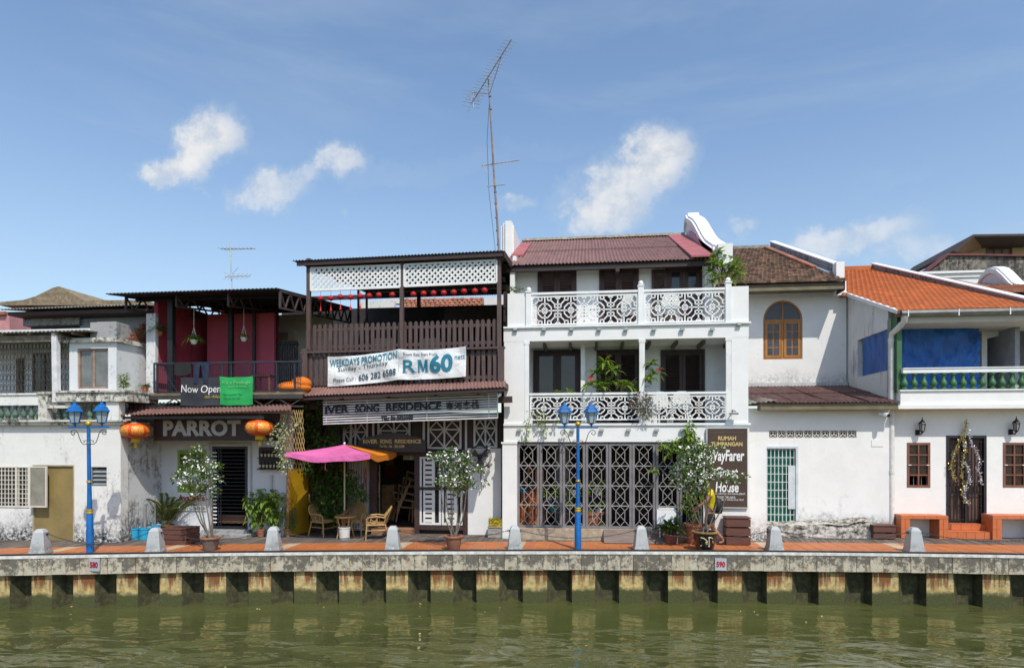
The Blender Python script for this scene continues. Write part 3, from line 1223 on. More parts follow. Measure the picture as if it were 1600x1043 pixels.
# left balustrade
zr0, zr1 = U(33, 633, YL-.05).z, U(33, 617, YL-.05).z
mb = MB()
xa, xb = U(66, 630, YL).x, U(80, 630, YL).x
mb.box(xl, xa, YL-.10, YL+.06, zr0, zr1)
mb.box(xl, xa, YL-.13, YL+.09, zr1+.001, zr1+.045)
mb.obj('balustrade_rail', OLDW, H)
mb = MB()
mb.box(xa, xb, YL-.12, YL+.10, zb1+.05, zr1+.02)
mb.box(xa-.03, xb+.03, YL-.15, YL+.13, zr1+.02, zr1+.08)
mb.obj('balustrade_pier', OLDC, H)
bm_ = baluster_mesh(zr0-zb1-.052, .07, GREENO)
for px in (-46, -34, -22, -10, 2, 12.5, 24.5, 37, 49.5, 61):
    inst('baluster', bm_, H, (U(px, 645, YL-.02).x, YL-.02, zb1+.051))
for px in (92, 103.5, 141, 153, 164):
    inst('baluster', bm_, H, (U(px, 645, YL+.02).x, YL+.02, zb1+.051))
# broken coping shelf over the middle balusters
xc0, xc1 = U(95, 620, YL).x, U(206, 620, YL).x
zs0, zs1 = U(150, 627, YL-.1).z, U(150, 613, YL-.1).z
mb = MB().box(xc0, xc1, YL-.16, YL+.9, zs0, zs1).box(xc0-.02, xc1+.02, YL-.2, YL+.9, zs1+.001, zs1+.05)
mb.box(U(80, 640, YL).x, U(127, 640, YL).x, YL-.14, YL-.02, zs0-.16, zs0-.09)
mb.obj('veranda_coping', OLDC, H)
MB().box(U(170, 630, YL).x, x1, YL-.1, YL+.12, zb1+.05, zs0).obj('veranda_pier', OLDW, H)
MB().box(U(84, 640, YL+.5).x, U(172, 640, YL).x, YL+.45, YL+.5, zb1+.05, zs0).obj('veranda_back', OLDU, H)
# slanting white post
p0, p1 = U(88.5, 628, YL-.02), U(87, 520, YL-.02)
MB().bar(p0, p1, .14, .12, up=(0, 1, 0)).obj('veranda_post', M('post_paint', (.74, .75, .76), .6, .08, dirt=(.3, .28, .25), dirtamt=.3), H)
# bay with its window
YB = -1.85
zb_, zt_ = zs1+.05, U(145, 535, YB).z
rB = R(121, 544, 169, 607, YB)
bx0, bx1 = U(108, 570, YB).x, U(182, 570, YB).x
mb = wall(MB(), bx0, bx1, zb_, zt_, YB, YB+.15, [rB])
mb.box(bx1-.15, bx1, YB+.15, YB+1.5, zb_, zt_)
mb.box(bx0, bx0+.1, YB+.15, YB+1.5, zb_, zt_)
mb.obj('bay_wall', OLDU, H)
mb = MB().box(bx0-.12, bx1+.07, YB-.08, YB+1.5, zt_+.001, zt_+.07).box(bx0-.05, bx1+.03, YB-.03, YB+1.5, zt_+.07, zt_+.12)
mb.obj('bay_ledge', OLDC, H)
window(H, rB, YB+.03, M('rusty_window_frame', (.34, .22, .16), .7, .3, 6), GLASSG, 2, 1, .045, .05)
# header tank and stepped brick end wall
rT = R(141, 503, 182, 529, YB+.1)
MB().box(rT[0], rT[1], YB+.1, YB+.75, zt_+.12, rT[3]).box(rT[0]+.1, rT[1]-.1, YB+.2, YB+.6, rT[3]+.001, rT[3]+.03).obj('cement_tank', GREYR, H)
BR = M('brick_face', (.26, .10, .06), .9, .3, 9, bump=.4, dirt=(.12, .07, .05), dirtamt=.5)
mb = MB()
ys, ye = YB+.5, YB+1.45
zt = zt_+.12
nb = 0
bme = MB().box(-.045, .045, -.1, .1, -.032, .032).mesh('brick', BR)
MB().prism_x([(ys+.1, zt), (ye-.02, zt), (ye-.02, zt+.62), (ys+.75, zt+.62), (ys+.35, zt+.34)], bx1-.095, bx1-.02).obj('brick_wall', MORT, H)
for r in range(9):
    z = zt+.04+r*.075
    st = ys+.02+r*.08 if r < 8 else ys+.75
    y = st+(.1 if r % 2 else 0)
    while y < ye:
        inst('brick', bme, H, (bx1-.03+random.uniform(-.006, .006), y, z), (0, random.uniform(-.03, .03), random.uniform(-.02, .02)))
        y += .213
# lean-to roof over the veranda
zf = U(60, 519, YL-.1).z
xr = U(141, 515, YL-.1).x
mb = corr(MB(), (xl, YL-.15, zf), (xr-.05, YL-.15, zf+.02), (xr-.2, YL+1.5, zf+.16), (xl, YL+1.5, zf+.2), .11, .018, nv=2)
mb.obj('veranda_roof', FIBRO, H)
mb = MB().box(xl, U(96, 525, YL).x, YL-.02, YL+.07, zf-.22, zf-.06)
for px in (8, 50, 92, 118):
    x = U(px, 525, YL).x
    mb.box(x-.03, x+.03, YL-.1, YL+1.5, zf-.06, zf+.02)
mb.obj('roof_beam', M('grey_old_timber', (.22, .18, .14), .85, .35, 6), H)
# veranda back wall, its window and diamond grille
YV = -.9
rVW = R(50, 551, 86, 611, YV)
mb = wall(MB(), xl, bx0+.4, zb1+.06, U(60, 520, YV).z+.1, YV, YV+.12, [rVW])
mb.obj('veranda_wall', OLDU, H)
window(H, rVW, YV+.02, BROWNL, GLASSD, 2, 1, .05, .05)
MB().fb(28, 560, 38, 614, YV, .05, -.06).obj('bamboo_blind', M('old_bamboo', (.10, .07, .05), .8, .4, 9), H)
mb = MB()
YG = YL+.15
a0, a1, b0, b1 = R(-40, 533, 108, 614, YG)
n = 26
for i in range(n+1):
    x = a0+(a1-a0)*i/n
    mb.bar((x, YG, b0), (x, YG, b1), .010)
for i in range(n):
    xm, w = a0+(a1-a0)*(i+.5)/n, (a1-a0)/n
    for k in range(5):
        zc_ = b0+(b1-b0)*(k+.5)/5
        h = (b1-b0)/12
        for s1, s2 in ((1, 1), (1, -1), (-1, 1), (-1, -1)):
            mb.bar((xm, YG, zc_+s2*h), (xm+s1*w*.45, YG, zc_), .008)
for k in (0, .5, 1):
    mb.bar((a0, YG-.008, b0+(b1-b0)*k), (a1, YG-.008, b0+(b1-b0)*k), .012)
mb.obj('diamond_grille', M('grille_dark', (.06, .055, .05), .6, .3), H, kind='stuff')
# main roof: eave slab, dark gap, curved old ridge
YR = -.3
mb = MB()
ze = U(120, 483, YR).z
xe0, xe1 = U(15, 483, YR).x, U(236, 483, YR).x
corr(mb, (xe0, YR-.35, ze-.02), (xe1, YR-.35, ze+.01), (xe1, YR+2.2, ze+.4), (xe0, YR+2.2, ze+.4), .1, .016)
mb.obj('roof_sheet', FIBRO, H)
mb = MB()
hp = [(13, 480), (15, 475), (50, 472), (70, 466), (84, 459), (95, 453.5), (105, 451), (113, 454), (123, 461), (136, 469), (146, 473.5), (170, 472.5), (237, 472), (238, 480)]
mb.prism([(U(a, b, YR+.5).x, U(a, b, YR+.5).z) for a, b in hp], YR+.2, YR+3.5)
mb.obj('hipped_roof', THATCH, H)
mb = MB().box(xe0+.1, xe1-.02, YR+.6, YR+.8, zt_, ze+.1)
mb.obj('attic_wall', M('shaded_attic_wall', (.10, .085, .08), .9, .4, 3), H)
MB().fb(36, 497, 124, 508, YR+.3, .3).obj('attic_ledge', GREYR, H)
MB().fb(125, 496, 228, 520, YR+.4, .1).obj('attic_render', plaster('blue_grey_render', (.30, .34, .38), grime=.6, streak=.5, seed=31), H)
mb = MB().box(xe0+.1, xe1, YR-.15, YR+.6, ze-.16, ze-.06)
mb.obj('eave_beam', BROWN, H)
# ground floor window with white grid, open shutter, board door, louvre vent
wf = frame(MB(), rW[0]-.35, rW[1], rW[2], rW[3], YL-.02, .08, .035)
n = 12
for i in range(1, n):
    x = rW[0]-.35+(rW[1]-rW[0]+.35)*i/n
    wf.box(x-.008, x+.008, YL-.005, YL+.011, rW[2], rW[3])
for k in range(1, 9):
    z = rW[2]+(rW[3]-rW[2])*k/9
    wf.box(rW[0]-.35, rW[1], YL-.002, YL+.008, z-.008, z+.008)
xm = U(26, 760, YL).x
wf.box(xm-.02, xm+.02, YL-.02, YL+.04, rW[2], rW[3])
o = wf.obj('window', M('cream_grid_paint', (.66, .62, .53), .6, .12), H)
MB().box(rW[0]-.34, rW[1]-.01, YL+.1, YL+.106, rW[2]+.01, rW[3]-.01).obj('pane', GLASSD, o)
sx0, sx1, sz0, sz1 = R(46, 728, 73.5, 792, YL-.12)
mb = MB()
frame(mb, sx0, sx1, sz0, sz1, YL-.14, .035, .035)
o = mb.obj('open_shutter', M('cream_shutter_frame', (.66, .62, .56), .6, .1), H)
MB().box(sx0+.036, sx1-.036, YL-.13, YL-.115, sz0+.036, sz1-.036).obj('shutter_panel', M('shutter_grey', (.25, .24, .19), .7, .2, 4), o)
MB().box(rD[0]+.012, rD[1]-.012, YL+.04, YL+.08, 0, rD[3]-.012).obj('board_door', MUSTARD, H)
frame(MB(), rD[0]-.02, rD[1]+.02, 0, rD[3]+.02, YL-.006, .1, .032, False).obj('door_frame', M('dull_metal_edge', (.42, .36, .24), .6, .2), H)
mb = frame(MB(), *rV, YL+.02, .08, .02)
o = mb.obj('louvre_vent', GREYM, H)
lm = MB().box(-(rV[1]-rV[0])/2+.03, (rV[1]-rV[0])/2-.03, -.004, .004, -.055, .055).mesh('louvre_pane', M('grey_louvre_glass', (.25, .27, .27), .12, .2))
for k in range(4):
    inst('louvre_pane', lm, o, ((rV[0]+rV[1])/2, YL+.06, rV[2]+.07+k*(rV[3]-rV[2]-.07)/4), (-.7, 0, 0))
# pink roof neighbour at the far left
t = T('pink_wall_house', 'sliver of a pink wall at the far left behind the veranda roof', 'house', (-17.5, 1.2, 3))
x0, x_1, z0, z1 = R(-60, 493, 15, 520, 1.2)
MB().box(x0, x_1, 1.2, 3.5, -.06, z1).obj('pink_gable', M('pale_pink_render', (.55, .26, .26), .8, .15), t)
MB().box(x0, x_1-.08, 1.1, 3.4, z1+.002, z1+.1).obj('roof_edge', OLD_T2, t)
# ================================================================ SHOP HOUSE WITH PINK TERRACE
H = T('shop_house', 'narrow shop house with black sheet roof over a pink walled terrace', 'house', (-9.5, -.8, 0))
YP = -.5
px0, px1 = U(204, 700, YP).x, U(455, 700, YP).x
zc = U(340, 640, YP).z
rD = R(331, 697, 388, 829, YP)
mb = wall(MB(), px0, px1, -.06, zc, YP, YP+.15, [(rD[0]+.02, rD[1]-.02, .16, rD[3])])
mb.obj('front_wall', PARW, H)
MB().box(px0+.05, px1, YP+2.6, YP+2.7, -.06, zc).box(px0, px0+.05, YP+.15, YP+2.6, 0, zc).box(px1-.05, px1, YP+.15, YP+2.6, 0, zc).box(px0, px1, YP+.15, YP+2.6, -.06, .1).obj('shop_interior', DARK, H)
mb = MB().box(U(300, 825, YP).x, U(402, 825, YP).x, YP-.55, YP, 0, .085).box(U(325, 825, YP).x, U(394, 825, YP).x, YP-.3, YP, .085, .155)
mb.obj('door_step', GREYR, H)
frame(MB(), U(327, 700, YP).x, U(394, 700, YP).x, .16, rD[3]+.09, YP-.03, .1, .05, False).obj('door_frame', M('grey_door_frame', (.42, .43, .45), .6, .1), H)
mb = frame(MB(), rD[0]+.02, rD[1]-.02, .17, rD[3], YP-.02, .05, .065)
for k in range(1, 21):
    z = .24+(rD[3]-.31)*k/21
    mb.box(rD[0]+.085, rD[1]-.085, YP, YP+.012, z-.008, z+.008)
for f_ in (.12, .2):
    x = rD[0]+.085+(rD[1]-rD[0]-.17)*f_
    mb.box(x-.01, x+.01, YP-.004, YP+.016, .235, rD[3]-.065)
d = mb.obj('barred_door', M('door_black', (.022, .022, .028), .4, .25), H)
mb = MB()
for k in range(1, 21):
    z = .24+(rD[3]-.31)*k/21
    mb.box(rD[0]+.04, rD[0]+.16, YP-.035, YP-.022, z-.015, z+.015)
mb.obj('white_grille_ends', PAINT_W, d, kind='stuff')
o = MB().fb(341, 805, 384, 817, YP+.25, .2).obj('brick_planter', MORT, H)
a0, a1, b0, b1 = R(341, 805, 384, 817, YP+.25)
bme = MB().box(-.085, .085, -.05, .05, -.04, .04).mesh('brick', BRICK)
for k in range(4):
    for r in range(2):
        inst('brick', bme, o, (a0+(a1-a0)*(k+.5)/4, YP+.285, b0+(b1-b0)*(r+.5)/2))
MB().bar(U(424, 742, YP-.03), U(424, 768, YP-.03), .05).obj('drain_pipe', M('pipe_grey', (.5, .5, .52), .5, .1), H)
mb = MB()
mb.tube([U(243, 715, YP-.03)+Vector((0, 0, .1)), U(243, 830, YP-.03)], .025, 8)
mb.obj('wall_pipe', PAINT_W, H)
MB().fb(231, 645, 239, 838, YP-.06, .05).obj('wall_pilaster', PARW, H)
# awning of red corrugated sheet
YA = -2.05
zf0, zf1 = U(185, 648, YA).z, U(452, 640, YA).z
zb = U(320, 632, YP).z
A = (U(183, 648, YA).x, YA, zf0)
B = (U(455, 640, YA).x, YA, zf1)
mb = corr(MB(), A, B, (px1, YP, zb+.12), (px0-.2, YP, zb+.05), .1, .018)
mb.obj('awning', ROOFR, H)
mb = MB().box(px0, px1, YP-.5, YP-.42, zc-.06, zc+.02).box(px0-.3, px1, YA+.1, YA+.16, zf0-.10, zf0-.03)
mb.obj('awning_beam', DKMETAL, H)
corr(MB(), U(201, 641, -1.35), U(233, 636, -1.35), U(236, 617, -1.2), U(200, 617, -1.2), .14, .022, nv=1).obj('side_sheet', ROOFD, H)
# terrace deck, pink walls, posts
YD = -1.35
zd0, zd1 = U(350, 622, YD).z, U(350, 613, YD).z
dx0, dx1 = U(233, 617, YD).x, U(474, 617, YD).x
MB().box(dx0, dx1, YD, YP+3.6, zd1-.06, zd1).obj('terrace_deck', M('worn_deck', (.2, .16, .10), .8, .3), H)
mb = MB().box(dx0-.05, dx1, YD-.04, YD-.002, zd0-.02, zd1-.065)
zz0 = U(350, 634, YD).z
mb.box(dx0, dx1, YD-.02, YD+.03, zz0-.04, zz0)
n = 12
for k in range(n):
    a, c = dx0+(dx1-dx0)*k/n, dx0+(dx1-dx0)*(k+1)/n
    mb.bar((a, YD, zz0 if k % 2 else zd0), (c, YD, zd0 if k % 2 else zz0), .025)
mb.obj('deck_truss', DKMETAL, H)
YK = 2.0
wx0, wx1 = U(247, 550, YK).x, U(432, 550, YK).x
zt = U(435, 450, -1.75).z+.36
XL = -11.38
MB().box(XL, wx1, YK, YK+.15, zd1, zt).obj('pink_wall', PINK, H)
MB().box(XL-.1, XL, -.93, YK+.15, zd1, U(300, 478, .2).z).obj('pink_side_wall', PINK, H)
xm = U(365, 550, YK).x
MB().box(xm, U(428, 560, .6).x, .62, .72, zd1, U(400, 490, .7).z).obj('sunlit_pink_panel', plaster('sunlit_pink_wall', (.52, .10, .16), dirt=(.3, .06, .09), grime=.3, streak=.4, seed=13), H)  # brighter pink puts the sunlit part of the wall into its colour
mb = MB()
MB().box(XL-.24, XL+.02, -1.05, -.931, zd1-.5, U(240, 490, -1.).z).obj('white_party_wall', plaster('flaking_white', (.70, .71, .72), dirt=(.25, .2, .17), grime=.8, streak=.4, seed=15), H)
x0, x_1, z0, z1 = R(398, 500, 470, 560, 2.6)
MB().box(x0-.6, x_1+1, 2.6, 2.75, zd1, U(430, 492, 2.6).z).obj('back_wall', WHITE, H)
t = T('air_conditioner', 'cream air conditioner box high behind the slatted terrace screen', 'air conditioner', U(447, 532, 2.4))
MB().fb(434, 517, 460, 533, 2.35, .25).obj('case', M('cream_case', (.62, .58, .48), .6, .08), t)
mb = MB()
x0, x_1, z0, z1 = R(436, 519, 450, 531, 2.34)
for k in range(7):
    z = z0+(z1-z0)*(k+.5)/7
    mb.box(x0, x_1, 2.335, 2.348, z-.012, z+.006)
mb.obj('intake_grille', GREYM, t)
mb = MB()
ztop = U(350, 470, -1.).z
for px, Y, w in ((268, -1.0, .14), (361, .2, .12), (397, .5, .07)):
    x = U(px, 540, Y).x
    mb = MB().box(x-w/2, x+w/2, Y-w/2, Y+w/2, zd1, ztop+.1)
    mb.obj('terrace_post', BLACK, H)
# railing
mb = MB()
zr = U(350, 566, YD).z
zr2 = U(350, 611, YD).z
rx0, rx1 = U(240, 590, YD).x, U(472, 590, YD).x
mb.bar((rx0, YD+.02, zr), (rx1, YD+.02, zr), .045)
mb.bar((rx0, YD+.02, zr2), (rx1, YD+.02, zr2), .03)
mb.bar((rx0, YD+.02, zr), (rx0, YD+1.2, zr), .04)
mb.bar((rx0, YD+.02, zr2), (rx0, YD+1.2, zr2), .03)
for px in (240, 245, 284, 316, 347, 361, 397, 432, 460):
    x = U(px, 590, YD).x
    mb.bar((x, YD+.02, zr2), (x, YD+.02, zr), .03)
mb.bar((U(248, 572, YD).x, YD+.03, zr), (U(276, 610, YD).x, YD+.03, zr2), .02)
n = 70
for k in range(n):
    x = rx0+(rx1-rx0)*k/n
    mb.bar((x, YD+.025, zr2), (x, YD+.025, zr), .007)
for k in range(1, 5):
    z = zr2+(zr-zr2)*k/5
    mb.bar((rx0, YD+.03, z), (rx1, YD+.03, z), .006)
mb.obj('terrace_railing', M('railing_blue_black', (.03, .034, .05), .5, .3), H)
# slatted screen
mb = MB()
YS = .75
x0, x_1, z0, z1 = R(400, 533, 466, 612, YS)
sl = MB().box(-.026, .026, -.012, .012, 0, z1-z0).mesh('slat', M('black_slat', (.02, .018, .02), .5, .3))
for k in range(17):
    inst('slat', sl, H, (x0+(x_1-x0)*(k+.5)/17, YS, z0))
MB().box(x0, x_1, YS+.015, YS+.05, z0+.3, z0+.35).box(x0, x_1, YS+.015, YS+.05, z1-.12, z1-.07).obj('slat_rail', BLACK, H)
# roof of black sheet on trusses
YF = -1.75
A = U(165, 459, YF)
B = U(435, 450, YF)
rise = .28
C = Vector((B.x, 3.2, B.z+.55))
D = Vector((A.x+1.2, 3.2, A.z+.5))
corr(MB(), A, B, C, D, .1, .02, nv=1).obj('roof_sheet', ROOFB, H)


def truss(p, q, h, n, w=.035):
    mb = MB()
    p, q = Vector(p), Vector(q)
    d = Vector((0, 0, -h))
    mb.bar(p, q, w*1.3)
    mb.bar(p+d, q+d, w*1.3)
    for i in range(n):
        a, c = p.lerp(q, i/n), p.lerp(q, (i+.5)/n)
        e = p.lerp(q, (i+1)/n)
        mb.bar(a, c+d, w)
        mb.bar(c+d, e, w)
    mb.bar(p, p+d, w*1.4)
    mb.bar(q, q+d, w*1.4)
    return mb


TRM = M('truss_steel', (.055, .042, .042), .6, .3, dirt=(.10, .06, .05), dirtamt=.4)
truss(U(197, 464, -1.3), U(395, 487, 2.5), .34, 9).obj('roof_truss', TRM, H)
truss(U(357, 457, -1.5), U(440, 470, 2.), .34, 6).obj('roof_truss', TRM, H)
truss(Vector((B.x-.02, -1.62, B.z-.04)), Vector((B.x-.02, 3.1, B.z+.46)), .42, 9).obj('roof_truss', TRM, H)
truss(U(276, 462, -1.4), U(420, 482, 2.), .28, 7).obj('roof_truss', TRM, H)
mb = MB()
for f_ in (.15, .4, .65, .9):
    mb.bar(A.lerp(B, .02)+(D-A)*f_-Zv*.09, B+(C-B)*f_-Zv*.09, .05, .08)
mb.obj('purlin', BLACK, H)
# ---- sign board with big letters
YS_ = -1.5
t = T('shop_sign', 'dark brown shop sign with large pale letters under the red awning', 'sign', U(337, 686, YS_))
a0, a1, b0, b1 = R(240, 646, 436, 688, YS_)
MB().box(a0, a1, YS_, YS_+.06, b0, b1).obj('board', M('shop_sign_board', (.045, .024, .02), .5, .15), t)
x0, x_1, z0, z1 = R(256, 656, 377, 681, YS_)
text('PARROT', x0, x_1, z0, z1, YS_-.003, M('pale_letter', (.42, .37, .34), .6, .1), t, 'letters', bold=.045, depth=.03, spacing=1.02)
# ---- poster
Yq = YP-.02
t = T('room_poster', 'white and green poster with red lettering left of the black barred door', 'poster', U(300, 797, Yq))
a0, a1, b0, b1 = R(278, 703, 322, 797, Yq)
MB().box(a0, a1, Yq-.012, Yq, b0, b1).obj('sheet', M('poster_white', (.72, .74, .76), .6, .05), t)
def band(u0, u1, v0, v1, col, nm='print_patch', k=0.):
    MB().box(a0+(a1-a0)*u0, a0+(a1-a0)*u1, Yq-.016-k, Yq-.0125, b1-(b1-b0)*v1, b1-(b1-b0)*v0).obj(nm, col, t)
PG = M('poster_green', (.25, .40, .06), .6, .25, 9)
band(.0, 1, .0, .38, PG)
band(.08, .92, .06, .30, M('poster_photo', (.09, .10, .03), .6, .6, 12), k=.002)
band(.0, 1, .56, .70, PG)
def ptext(s, u0, u1, v0, v1, m, **k):
    text(s, a0+(a1-a0)*u0, a0+(a1-a0)*u1, b1-(b1-b0)*v1, b1-(b1-b0)*v0, Yq-.019, m, t, 'lettering', depth=.002, **k)
PR = M('poster_red', (.42, .012, .012), .6, .1)
ptext('Room', .36, .97, .62, .71, PR, bold=.03)
ptext('Available', .02, .97, .74, .84, PR, bold=.03)
ptext('Contact', .26, .76, .87, .92, INK)
ptext('011-10743320', .12, .96, .935, .98, INK)
# ---- banners on the terrace rail
def cloth_banner(name, label, r, Y, mat, fold=.02, sag=.02, seed=0, back=None):
    x0, x1_, z0, z1 = r
    t = T(name, label, 'banner', ((x0+x1_)/2, Y, z0))

    def warp(p):
        u, v = (p.x-x0)/(x1_-x0), (p.z-z0)/(z1-z0)
        w = fold*(math.sin(7*u+3*v+seed)+.6*math.sin(15*u-6*v+seed*2)+.5*math.sin(4*v*u+9*v+seed))
        return Vector((p.x, p.y+w*.8-.012, p.z-sag*math.sin(math.pi*u)*(1 if v > .5 else .8)+.006*math.sin(11*u+seed)))
    MB().sheet(lambda u, v: warp(Vector((x0+(x1_-x0)*u, Y, z0+(z1-z0)*v))), 28, 12, (0, .004, 0)).obj('cloth', mat, t, smooth=True)
    return t, warp


r = R(283, 589, 348, 633, YD-.03)
t, wp = cloth_banner('opening_banner', 'charcoal cloth banner with white opening words on the terrace rail', r, YD-.05, M('charcoal_cloth', (.038, .040, .05), .8, .15), .014)
def bt(s, u0, u1, v0, v1, m, bold=.0, shear=0., y=YD-.062, **k):
    text(s, r[0]+(r[1]-r[0])*u0, r[0]+(r[1]-r[0])*u1, r[3]-(r[3]-r[2])*v1, r[3]-(r[3]-r[2])*v0, y, m, t, 'lettering', bold=bold, shear=shear, depth=.003, warp=wp, **k)
bt('Now Open', .03, .97, .27, .62, WHITEI, -.005)
bt('10am - 8.30pm', .60, .97, .64, .76, M('yellow_ink', (.5, .42, .03), .7, .1))
r = R(345, 588, 396, 632, YD-.05)
t, wp = cloth_banner('green_banner', 'bright green cloth banner tied to the terrace rail', r, YD-.07, M('green_cloth', (.02, .36, .09), .75, .12), .012, seed=2)
PGR = M('pale_green_ink', (.22, .58, .25), .7, .1)
DGR = M('dark_green_ink', (.01, .15, .045), .7, .1)
bt("It's a Feelings", .08, .93, .12, .28, PGR, y=YD-.082)
bt('- Salon & Beauty -', .2, .9, .30, .38, PGR, y=YD-.082)
bt('Open everyday 10am', .1, .68, .58, .66, DGR, y=YD-.082)
bt('Tel : 012 333 5518', .14, .62, .72, .79, DGR, y=YD-.082)
# ---- laundry on the rail
def garment(name, label, outline, Y, mat):
    t = T(name, label, 'laundry', Vector((U(*outline[0], Y).x, Y, U(*outline[0], Y).z)))
    for o_ in ([outline] if not isinstance(outline[0][0], tuple) else outline):
        pass
    return t


t = T('hung_jeans', 'dark blue jeans hung over the terrace rail above the charcoal banner', 'jeans', U(313, 567, YD-.06))
DEN = M('dark_denim', (.018, .028, .058), .8, .3, 9)
mb = MB()
for a, c, e, g_ in ((302, 313, 302, 309.5), (313, 326.5, 318, 325.5)):
    for k in range(8):
        pass
    def leg(u, v, a=a, c=c, e=e, g_=g_):
        l, r_ = a+(e-a)*v, c+(g_-c)*v
        p = U(l+(r_-l)*u, 566+v*33, YD-.07)
        return p+Vector((0, -.012*math.sin(math.pi*u)+.008*math.sin(5*v+u*3), 0))
    mb.sheet(leg, 6, 8, (0, .02, 0))
mb.obj('jeans_legs', DEN, t, smooth=True)
MB().sheet(lambda u, v: U(301.5+u*25.5, 571-5.5*v, YD-.075)+Vector((0, .0, .008*math.sin(3.1*u))), 8, 2, (0, .06, 0)).obj('waistband', DEN, t, smooth=True)
t = T('hung_towel', 'black towel folded over the terrace rail beside the jeans', 'towel', U(284, 567, YD-.05))
MB().sheet(lambda u, v: U(272+u*26, 566+v*(19+2*math.sin(4*u)), YD-.045)+Vector((0, .008*math.sin(6*u+2*v), 0)), 10, 6, (0, .012, 0)).obj('cloth', M('black_cloth', (.02, .02, .022), .9, .2), t, smooth=True)
# ---- bean bag
c = U(452, 607, -1.0)
t = T('bean_bag', 'orange bean bag at the right end of the terrace', 'bean bag', (c.x, c.y, zd1))
MB().ball((c.x+.12, c.y, zd1+.13), .46, .36, .17, 20, 10).ball((c.x+.32, c.y+.02, zd1+.24), .25, .30, .18, 16, 9).obj('bag', M('orange_fabric', (.62, .16, .012), .8, .1), t, smooth='all')
t = T('terrace_table', 'brown wooden table behind the terrace rail', 'table', U(410, 615, -.3))
a0, a1, b0, b1 = R(398, 586, 428, 615, -.3)
MB().box(a0, a1, -.5, 0, b1-.04, b1).obj('table_top', WOODR, t)
for sx in (a0+.04, a1-.04):
    for sy in (-.45, -.06):
        MB().box(sx-.025, sx+.025, sy-.025, sy+.025, zd1, b1-.04).obj('leg', WOODR, t)
# ---- hanging plants
def hanging(label, px, py, Y, r, hook, potm, n=70, L=.34, wire=True):
    c = U(px, py, Y)
    t = T('hanging_plant', label, 'plant', c, 'hanging spider plants on the terrace')
    MB().lathe([(r*.55, -r*1.1), (r*.95, -.02), (r, 0), (r*.8, 0), (0, -.02)], c, 12).obj('pot', potm, t, smooth=True)
    mb = MB()
    for _ in range(n):
        a = random.uniform(0, 6.283)
        el = random.uniform(.1, 1.2)
        mb.leaf(c+Vector((r*.4*math.cos(a), r*.4*math.sin(a), 0)), (math.cos(a)*math.cos(el), math.sin(a)*math.cos(el), math.sin(el)), L*random.uniform(.6, 1.1), .028, random.uniform(.3, .9))
    mb.obj('foliage', LEAF_L if wire else LEAF_P, t)
    if wire:
        mb = MB()
        for k in range(3):
            a = k*2.1
            mb.tube([c+Vector((r*.9*math.cos(a), r*.9*math.sin(a), 0)), c+Vector((0, 0, hook))], .006, 4)
        mb.tube([c+Vector((0, 0, hook)), c+Vector((0, 0, hook+.5))], .006, 4)
        mb.obj('hanger', PAINT_W, t)


hanging('large hanging spider plant in a white pot before the shaded pink wall', 303, 531, -.9, .10, .33, PAINT_W, 90, .30)
hanging('smaller hanging plant in a white pot before the sunlit coloured pink wall', 381, 527, -.3, .095, .33, PAINT_W, 60, .22)
hanging('bracket plant in a terracotta pot on the left edge of the terrace', 249, 518, -.9, .10, .33, CLAYP, 80, .42, False)
# ---- lanterns
def lantern(px, py, Y, label):
    c = U(px, py, Y)
    t = T('paper_lantern', label, 'lantern', c, 'red and gold shop lanterns')
    m = MATS.get('lantern_silk')
    if not m:
        m, b, p = newmat('lantern_silk')
        lo = m.node_tree.nodes.new('ShaderNodeTexCoord').outputs['Object']
        xyz = b.sep(lo)
        an = b.math('ARCTAN2', xyz[1], xyz[0])
        cell = b.math('MULTIPLY', an, 1.27)
        v = b.comb(b.math('MULTIPLY', cell, 3.), 0., b.math('MULTIPLY', xyz[2], 18.))
        fl = b.step(b.noise(v, 2.2, 5, .7, 1.2), .46, .52)
        wv = b.math('ABSOLUTE', b.math('SINE', b.math('MULTIPLY_ADD', an, 3., .8)))
        medal = b.math('MULTIPLY', b.step(wv, .25, .45), b.step(b.math('ABSOLUTE', xyz[2]), .14, .11))
        col = b.mix(b.math('MULTIPLY', fl, medal), b.mix(b.step(b.noise(lo, 3, 2), .4, .6), (.58, .03, .008), (.66, .10, .012)), (.74, .40, .06))
        b.put(p.inputs['Base Color'], col)
        p.inputs['Roughness'].default_value = .42
        p.inputs['Subsurface Weight'].default_value = .0
    mb = MB()
    n, k = 24, 14
    o = []
    for i in range(k+1):
        a = math.pi*i/k-math.pi/2
        z = .195*math.sin(a)
        r0 = .35*max(.0, math.cos(a))**.70
        o.append((r0, z))
    vs, fs = [], []
    for i, (r0, z) in enumerate(o):
        for j in range(n*2):
            t_ = math.pi*j/n
            rr = r0*(1 if j % 2 else .965)
            vs.append((c.x+rr*math.cos(t_), c.y+rr*math.sin(t_), c.z+z))
    N = 2*n
    for i in range(k):
        for j in range(N):
            fs.append((i*N+j, i*N+(j+1) % N, (i+1)*N+(j+1) % N, (i+1)*N+j))
    mb.add(vs, fs).obj('silk_body', m, t, smooth='all')
    MB().lathe([(.12, .17), (.11, .20), (.05, .215), (.0, .215)], c, 14).tube([c+Vector((0, 0, .21)), c+Vector((0, 0, .42))], .006, 4).obj('cap', M('cream_cap', (.66, .55, .33), .5, .1), t, smooth=True)
    YT = M('gold_fringe', (.60, .38, .02), .7, .2, 20, stretch=(3, 3, .2))
    MB().lathe([(.10, -.18), (.105, -.195), (.11, -.29), (.09, -.29)], c, 14).obj('fringe', YT, t)
    MB().lathe([(.015, -.29), (.02, -.32), (.035, -.33), (.045, -.43), (.0, -.43)], c, 8).obj('tassel', YT, t)


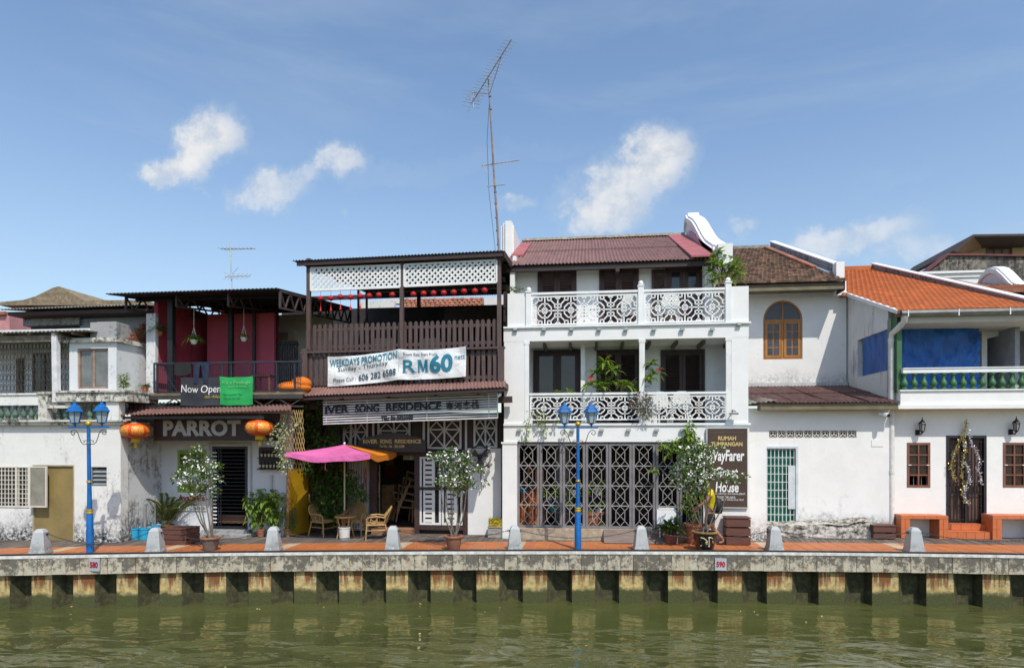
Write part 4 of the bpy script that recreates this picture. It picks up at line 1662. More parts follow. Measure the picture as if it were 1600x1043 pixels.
lantern(212, 672.5, -1.85, 'red and gold lantern at the left end of the awning')
lantern(406, 668, -1.8, 'red and gold lantern over the right end of the dark shop sign')
# ---- wine rack on the wall
Yr = YP-.03
t = T('bottle_rack', 'dark wooden rack of small bottles on the wall under the right lantern', 'rack', U(421, 733, Yr))
a0, a1, b0, b1 = R(405, 698, 442, 733, Yr)
MB().box(a0, a1, Yr-.02, Yr, b0, b1).box(a0, a1, Yr-.12, Yr-.02, b0, b0+.03).box(a0, a1, Yr-.12, Yr-.02, (b0+b1)/2, (b0+b1)/2+.02).obj('rack_board', BROWN, t)
GB = M('bottle_dark', (.03, .035, .02), .15, .3)
LB = M('bottle_label', (.55, .5, .38), .6, .2)
for k in range(6):
    for r_ in (0, 1):
        x = a0+.06+(a1-a0-.12)*(k+.5*r_)/5.5
        z = (b0+.03) if r_ == 0 else ((b0+b1)/2+.02)
        ti = T('bottle', '%s dark bottle from the left on the %s shelf of the wall rack' % (['first', 'second', 'third', 'fourth', 'fifth', 'sixth'][k], 'lower' if r_ == 0 else 'upper'), 'bottle', (x, Yr-.07, z), 'bottles on the wall rack')
        MB().lathe([(.032, 0), (.032, .13), (.012, .17), (.012, .21), (0, .21)], (x, Yr-.07, z), 8).obj('body', GB, ti, smooth=True)
        MB().lathe([(.0335, .03), (.0335, .10)], (x, Yr-.07, z), 8).obj('paper_label', LB, ti)
# ---- red knot charm hanging on the wall
Yc = YP-.09
c = U(241, 702, Yc)
t = T('red_charm', 'red knotted charm hanging on a string by the wall pilaster', 'charm', c)
MB().tube([c+Vector((.055*math.cos(a), 0, .11*math.sin(a))) for a in [i*.524 for i in range(12)]], .014, 5, closed=True).obj('knot', RED, t)
MB().tube([c+Vector((0, 0, -.11)), c+Vector((0, 0, -.40))], .012, 5).tube([c+Vector((0, 0, .11)), c+Vector((0, 0, .3))], .004, 4).obj('cord', RED, t)
# ================================================================ TIMBER GUEST HOUSE (brown pickets)
H = T('timber_guest_house', 'dark timber guest house with brown picket balconies and white lattice under its roof', 'house', (-4.5, .4, 0))


def ya(px, base=-.6, k=.0011):
    return base-k*(px-628)


def P(px, py, base=-.6, k=.0011):
    return U(px, py, ya(px, base, k))


YW = .4
gx0, gx1 = U(458, 700, YW).x, U(790, 700, YW).x
zg = 3.2
xw0, xw1 = U(731, 760, YW).x, U(789, 760, YW).x
zw = U(760, 700, YW).z
MB().box(xw0, xw1, YW-.05, YW+.12, -.06, zw).obj('white_wall', WHITE, H)
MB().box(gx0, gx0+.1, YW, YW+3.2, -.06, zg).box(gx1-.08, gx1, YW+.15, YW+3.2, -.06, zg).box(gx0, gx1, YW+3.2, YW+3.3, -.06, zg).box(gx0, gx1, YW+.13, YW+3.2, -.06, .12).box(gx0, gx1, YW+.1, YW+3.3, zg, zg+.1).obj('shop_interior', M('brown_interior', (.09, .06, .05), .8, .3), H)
mb = MB()
for a, c in ((578, 589), (648, 655.5), (724, 731)):
    x0, x1_ = U(a, 760, YW-.05).x, U(c, 760, YW-.05).x
    mb.box(x0, x1_, YW-.08, YW+.06, 0, U(640, 706, YW).z)
zh0, zh1 = U(650, 711, YW-.1).z, U(650, 703, YW-.1).z
mb.box(U(545, 700, YW).x, xw0+.02, YW-.1, YW+.08, zh0, zh1)
mb.obj('door_frame', BROWN, H)
MB().box(gx0, xw1, YW+.06, YW+.10, zh1, zg).box(gx0, U(580, 700, YW).x, YW+.07, YW+.11, 0, zh1).obj('transom_board', BROWN, H)
MB().box(U(587, 830, YW).x, U(649, 830, YW).x, YW-.35, YW+.12, -.02, .14).obj('door_step', M('terracotta_step', (.30, .16, .09), .8, .3, 5), H)
# corrugated pale panel
a0, a1, b0, b1 = R(543, 715, 579, 800, YW-.02)
mb = MB()
nw = 9
mb.sheet(lambda u, v: Vector((a0+(a1-a0)*u, YW-.03+.016*math.sin(2*math.pi*nw*u), b0-.5+(b1-b0+.5)*v)), nw*4, 1, (0, .006, 0))
mb.obj('corrugated_panel', M('pale_corrugated', (.42, .44, .46), .5, .15), H)
# transom trellises: each a white frame with crossing bars
TRW = M('trellis_white', (.60, .58, .57), .6, .1)
def trellis_panel(pxa, pxb, pya, pyb):
    x0, x1_, z0, z1 = R(pxa, pya, pxb, pyb, YW-.02)
    mb = frame(MB(), x0, x1_, z0, z1, YW-.04, .05, .05)
    xm = (x0+x1_)/2
    zm = z0+(z1-z0)*.66
    y = YW-.02
    mb.box(xm-.022, xm+.022, YW-.035, YW, z0+.05, z1-.05)
    mb.box(x0+.05, x1_-.05, YW-.03, YW-.005, zm-.02, zm+.02)
    for xa, xb in ((x0+.04, xm), (xm, x1_-.04)):
        for p, q_ in (((xa, z0+.04), (xb, zm)), ((xb, z0+.04), (xa, zm))):
            mb.bar((p[0], y, p[1]), (q_[0], y, q_[1]), .035, .02, up=(0, 1, 0))
    mb.bar((x0+.04, y, zm), (x0+(xm-x0)*.6, y, z1-.04), .03, .02, up=(0, 1, 0))
    mb.bar((xm-.02, y, zm), (x0+(xm-x0)*.5, y, z1-.04), .03, .02, up=(0, 1, 0))
    mb.bar((xm+.02, y, zm), (xm+(x1_-xm)*.5, y, z1-.04), .03, .02, up=(0, 1, 0))
    mb.bar((x1_-.04, y, zm), (xm+(x1_-xm)*.4, y, z1-.04), .03, .02, up=(0, 1, 0))
    mb.obj('trellis_panel', TRW, H)
trellis_panel(668, 721, 655, 701)
trellis_panel(740, 777, 653, 699)
trellis_panel(590, 641, 657, 703)
trellis_panel(536, 575, 659, 705)
mb = MB()
for px in (548, 583, 662, 728):
    MB().fb(px-1.6, 655, px+1.6, 703, YW-.06, .03).obj('white_batten', TRW, H)
# white slatted folding door
a0, a1, b0, b1 = R(654, 713, 725, 827, YW-.02)
mb = MB().box(a0-.02, a1+.02, YW-.09, YW+.02, b0, b0+.11).box(a0, a1, YW-.075, YW+.02, b0+(b1-b0)*.545, b0+(b1-b0)*.585)
mb.obj('door_rail', BROWN, H)
DW = M('door_white', (.74, .74, .73), .5, .06)
for f0, f1 in ((.03, .50), (.52, .97)):
    x0, x1_ = a0+(a1-a0)*f0, a0+(a1-a0)*f1
    mb = frame(MB(), x0, x1_, b0+.13, b1, YW-.05, .05, .055)
    mb.box(x0+.10, x0+.15, YW-.045, YW, b0+.185, b1-.055).box(x0+.34, x0+.42, YW-.045, YW, b0+.185, b1-.055)
    d = mb.obj('door_leaf', DW, H)
    for k in range(13):
        z = b0+.2+(b1-b0-.28)*k/13
        MB().box(x0+.15, x0+.34, YW-.04, YW-.01, z, z+.085).obj('slat', DW, d)
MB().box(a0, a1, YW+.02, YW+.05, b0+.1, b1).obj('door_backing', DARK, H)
# dark drain pipe and party edge beside the white pier
mb = MB().tube([U(786, 845, YW-.1), U(786, 615, YW-.1)], .05, 8)
mb.obj('drain_pipe', BLACK, H)
# upper floor deck and beam
zd = U(628, 600, -.6).z
MB().prism_z([(P(468, 600).x, ya(468)+.02), (P(790, 600).x, ya(790)+.02), (P(790, 600).x, 5.2), (P(468, 600).x, 5.2)], zd-.14, zd).obj('upper_floor', BROWN, H)
MB().box(U(425, 640, 1.6).x, U(500, 640, 1.6).x, 1.6, 1.66, 2.4, zd-.15).obj('sky_gap_panel', BROWN, H)  # added dark panel that hides bright sky showing through this gap
# awning
YA = -1.45
A, B = U(424, 620, -1.25), U(791, 604, -1.6)
C, D = U(790, 594, ya(790)-.02), U(436, 607, ya(440)-.02)
corr(MB(), A, B, C, D, .088, .014).obj('awning', ROOFR, H)
mb = MB().bar(A+Vector((.1, .06, -.07)), B+Vector((-.05, .06, -.07)), .05, .07)
for f_ in (.12, .3, .5, .7, .88):
    p = A.lerp(B, f_)
    mb.bar(p+Vector((0, .05, -.06)), (p.x, YW, p.z-.15), .06, .09)
mb.bar(A+Vector((.45, .8, -.22)), B+Vector((0, 1.2, -.22)), .10, .16)
mb.obj('awning_rafter', BROWN, H)
# picket rows
PK = M('picket_brown', (.088, .055, .051), .6, .25, 5, stretch=(4, 4, .5), bump=.15, dirt=(.16, .12, .11), dirtamt=.3)
def picket_row(pa, pb, ya_top, yb_top, ya_bot, yb_bot, n, base, taper=True):
    A0, B0 = P(pa, ya_bot, base), P(pb, yb_bot, base)
    A1, B1 = P(pa, ya_top, base), P(pb, yb_top, base)
    h = ((A1-A0).length+(B1-B0).length)/2
    w = .092
    mb = MB().prism([(-w/2, 0), (w/2, 0), (w/2, h-.035), (w/2-.03, h), (-w/2+.03, h), (-w/2, h-.035)], -.012, .012)
    me = mb.mesh('picket', PK)
    rz = math.atan2(B0.y-A0.y, B0.x-A0.x)
    for k in range(n):
        f_ = (k+.5)/n
        p = A0.lerp(B0, f_)
        hh = (A1.lerp(B1, f_)-p).length
        inst('picket', me, H, p, (random.uniform(-.012, .012), random.uniform(-.012, .012), rz), (1, 1, hh/h))
    mb = MB()
    for f_ in (.16, .80):
        mb.bar(A0.lerp(A1, f_)+Vector((0, .035, 0)), B0.lerp(B1, f_)+Vector((0, .035, 0)), .04, .08)
    mb.obj('picket_rail', PK, H)


picket_row(488, 777, 507, 498, 549, 541, 34, -.42)
picket_row(474, 787, 549, 541.5, 603, 597, 37, -.62)
mb = MB()
mb.bar(P(470, 551, -.66), P(789, 543, -.66), .12, .05)
mb.obj('balcony_rail', PK, H)
for px in (477, 783):
    a, c = P(px, 604, -.66), P(px, 545, -.66)
    MB().bar(a, c, .15, .12, up=(0, 1, 0)).obj('corner_post', PK, H)
for px, t_ in ((482.5, 404), (628, 400), (780, 393)):
    MB().bar(P(px, 551, -.5), P(px, t_, -.5), .10, .09, up=(0, 1, 0)).obj('roof_post', PK, H)
# lattice
LATW = M('lattice_white', (.76, .77, .76), .5, .06)
def lattice(pa, pb, ta, tb, ba, bb):
    b = -.53
    A0, B0, A1, B1 = P(pa, ba, b), P(pb, bb, b), P(pa, ta, b), P(pb, tb, b)

    def q(u, v):
        return A0.lerp(B0, u).lerp(A1.lerp(B1, u), v)
    mb = MB()
    W, Hh = (B0-A0).length, (A1-A0).length
    for s in ((0, 0, 1, 0), (0, 1, 1, 1), (0, 0, 0, 1), (1, 0, 1, 1)):
        mb.bar(q(s[0], s[1]), q(s[2], s[3]), .045, .05, up=(0, 1, 0))
    o = mb.obj('lattice_frame', LATW, H)
    pitch = .152
    for dr, dy in ((1, -.006), (-1, .006)):
        k = -int(Hh/pitch)-1
        while k*pitch < W+Hh:
            s0 = k*pitch
            u0, v0, u1, v1 = (s0, 0, s0+Hh, Hh) if dr == 1 else (s0, 0, s0-Hh, Hh)
            pts = []
            for u, v in ((u0, v0), (u1, v1)):
                uc = min(max(u, 0), W)
                if u1 != u0:
                    v = (uc-u0)/(u1-u0)*Hh
                pts.append((uc, v))
            if 0 <= pts[0][1] <= Hh and 0 <= pts[1][1] <= Hh and abs(pts[0][0]-pts[1][0]) > .03:
                m = MB().bar(q(pts[0][0]/W, pts[0][1]/Hh)+Vector((0, dy, 0)), q(pts[1][0]/W, pts[1][1]/Hh)+Vector((0, dy, 0)), .011, .052, up=(0, 1, 0))
                m = MB().bar(q(pts[0][0]/W, pts[0][1]/Hh)+Vector((0, dy, 0)), q(pts[1][0]/W, pts[1][1]/Hh)+Vector((0, dy, 0)), .052, .011, up=(0, 1, 0))
                m.obj('lath', LATW, o)
            k += 1


lattice(486, 625, 419, 414, 454, 448.5)
lattice(632, 776, 413.5, 406.5, 447.5, 441)
# roof
A, B = P(457, 407, -.70), P(787, 391, -.70)
C, D = Vector((B.x+.1, 6.2, B.z+.55)), Vector((A.x+.1, 6.2, A.z+.50))
corr(MB(), A, B, C, D, .09, .014).obj('roof_sheet', M('brown_sheet', (.055, .04, .036), .6, .3, 2, dirt=(.12, .09, .07), dirtamt=.4), H)
mb = MB().bar(A+Vector((.1, .06, -.08)), B+Vector((-.02, .06, -.08)), .05, .10)
mb.bar(P(482, 411, -.42), P(780, 397, -.42), .07, .10)
for f_ in (.2, .4, .6, .8):
    mb.bar(A.lerp(D, f_)+Vector((0, 0, -.09)), B.lerp(C, f_)+Vector((0, 0, -.09)), .05, .08)
mb.obj('roof_beam', BROWN, H)
MB().bar(B+Vector((.02, -.02, -.10)), C+Vector((0, 0, -.12)), .03, .16).obj('verge_board', BROWN, H)
# rear of the open terrace
YBk = 5.6
zw_ = U(620, 480, YBk).z
bx0, bx1 = U(440, 480, YBk).x, U(800, 480, YBk).x
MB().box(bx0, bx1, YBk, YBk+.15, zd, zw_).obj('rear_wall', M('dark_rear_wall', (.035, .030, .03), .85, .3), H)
MB().fb(694, 480, 776, 506, YBk-.05, .04).obj('rear_panel', M('dim_panel', (.10, .09, .085), .8, .2), H)
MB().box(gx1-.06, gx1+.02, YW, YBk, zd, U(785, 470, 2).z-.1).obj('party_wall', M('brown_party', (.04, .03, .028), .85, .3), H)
MB().bar(Vector((bx0, YBk, A.z+.4)), Vector((bx1, YBk, A.z+.45)), .1, .14).box(U(655, 470, YBk).x-.06, U(655, 470, YBk).x+.06, YBk-.1, YBk, zw_, A.z+.4).obj('rear_beam', BROWN, H)
for px in (560, 573):
    MB().bar(U(px, 505, 3.2), U(px, 435, 3.2), .06).obj('inner_post', BROWN, H)
# lounge seats glimpsed behind the pickets
for px, lab in ((588, 'left pale lounge seat behind the upper pickets'), (664, 'right pale lounge seat behind the upper pickets')):
    t = T('lounge_seat', lab, 'seat', U(px, 545, 1.2))
    a0, a1, b0, b1 = R(px-15, 523, px+15, 560, 1.2)
    MB().box(a0, a1, 1.2, 1.8, zd, b0+.28).obj('seat_base', M('pale_cushion', (.45, .40, .38), .9, .1), t)
    MB().box(a0, a1, 1.8, 1.95, zd, b1).obj('seat_back', MATS['pale_cushion'], t)
# ---- slatted sign
t = T('slatted_sign', 'long white slatted sign with black lettering and Chinese characters under the awning', 'sign', P(645, 660, -1.1))
def S(px, py, d=0.):
    return P(px, py, -1.1+d, .0006)
WS = M('slat_white', (.66, .64, .64), .5, .1)
sl = []
n = 11
for k in range(n):
    f_ = k/(n-1)
    MB().bar(S(505, 624+f_*38), S(778, 614+f_*38), .028, .03).obj('slat', WS, t)
mb = MB()
for px in (510, 574, 667, 764, 777.5):
    mb.bar(S(px, 624+38-(px-505)*.0366, .02), S(px, 624-(px-505)*.0366, .02), .022, .02, up=(0, 1, 0))
mb.obj('sign_upright', WS, t)
MB().add([S(505, 649, .05), S(777, 639, .05), S(777, 626, .05), S(505, 636, .05)], [(0, 1, 2, 3)]).add([S(505, 649, .07), S(777, 639, .07), S(777, 626, .07), S(505, 636, .07)], [(3, 2, 1, 0)]).obj('pale_board', M('lilac_board', (.30, .27, .30), .6, .15), t)


def quadwarp(A0, B0, A1, B1, x0, x1, z0, z1, yref, fn=None):
    def w(p):
        u, v = (p.x-x0)/(x1-x0), (p.z-z0)/(z1-z0)
        q = A0.lerp(B0, u).lerp(A1.lerp(B1, u), v)
        q = q+Vector((0, p.y-yref, 0))
        return fn(q, u, v) if fn else q
    return w


def qtext(s, A0, B0, A1, B1, mat, parent, off=.02, fn=None, **k):
    w = quadwarp(A0, B0, A1, B1, 0, 1, 0, 1, 0, (lambda q, u, v: (fn(q, u, v) if fn else q)+Vector((0, -off, 0))))
    return text(s, 0, 1, 0, 1, 0, mat, parent, k.pop('name', 'letters'), warp=w, **k)


def slab_serifs(parent, mat, s, A0, B0, A1, B1, off):
    pass


qtext('IVER', S(509, 647), S(546, 644.5), S(509, 634.5), S(546, 632.5), INK, t, .03, bold=.03, depth=.015)
qtext('SONG', S(555.5, 644.5), S(593, 643), S(555.5, 632.5), S(593, 630.5), INK, t, .03, bold=.03, depth=.015)
qtext('RESIDENCE', S(604, 642.5), S(690, 639.5), S(604, 630), S(690, 627), INK, t, .03, bold=.03, depth=.015)
qtext('寒河客栈', S(697, 640), S(749, 638), S(697, 628), S(749, 625.5), INK, t, .03, bold=.012, depth=.015, name='chinese_letters', spacing=1.12)
qtext('TEL: 06-2826588', S(596, 656), S(646, 654), S(596, 649.5), S(646, 647.5), INK, t, .03, bold=.03, depth=.012)
# tube lights under the awning
for pa, pb, ya_, yb_ in ((521, 571, 622.5, 619.5), (673, 738, 614, 611)):
    o = MB().tube([S(pa, ya_, -.05), S(pb, yb_, -.05)], .02, 6)
    tag(o.obj('tube_lamp', PAINT_W, origin=S(pa, ya_, -.05)), 'white tube lamp under the %s of the red awning' % ('left half' if pa < 600 else 'right half'), 'lamp')
# ---- dark arched name board
Yn = -.05
t = T('name_board', 'dark arched name board with gold lettering above the open doorway', 'sign', U(612, 706, Yn))
pts = [(560, 706), (665, 706), (665, 689), (655, 683), (640, 680), (628, 676.5), (613, 675), (598, 676.5), (586, 680), (570, 683), (560, 689)]
MB().prism([(U(a, b, Yn).x, U(a, b, Yn).z) for a, b in pts], Yn, Yn+.05).obj('board', M('name_board_dark', (.028, .018, .022), .4, .15), t)
def ntext(s, a, b, c, d, **k):
    x0, x1_, z0, z1 = R(a, b, c, d, Yn)
    text(s, x0, x1_, z0, z1, Yn-.003, CREAM, t, 'gold_letters', depth=.008, **k)
ntext('RIVER', 567.5, 686, 590, 692.5, bold=.03)
ntext('SONG', 594, 686, 612, 692.5, bold=.03)
ntext('RESIDENCE', 617, 686, 658, 692, bold=.03)
ntext('Tel No : 06 - 282 6588', 593, 694.5, 632, 699, bold=.01)
# ---- white promotion banner
t = T('promotion_banner', 'white cloth banner advertising a weekday promotion price on the picket rail', 'banner', P(620, 600, -.75))
bY = -.78
Aq, Bq, Cq, Dq = P(512, 604, bY), P(622.5, 593, bY), P(622.5, 545.5, bY), P(512, 557, bY)
Eq, Fq = P(728, 588, bY), P(728, 540.5, bY)


def fold(q, u, v, ph=0.):
    w = .018*math.sin(8*(u-.5)*(1-.5*v)+5*v+ph)+.012*math.sin(17*u+7*v+ph*2)+.02*math.sin(3.2*(u-.5)**2*6+6*v)
    sag = .05*math.sin(math.pi*u)*(.4+.6*v)
    return q+Vector((0, w*.8, -sag))


mb = MB()
BW = BANNERW
for (a, b, c, d, ph, nm) in ((Aq, Bq, Cq, Dq, 0., 'left_half'), (Bq, Eq, Fq, Cq, 2.2, 'right_half')):
    MB().sheet(lambda u, v: fold(a.lerp(b, u).lerp(d.lerp(c, u), v), u, v, ph), 44, 20, (0, .005, 0)).obj('banner_cloth', BW, t, smooth=True)


def sub(a, b, c, d, u0, u1, v0, v1, tilt=0.):
    q = lambda u, v: a.lerp(b, u).lerp(d.lerp(c, u), v)
    return q(u0, v0), q(u1, v0+tilt), q(u0, v1), q(u1, v1+tilt)


def btext(s, half, u0, u1, v0, v1, mat, tilt=0., **k):
    a, b, c, d, ph = (Aq, Bq, Cq, Dq, 0.) if half == 0 else (Bq, Eq, Fq, Cq, 2.2)
    def f2(q, u, v):
        return fold(q, u0+(u1-u0)*u, v0+(v1-v0)*v, ph)
    qtext(s, *sub(a, b, c, d, u0, u1, v0, v1, tilt), mat, t, .016, f2, depth=.002, **k)


DT = M('dark_teal_ink', (.012, .06, .10), .7, .1)
btext('WEEKDAYS PROMOTION', 0, .03, .98, .66, .90, TEAL, .06, bold=.012)
btext('Sunday - Thursday', 0, .15, .86, .44, .64, DT, .06)
btext('Please Call : ', 0, .09, .40, .13, .26, DT, .02)
btext('606 282 6588', 0, .44, .97, .12, .34, DT, .05, bold=.008)
btext('Room Rate Start From', 1, .08, .58, .80, .90, DT)
btext('R', 1, .07, .265, .24, .66, TEAL, .0, bold=.006)
MQ = [((.300, .25), (.320, .25), (.320, .66), (.300, .66)), ((.300, .66), (.345, .66), (.385, .30), (.362, .26)), ((.362, .26), (.385, .30), (.432, .66), (.405, .66)), ((.405, .25), (.440, .25), (.440, .66), (.405, .66))]
for qd in MQ:
    a, b, c, d, ph = Bq, Eq, Fq, Cq, 2.2
    qf = lambda u, v: a.lerp(b, u).lerp(d.lerp(c, u), v)
    pq = [Vector((u, v, 0)) for u, v in qd]
    MB().grid(lambda s_, t_: fold(qf(*(pq[0].lerp(pq[1], s_).lerp(pq[3].lerp(pq[2], s_), t_)).xy), (pq[0].lerp(pq[1], s_).lerp(pq[3].lerp(pq[2], s_), t_)).x, (pq[0].lerp(pq[1], s_).lerp(pq[3].lerp(pq[2], s_), t_)).y, ph)+Vector((0, -.0195, 0)), 2, 6).obj('letter_stroke', TEAL, t)
for u0, u1, v0 in ((.065, .14, .235), (.20, .28, .24), (.286, .334, .245), (.392, .455, .25), (.065, .13, .632), (.286, .33, .636), (.42, .455, .64)):
    a, b, c, d, ph = Bq, Eq, Fq, Cq, 2.2
    qf = lambda u, v: a.lerp(b, u).lerp(d.lerp(c, u), v)
    MB().add([fold(qf(u, v), u, v, ph)+Vector((0, -.019, 0)) for u, v in ((u0, v0), (u1, v0+.003), (u1, v0+.025), (u0, v0+.022))], [(0, 1, 2, 3)]).obj('serif', TEAL, t)
btext('60', 1, .47, .81, .20, .82, TEAL, .02, bold=.035)
btext('nett', 1, .84, .985, .60, .74, TEAL, .0)
# ---- string of round red lanterns
xs_l = [501, 517, 532, 547.5, 563, 577, 592, 613, 646, 662, 677.5, 693.5, 709, 725, 742, 757]
ys_l = [466, 465.5, 463.5, 464, 462.5, 462, 461, 460.5, 459.5, 458.5, 458, 457.5, 456.5, 455, 454.5, 453.5]
side = ['first', 'second', 'third', 'fourth', 'fifth', 'sixth', 'seventh', 'eighth']
for i, (a, b) in enumerate(zip(xs_l, ys_l)):
    c = P(a, b, -.50)
    lab = '%s round red lantern from the left in the %s bay of the string' % (side[i % 8], 'left' if i < 8 else 'right')
    t = T('round_lantern', lab, 'lantern', c, 'string of round red lanterns')
    pr = []
    r = .078
    for k in range(9):
        an = math.pi*k/8-math.pi/2
        pr.append((r*max(0.0, math.cos(an))*(1.06 if k % 2 else 1.), r*.92*math.sin(an)))
    MB().lathe(pr, c, 14).obj('paper_body', REDP, t, smooth='all')
    MB().tube([c+Vector((0, 0, .07)), c+Vector((0, 0, .22))], .004, 4).obj('hook', BLACK, t)
    if i < 5:
        MB().tube([c+Vector((0, 0, -.07)), c+Vector((0, 0, -.2))], .005, 4).lathe([(.006, -.2), (.03, -.34), (0, -.34)], c, 8).obj('tassel', RED, t)
o = MB().tube([P(a, b-13, -.50) for a, b in zip(xs_l, ys_l)], .006, 4).obj('lantern_wire', BLACK, origin=P(486, 452, -.50))
tag(o, 'thin wire the round red lanterns hang from', 'wire')
# ---- ivy
c = U(508, 715, .1)
t = T('ivy', 'dense dark green creeper covering the wall left of the doorway', 'climbing plant', U(508, 825, .15))
mb = MB()
random.seed(21)
def inside(px, py):
    w0 = 472 if py < 740 else 488+(py-740)*.12
    w1 = 545 if py < 668 else (528 if py < 720 else 548-(py-720)*.08+8*math.sin(py*.11))
    if py < 650:
        w1 = 520
    if py > 788:
        w1 = 530
    return w0 < px < w1
k = 0
while k < 3600:
    px, py = random.uniform(470, 560), random.uniform(624, 822)
    if not inside(px+random.gauss(0, 4), py):
        continue
    if mnoise.noise(Vector((px*.06, py*.06, 2.))) < -.28:
        continue
    Y = .02-.30*random.random()**1.5-.12*max(0, mnoise.noise(Vector((px*.05, py*.05, 0))))-(.3 if py < 655 else 0)
    mb.leaf2(U(px, py, Y), (random.gauss(0, .6), -1, random.gauss(-.2, .5)), random.uniform(.06, .12), random.uniform(.05, .09), .25)
    k += 1
mb.obj('foliage', LEAF_D, t)
mb = MB()
for k in range(9):
    px = 484+k*6
    mb.tube([U(px+3*math.sin(j*1.3+k), 824-j*22, .16) for j in range(9)], .012, 5)
mb.obj('stems', BARK, t)
mb = MB()
for a, b in ((511, 735), (503, 785), (487, 733), (541, 742)):
    mb.ball(U(a, b, -.2), .04, n=8, k=6)
mb.obj('fruit', M('yellow_fruit', (.42, .46, .06), .5, .1), t)
# leafy branch in front of the corrugated panel
t = T('leafy_shrub', 'dark leafy shrub reaching across the pale corrugated panel', 'shrub', U(552, 826, -.1))
mb = MB()
for a, b, r_ in ((558, 765, .2), (548, 745, .22), (566, 776, .14), (545, 780, .2), (528, 790, .2)):
    leafcloud(mb, U(a, b, -.05), r_, .18, r_*.8, 110, .10, .05)
mb.obj('foliage', LEAF_M, t)
mb = MB()
for a, b in ((558, 765), (566, 776), (548, 745), (540, 790)):
    mb.tube([U(552, 826, -.08), U(549, 800, -.06), U(a, b, -.05)], [.014, .011, .005], 5)
mb.obj('stems', BARK, t)
# ---- bamboo trellis with a variegated creeper
Yt = -1.7
t = T('bamboo_trellis', 'fan of crossed bamboo sticks hung above the yellow panel', 'trellis', U(452, 733, Yt))
BAM = M('bamboo_stick', (.40, .27, .10), .6, .25, 9)
mb = MB()
def tq(u, v):
    l, r_ = 437+2*v, 468+10*v
    return U(l+(r_-l)*u+(5*(1-v) if u > .5 else 0), 640+95*v, Yt+.03*math.sin(6*u+5*v))
n = 9
for k in range(-6, n+1):
    for d_, off in ((1, 0), (-1, .014)):
        pts = []
        for j in range(13):
            v = j/12
            u = (k+v*6)/n if d_ == 1 else (k+6-v*6)/n
            if 0 <= u <= 1:
                pts.append(tq(u, v)+Vector((0, off, 0)))
        if len(pts) > 1:
            mb.tube(pts, .009, 5)
mb.obj('bamboo_sticks', BAM, t, kind='stuff')
t = T('variegated_creeper', 'pale variegated creeper trailing over the bamboo trellis', 'climbing plant', U(440, 735, Yt-.05))
mb = MB()
vines = [[(455, 645), (445, 660), (441, 680), (438, 700), (440, 720), (448, 736)], [(446, 655), (432, 668), (422, 682), (410, 694)], [(450, 650), (452, 680), (446, 710), (444, 733)], [(440, 665), (434, 690), (438, 712)], [(470, 655), (462, 668)], [(458, 720), (446, 726), (438, 732)]]
ms = MB()
for vn in vines:
    pts = [U(a, b, Yt-.05) for a, b in vn]
    ms.tube(pts, .007, 4)
    for a, b in zip(pts, pts[1:]):
        for _ in range(30 if len(vn) > 4 else 20):
            p = a.lerp(b, random.random())+Vector((random.gauss(0, .055), random.gauss(0, .05)-.03, random.gauss(0, .05)))
            mb.leaf2(p, (random.gauss(0, 1), random.gauss(-.6, .5), random.gauss(-.4, .6)), random.uniform(.05, .085), random.uniform(.035, .055), .2)
mb.obj('foliage', LEAF_V, t)
ms.obj('stems', BARK, t)
# ---- yellow panel door, standing open
p0, p1, p2 = G(453, 838), G(482, 832), G(489, 829)
zt = U(466, 733, p0.y).z
t = T('yellow_panel', 'tall yellow wooden gate leaf standing open under the bamboo trellis', 'gate', (p0.x, p0.y, 0))
def slab(a, b, z0, z1, th):
    mb = MB()
    n = Vector((-(b-a).y, (b-a).x, 0)).normalized()*th
    return mb.prism_z([(a.x, a.y), (b.x, b.y), (b.x+n.x, b.y+n.y), (a.x+n.x, a.y+n.y)], z0, z1)
slab(p0, p1, .02, zt, .05).obj('panel', YELLOWD, t)
q0 = p1+(p1-p0).normalized()*.01
slab(q0, p2+Vector((.05, .25, 0)), .02, zt-.03, .05).obj('folded_panel', M('yellow_panel_darker', (.22, .14, .012), .5, .2), t)  # folded face takes a darker yellow than the main panel
slab(p0-(p1-p0).normalized()*.05, p0-(p1-p0).normalized()*.004, .0, zt+.02, .07).obj('gate_edge', M('raw_timber', (.30, .17, .07), .7, .2), t)
c = U(483, 774, p1.y-.06)
MB().ball(c, .03, .02, .06).ball(c+Vector((0, 0, -.09)), .02, .015, .05).obj('carved_handle', M('pale_brass', (.6, .34, .14), .35, .2, metal=.5), t)
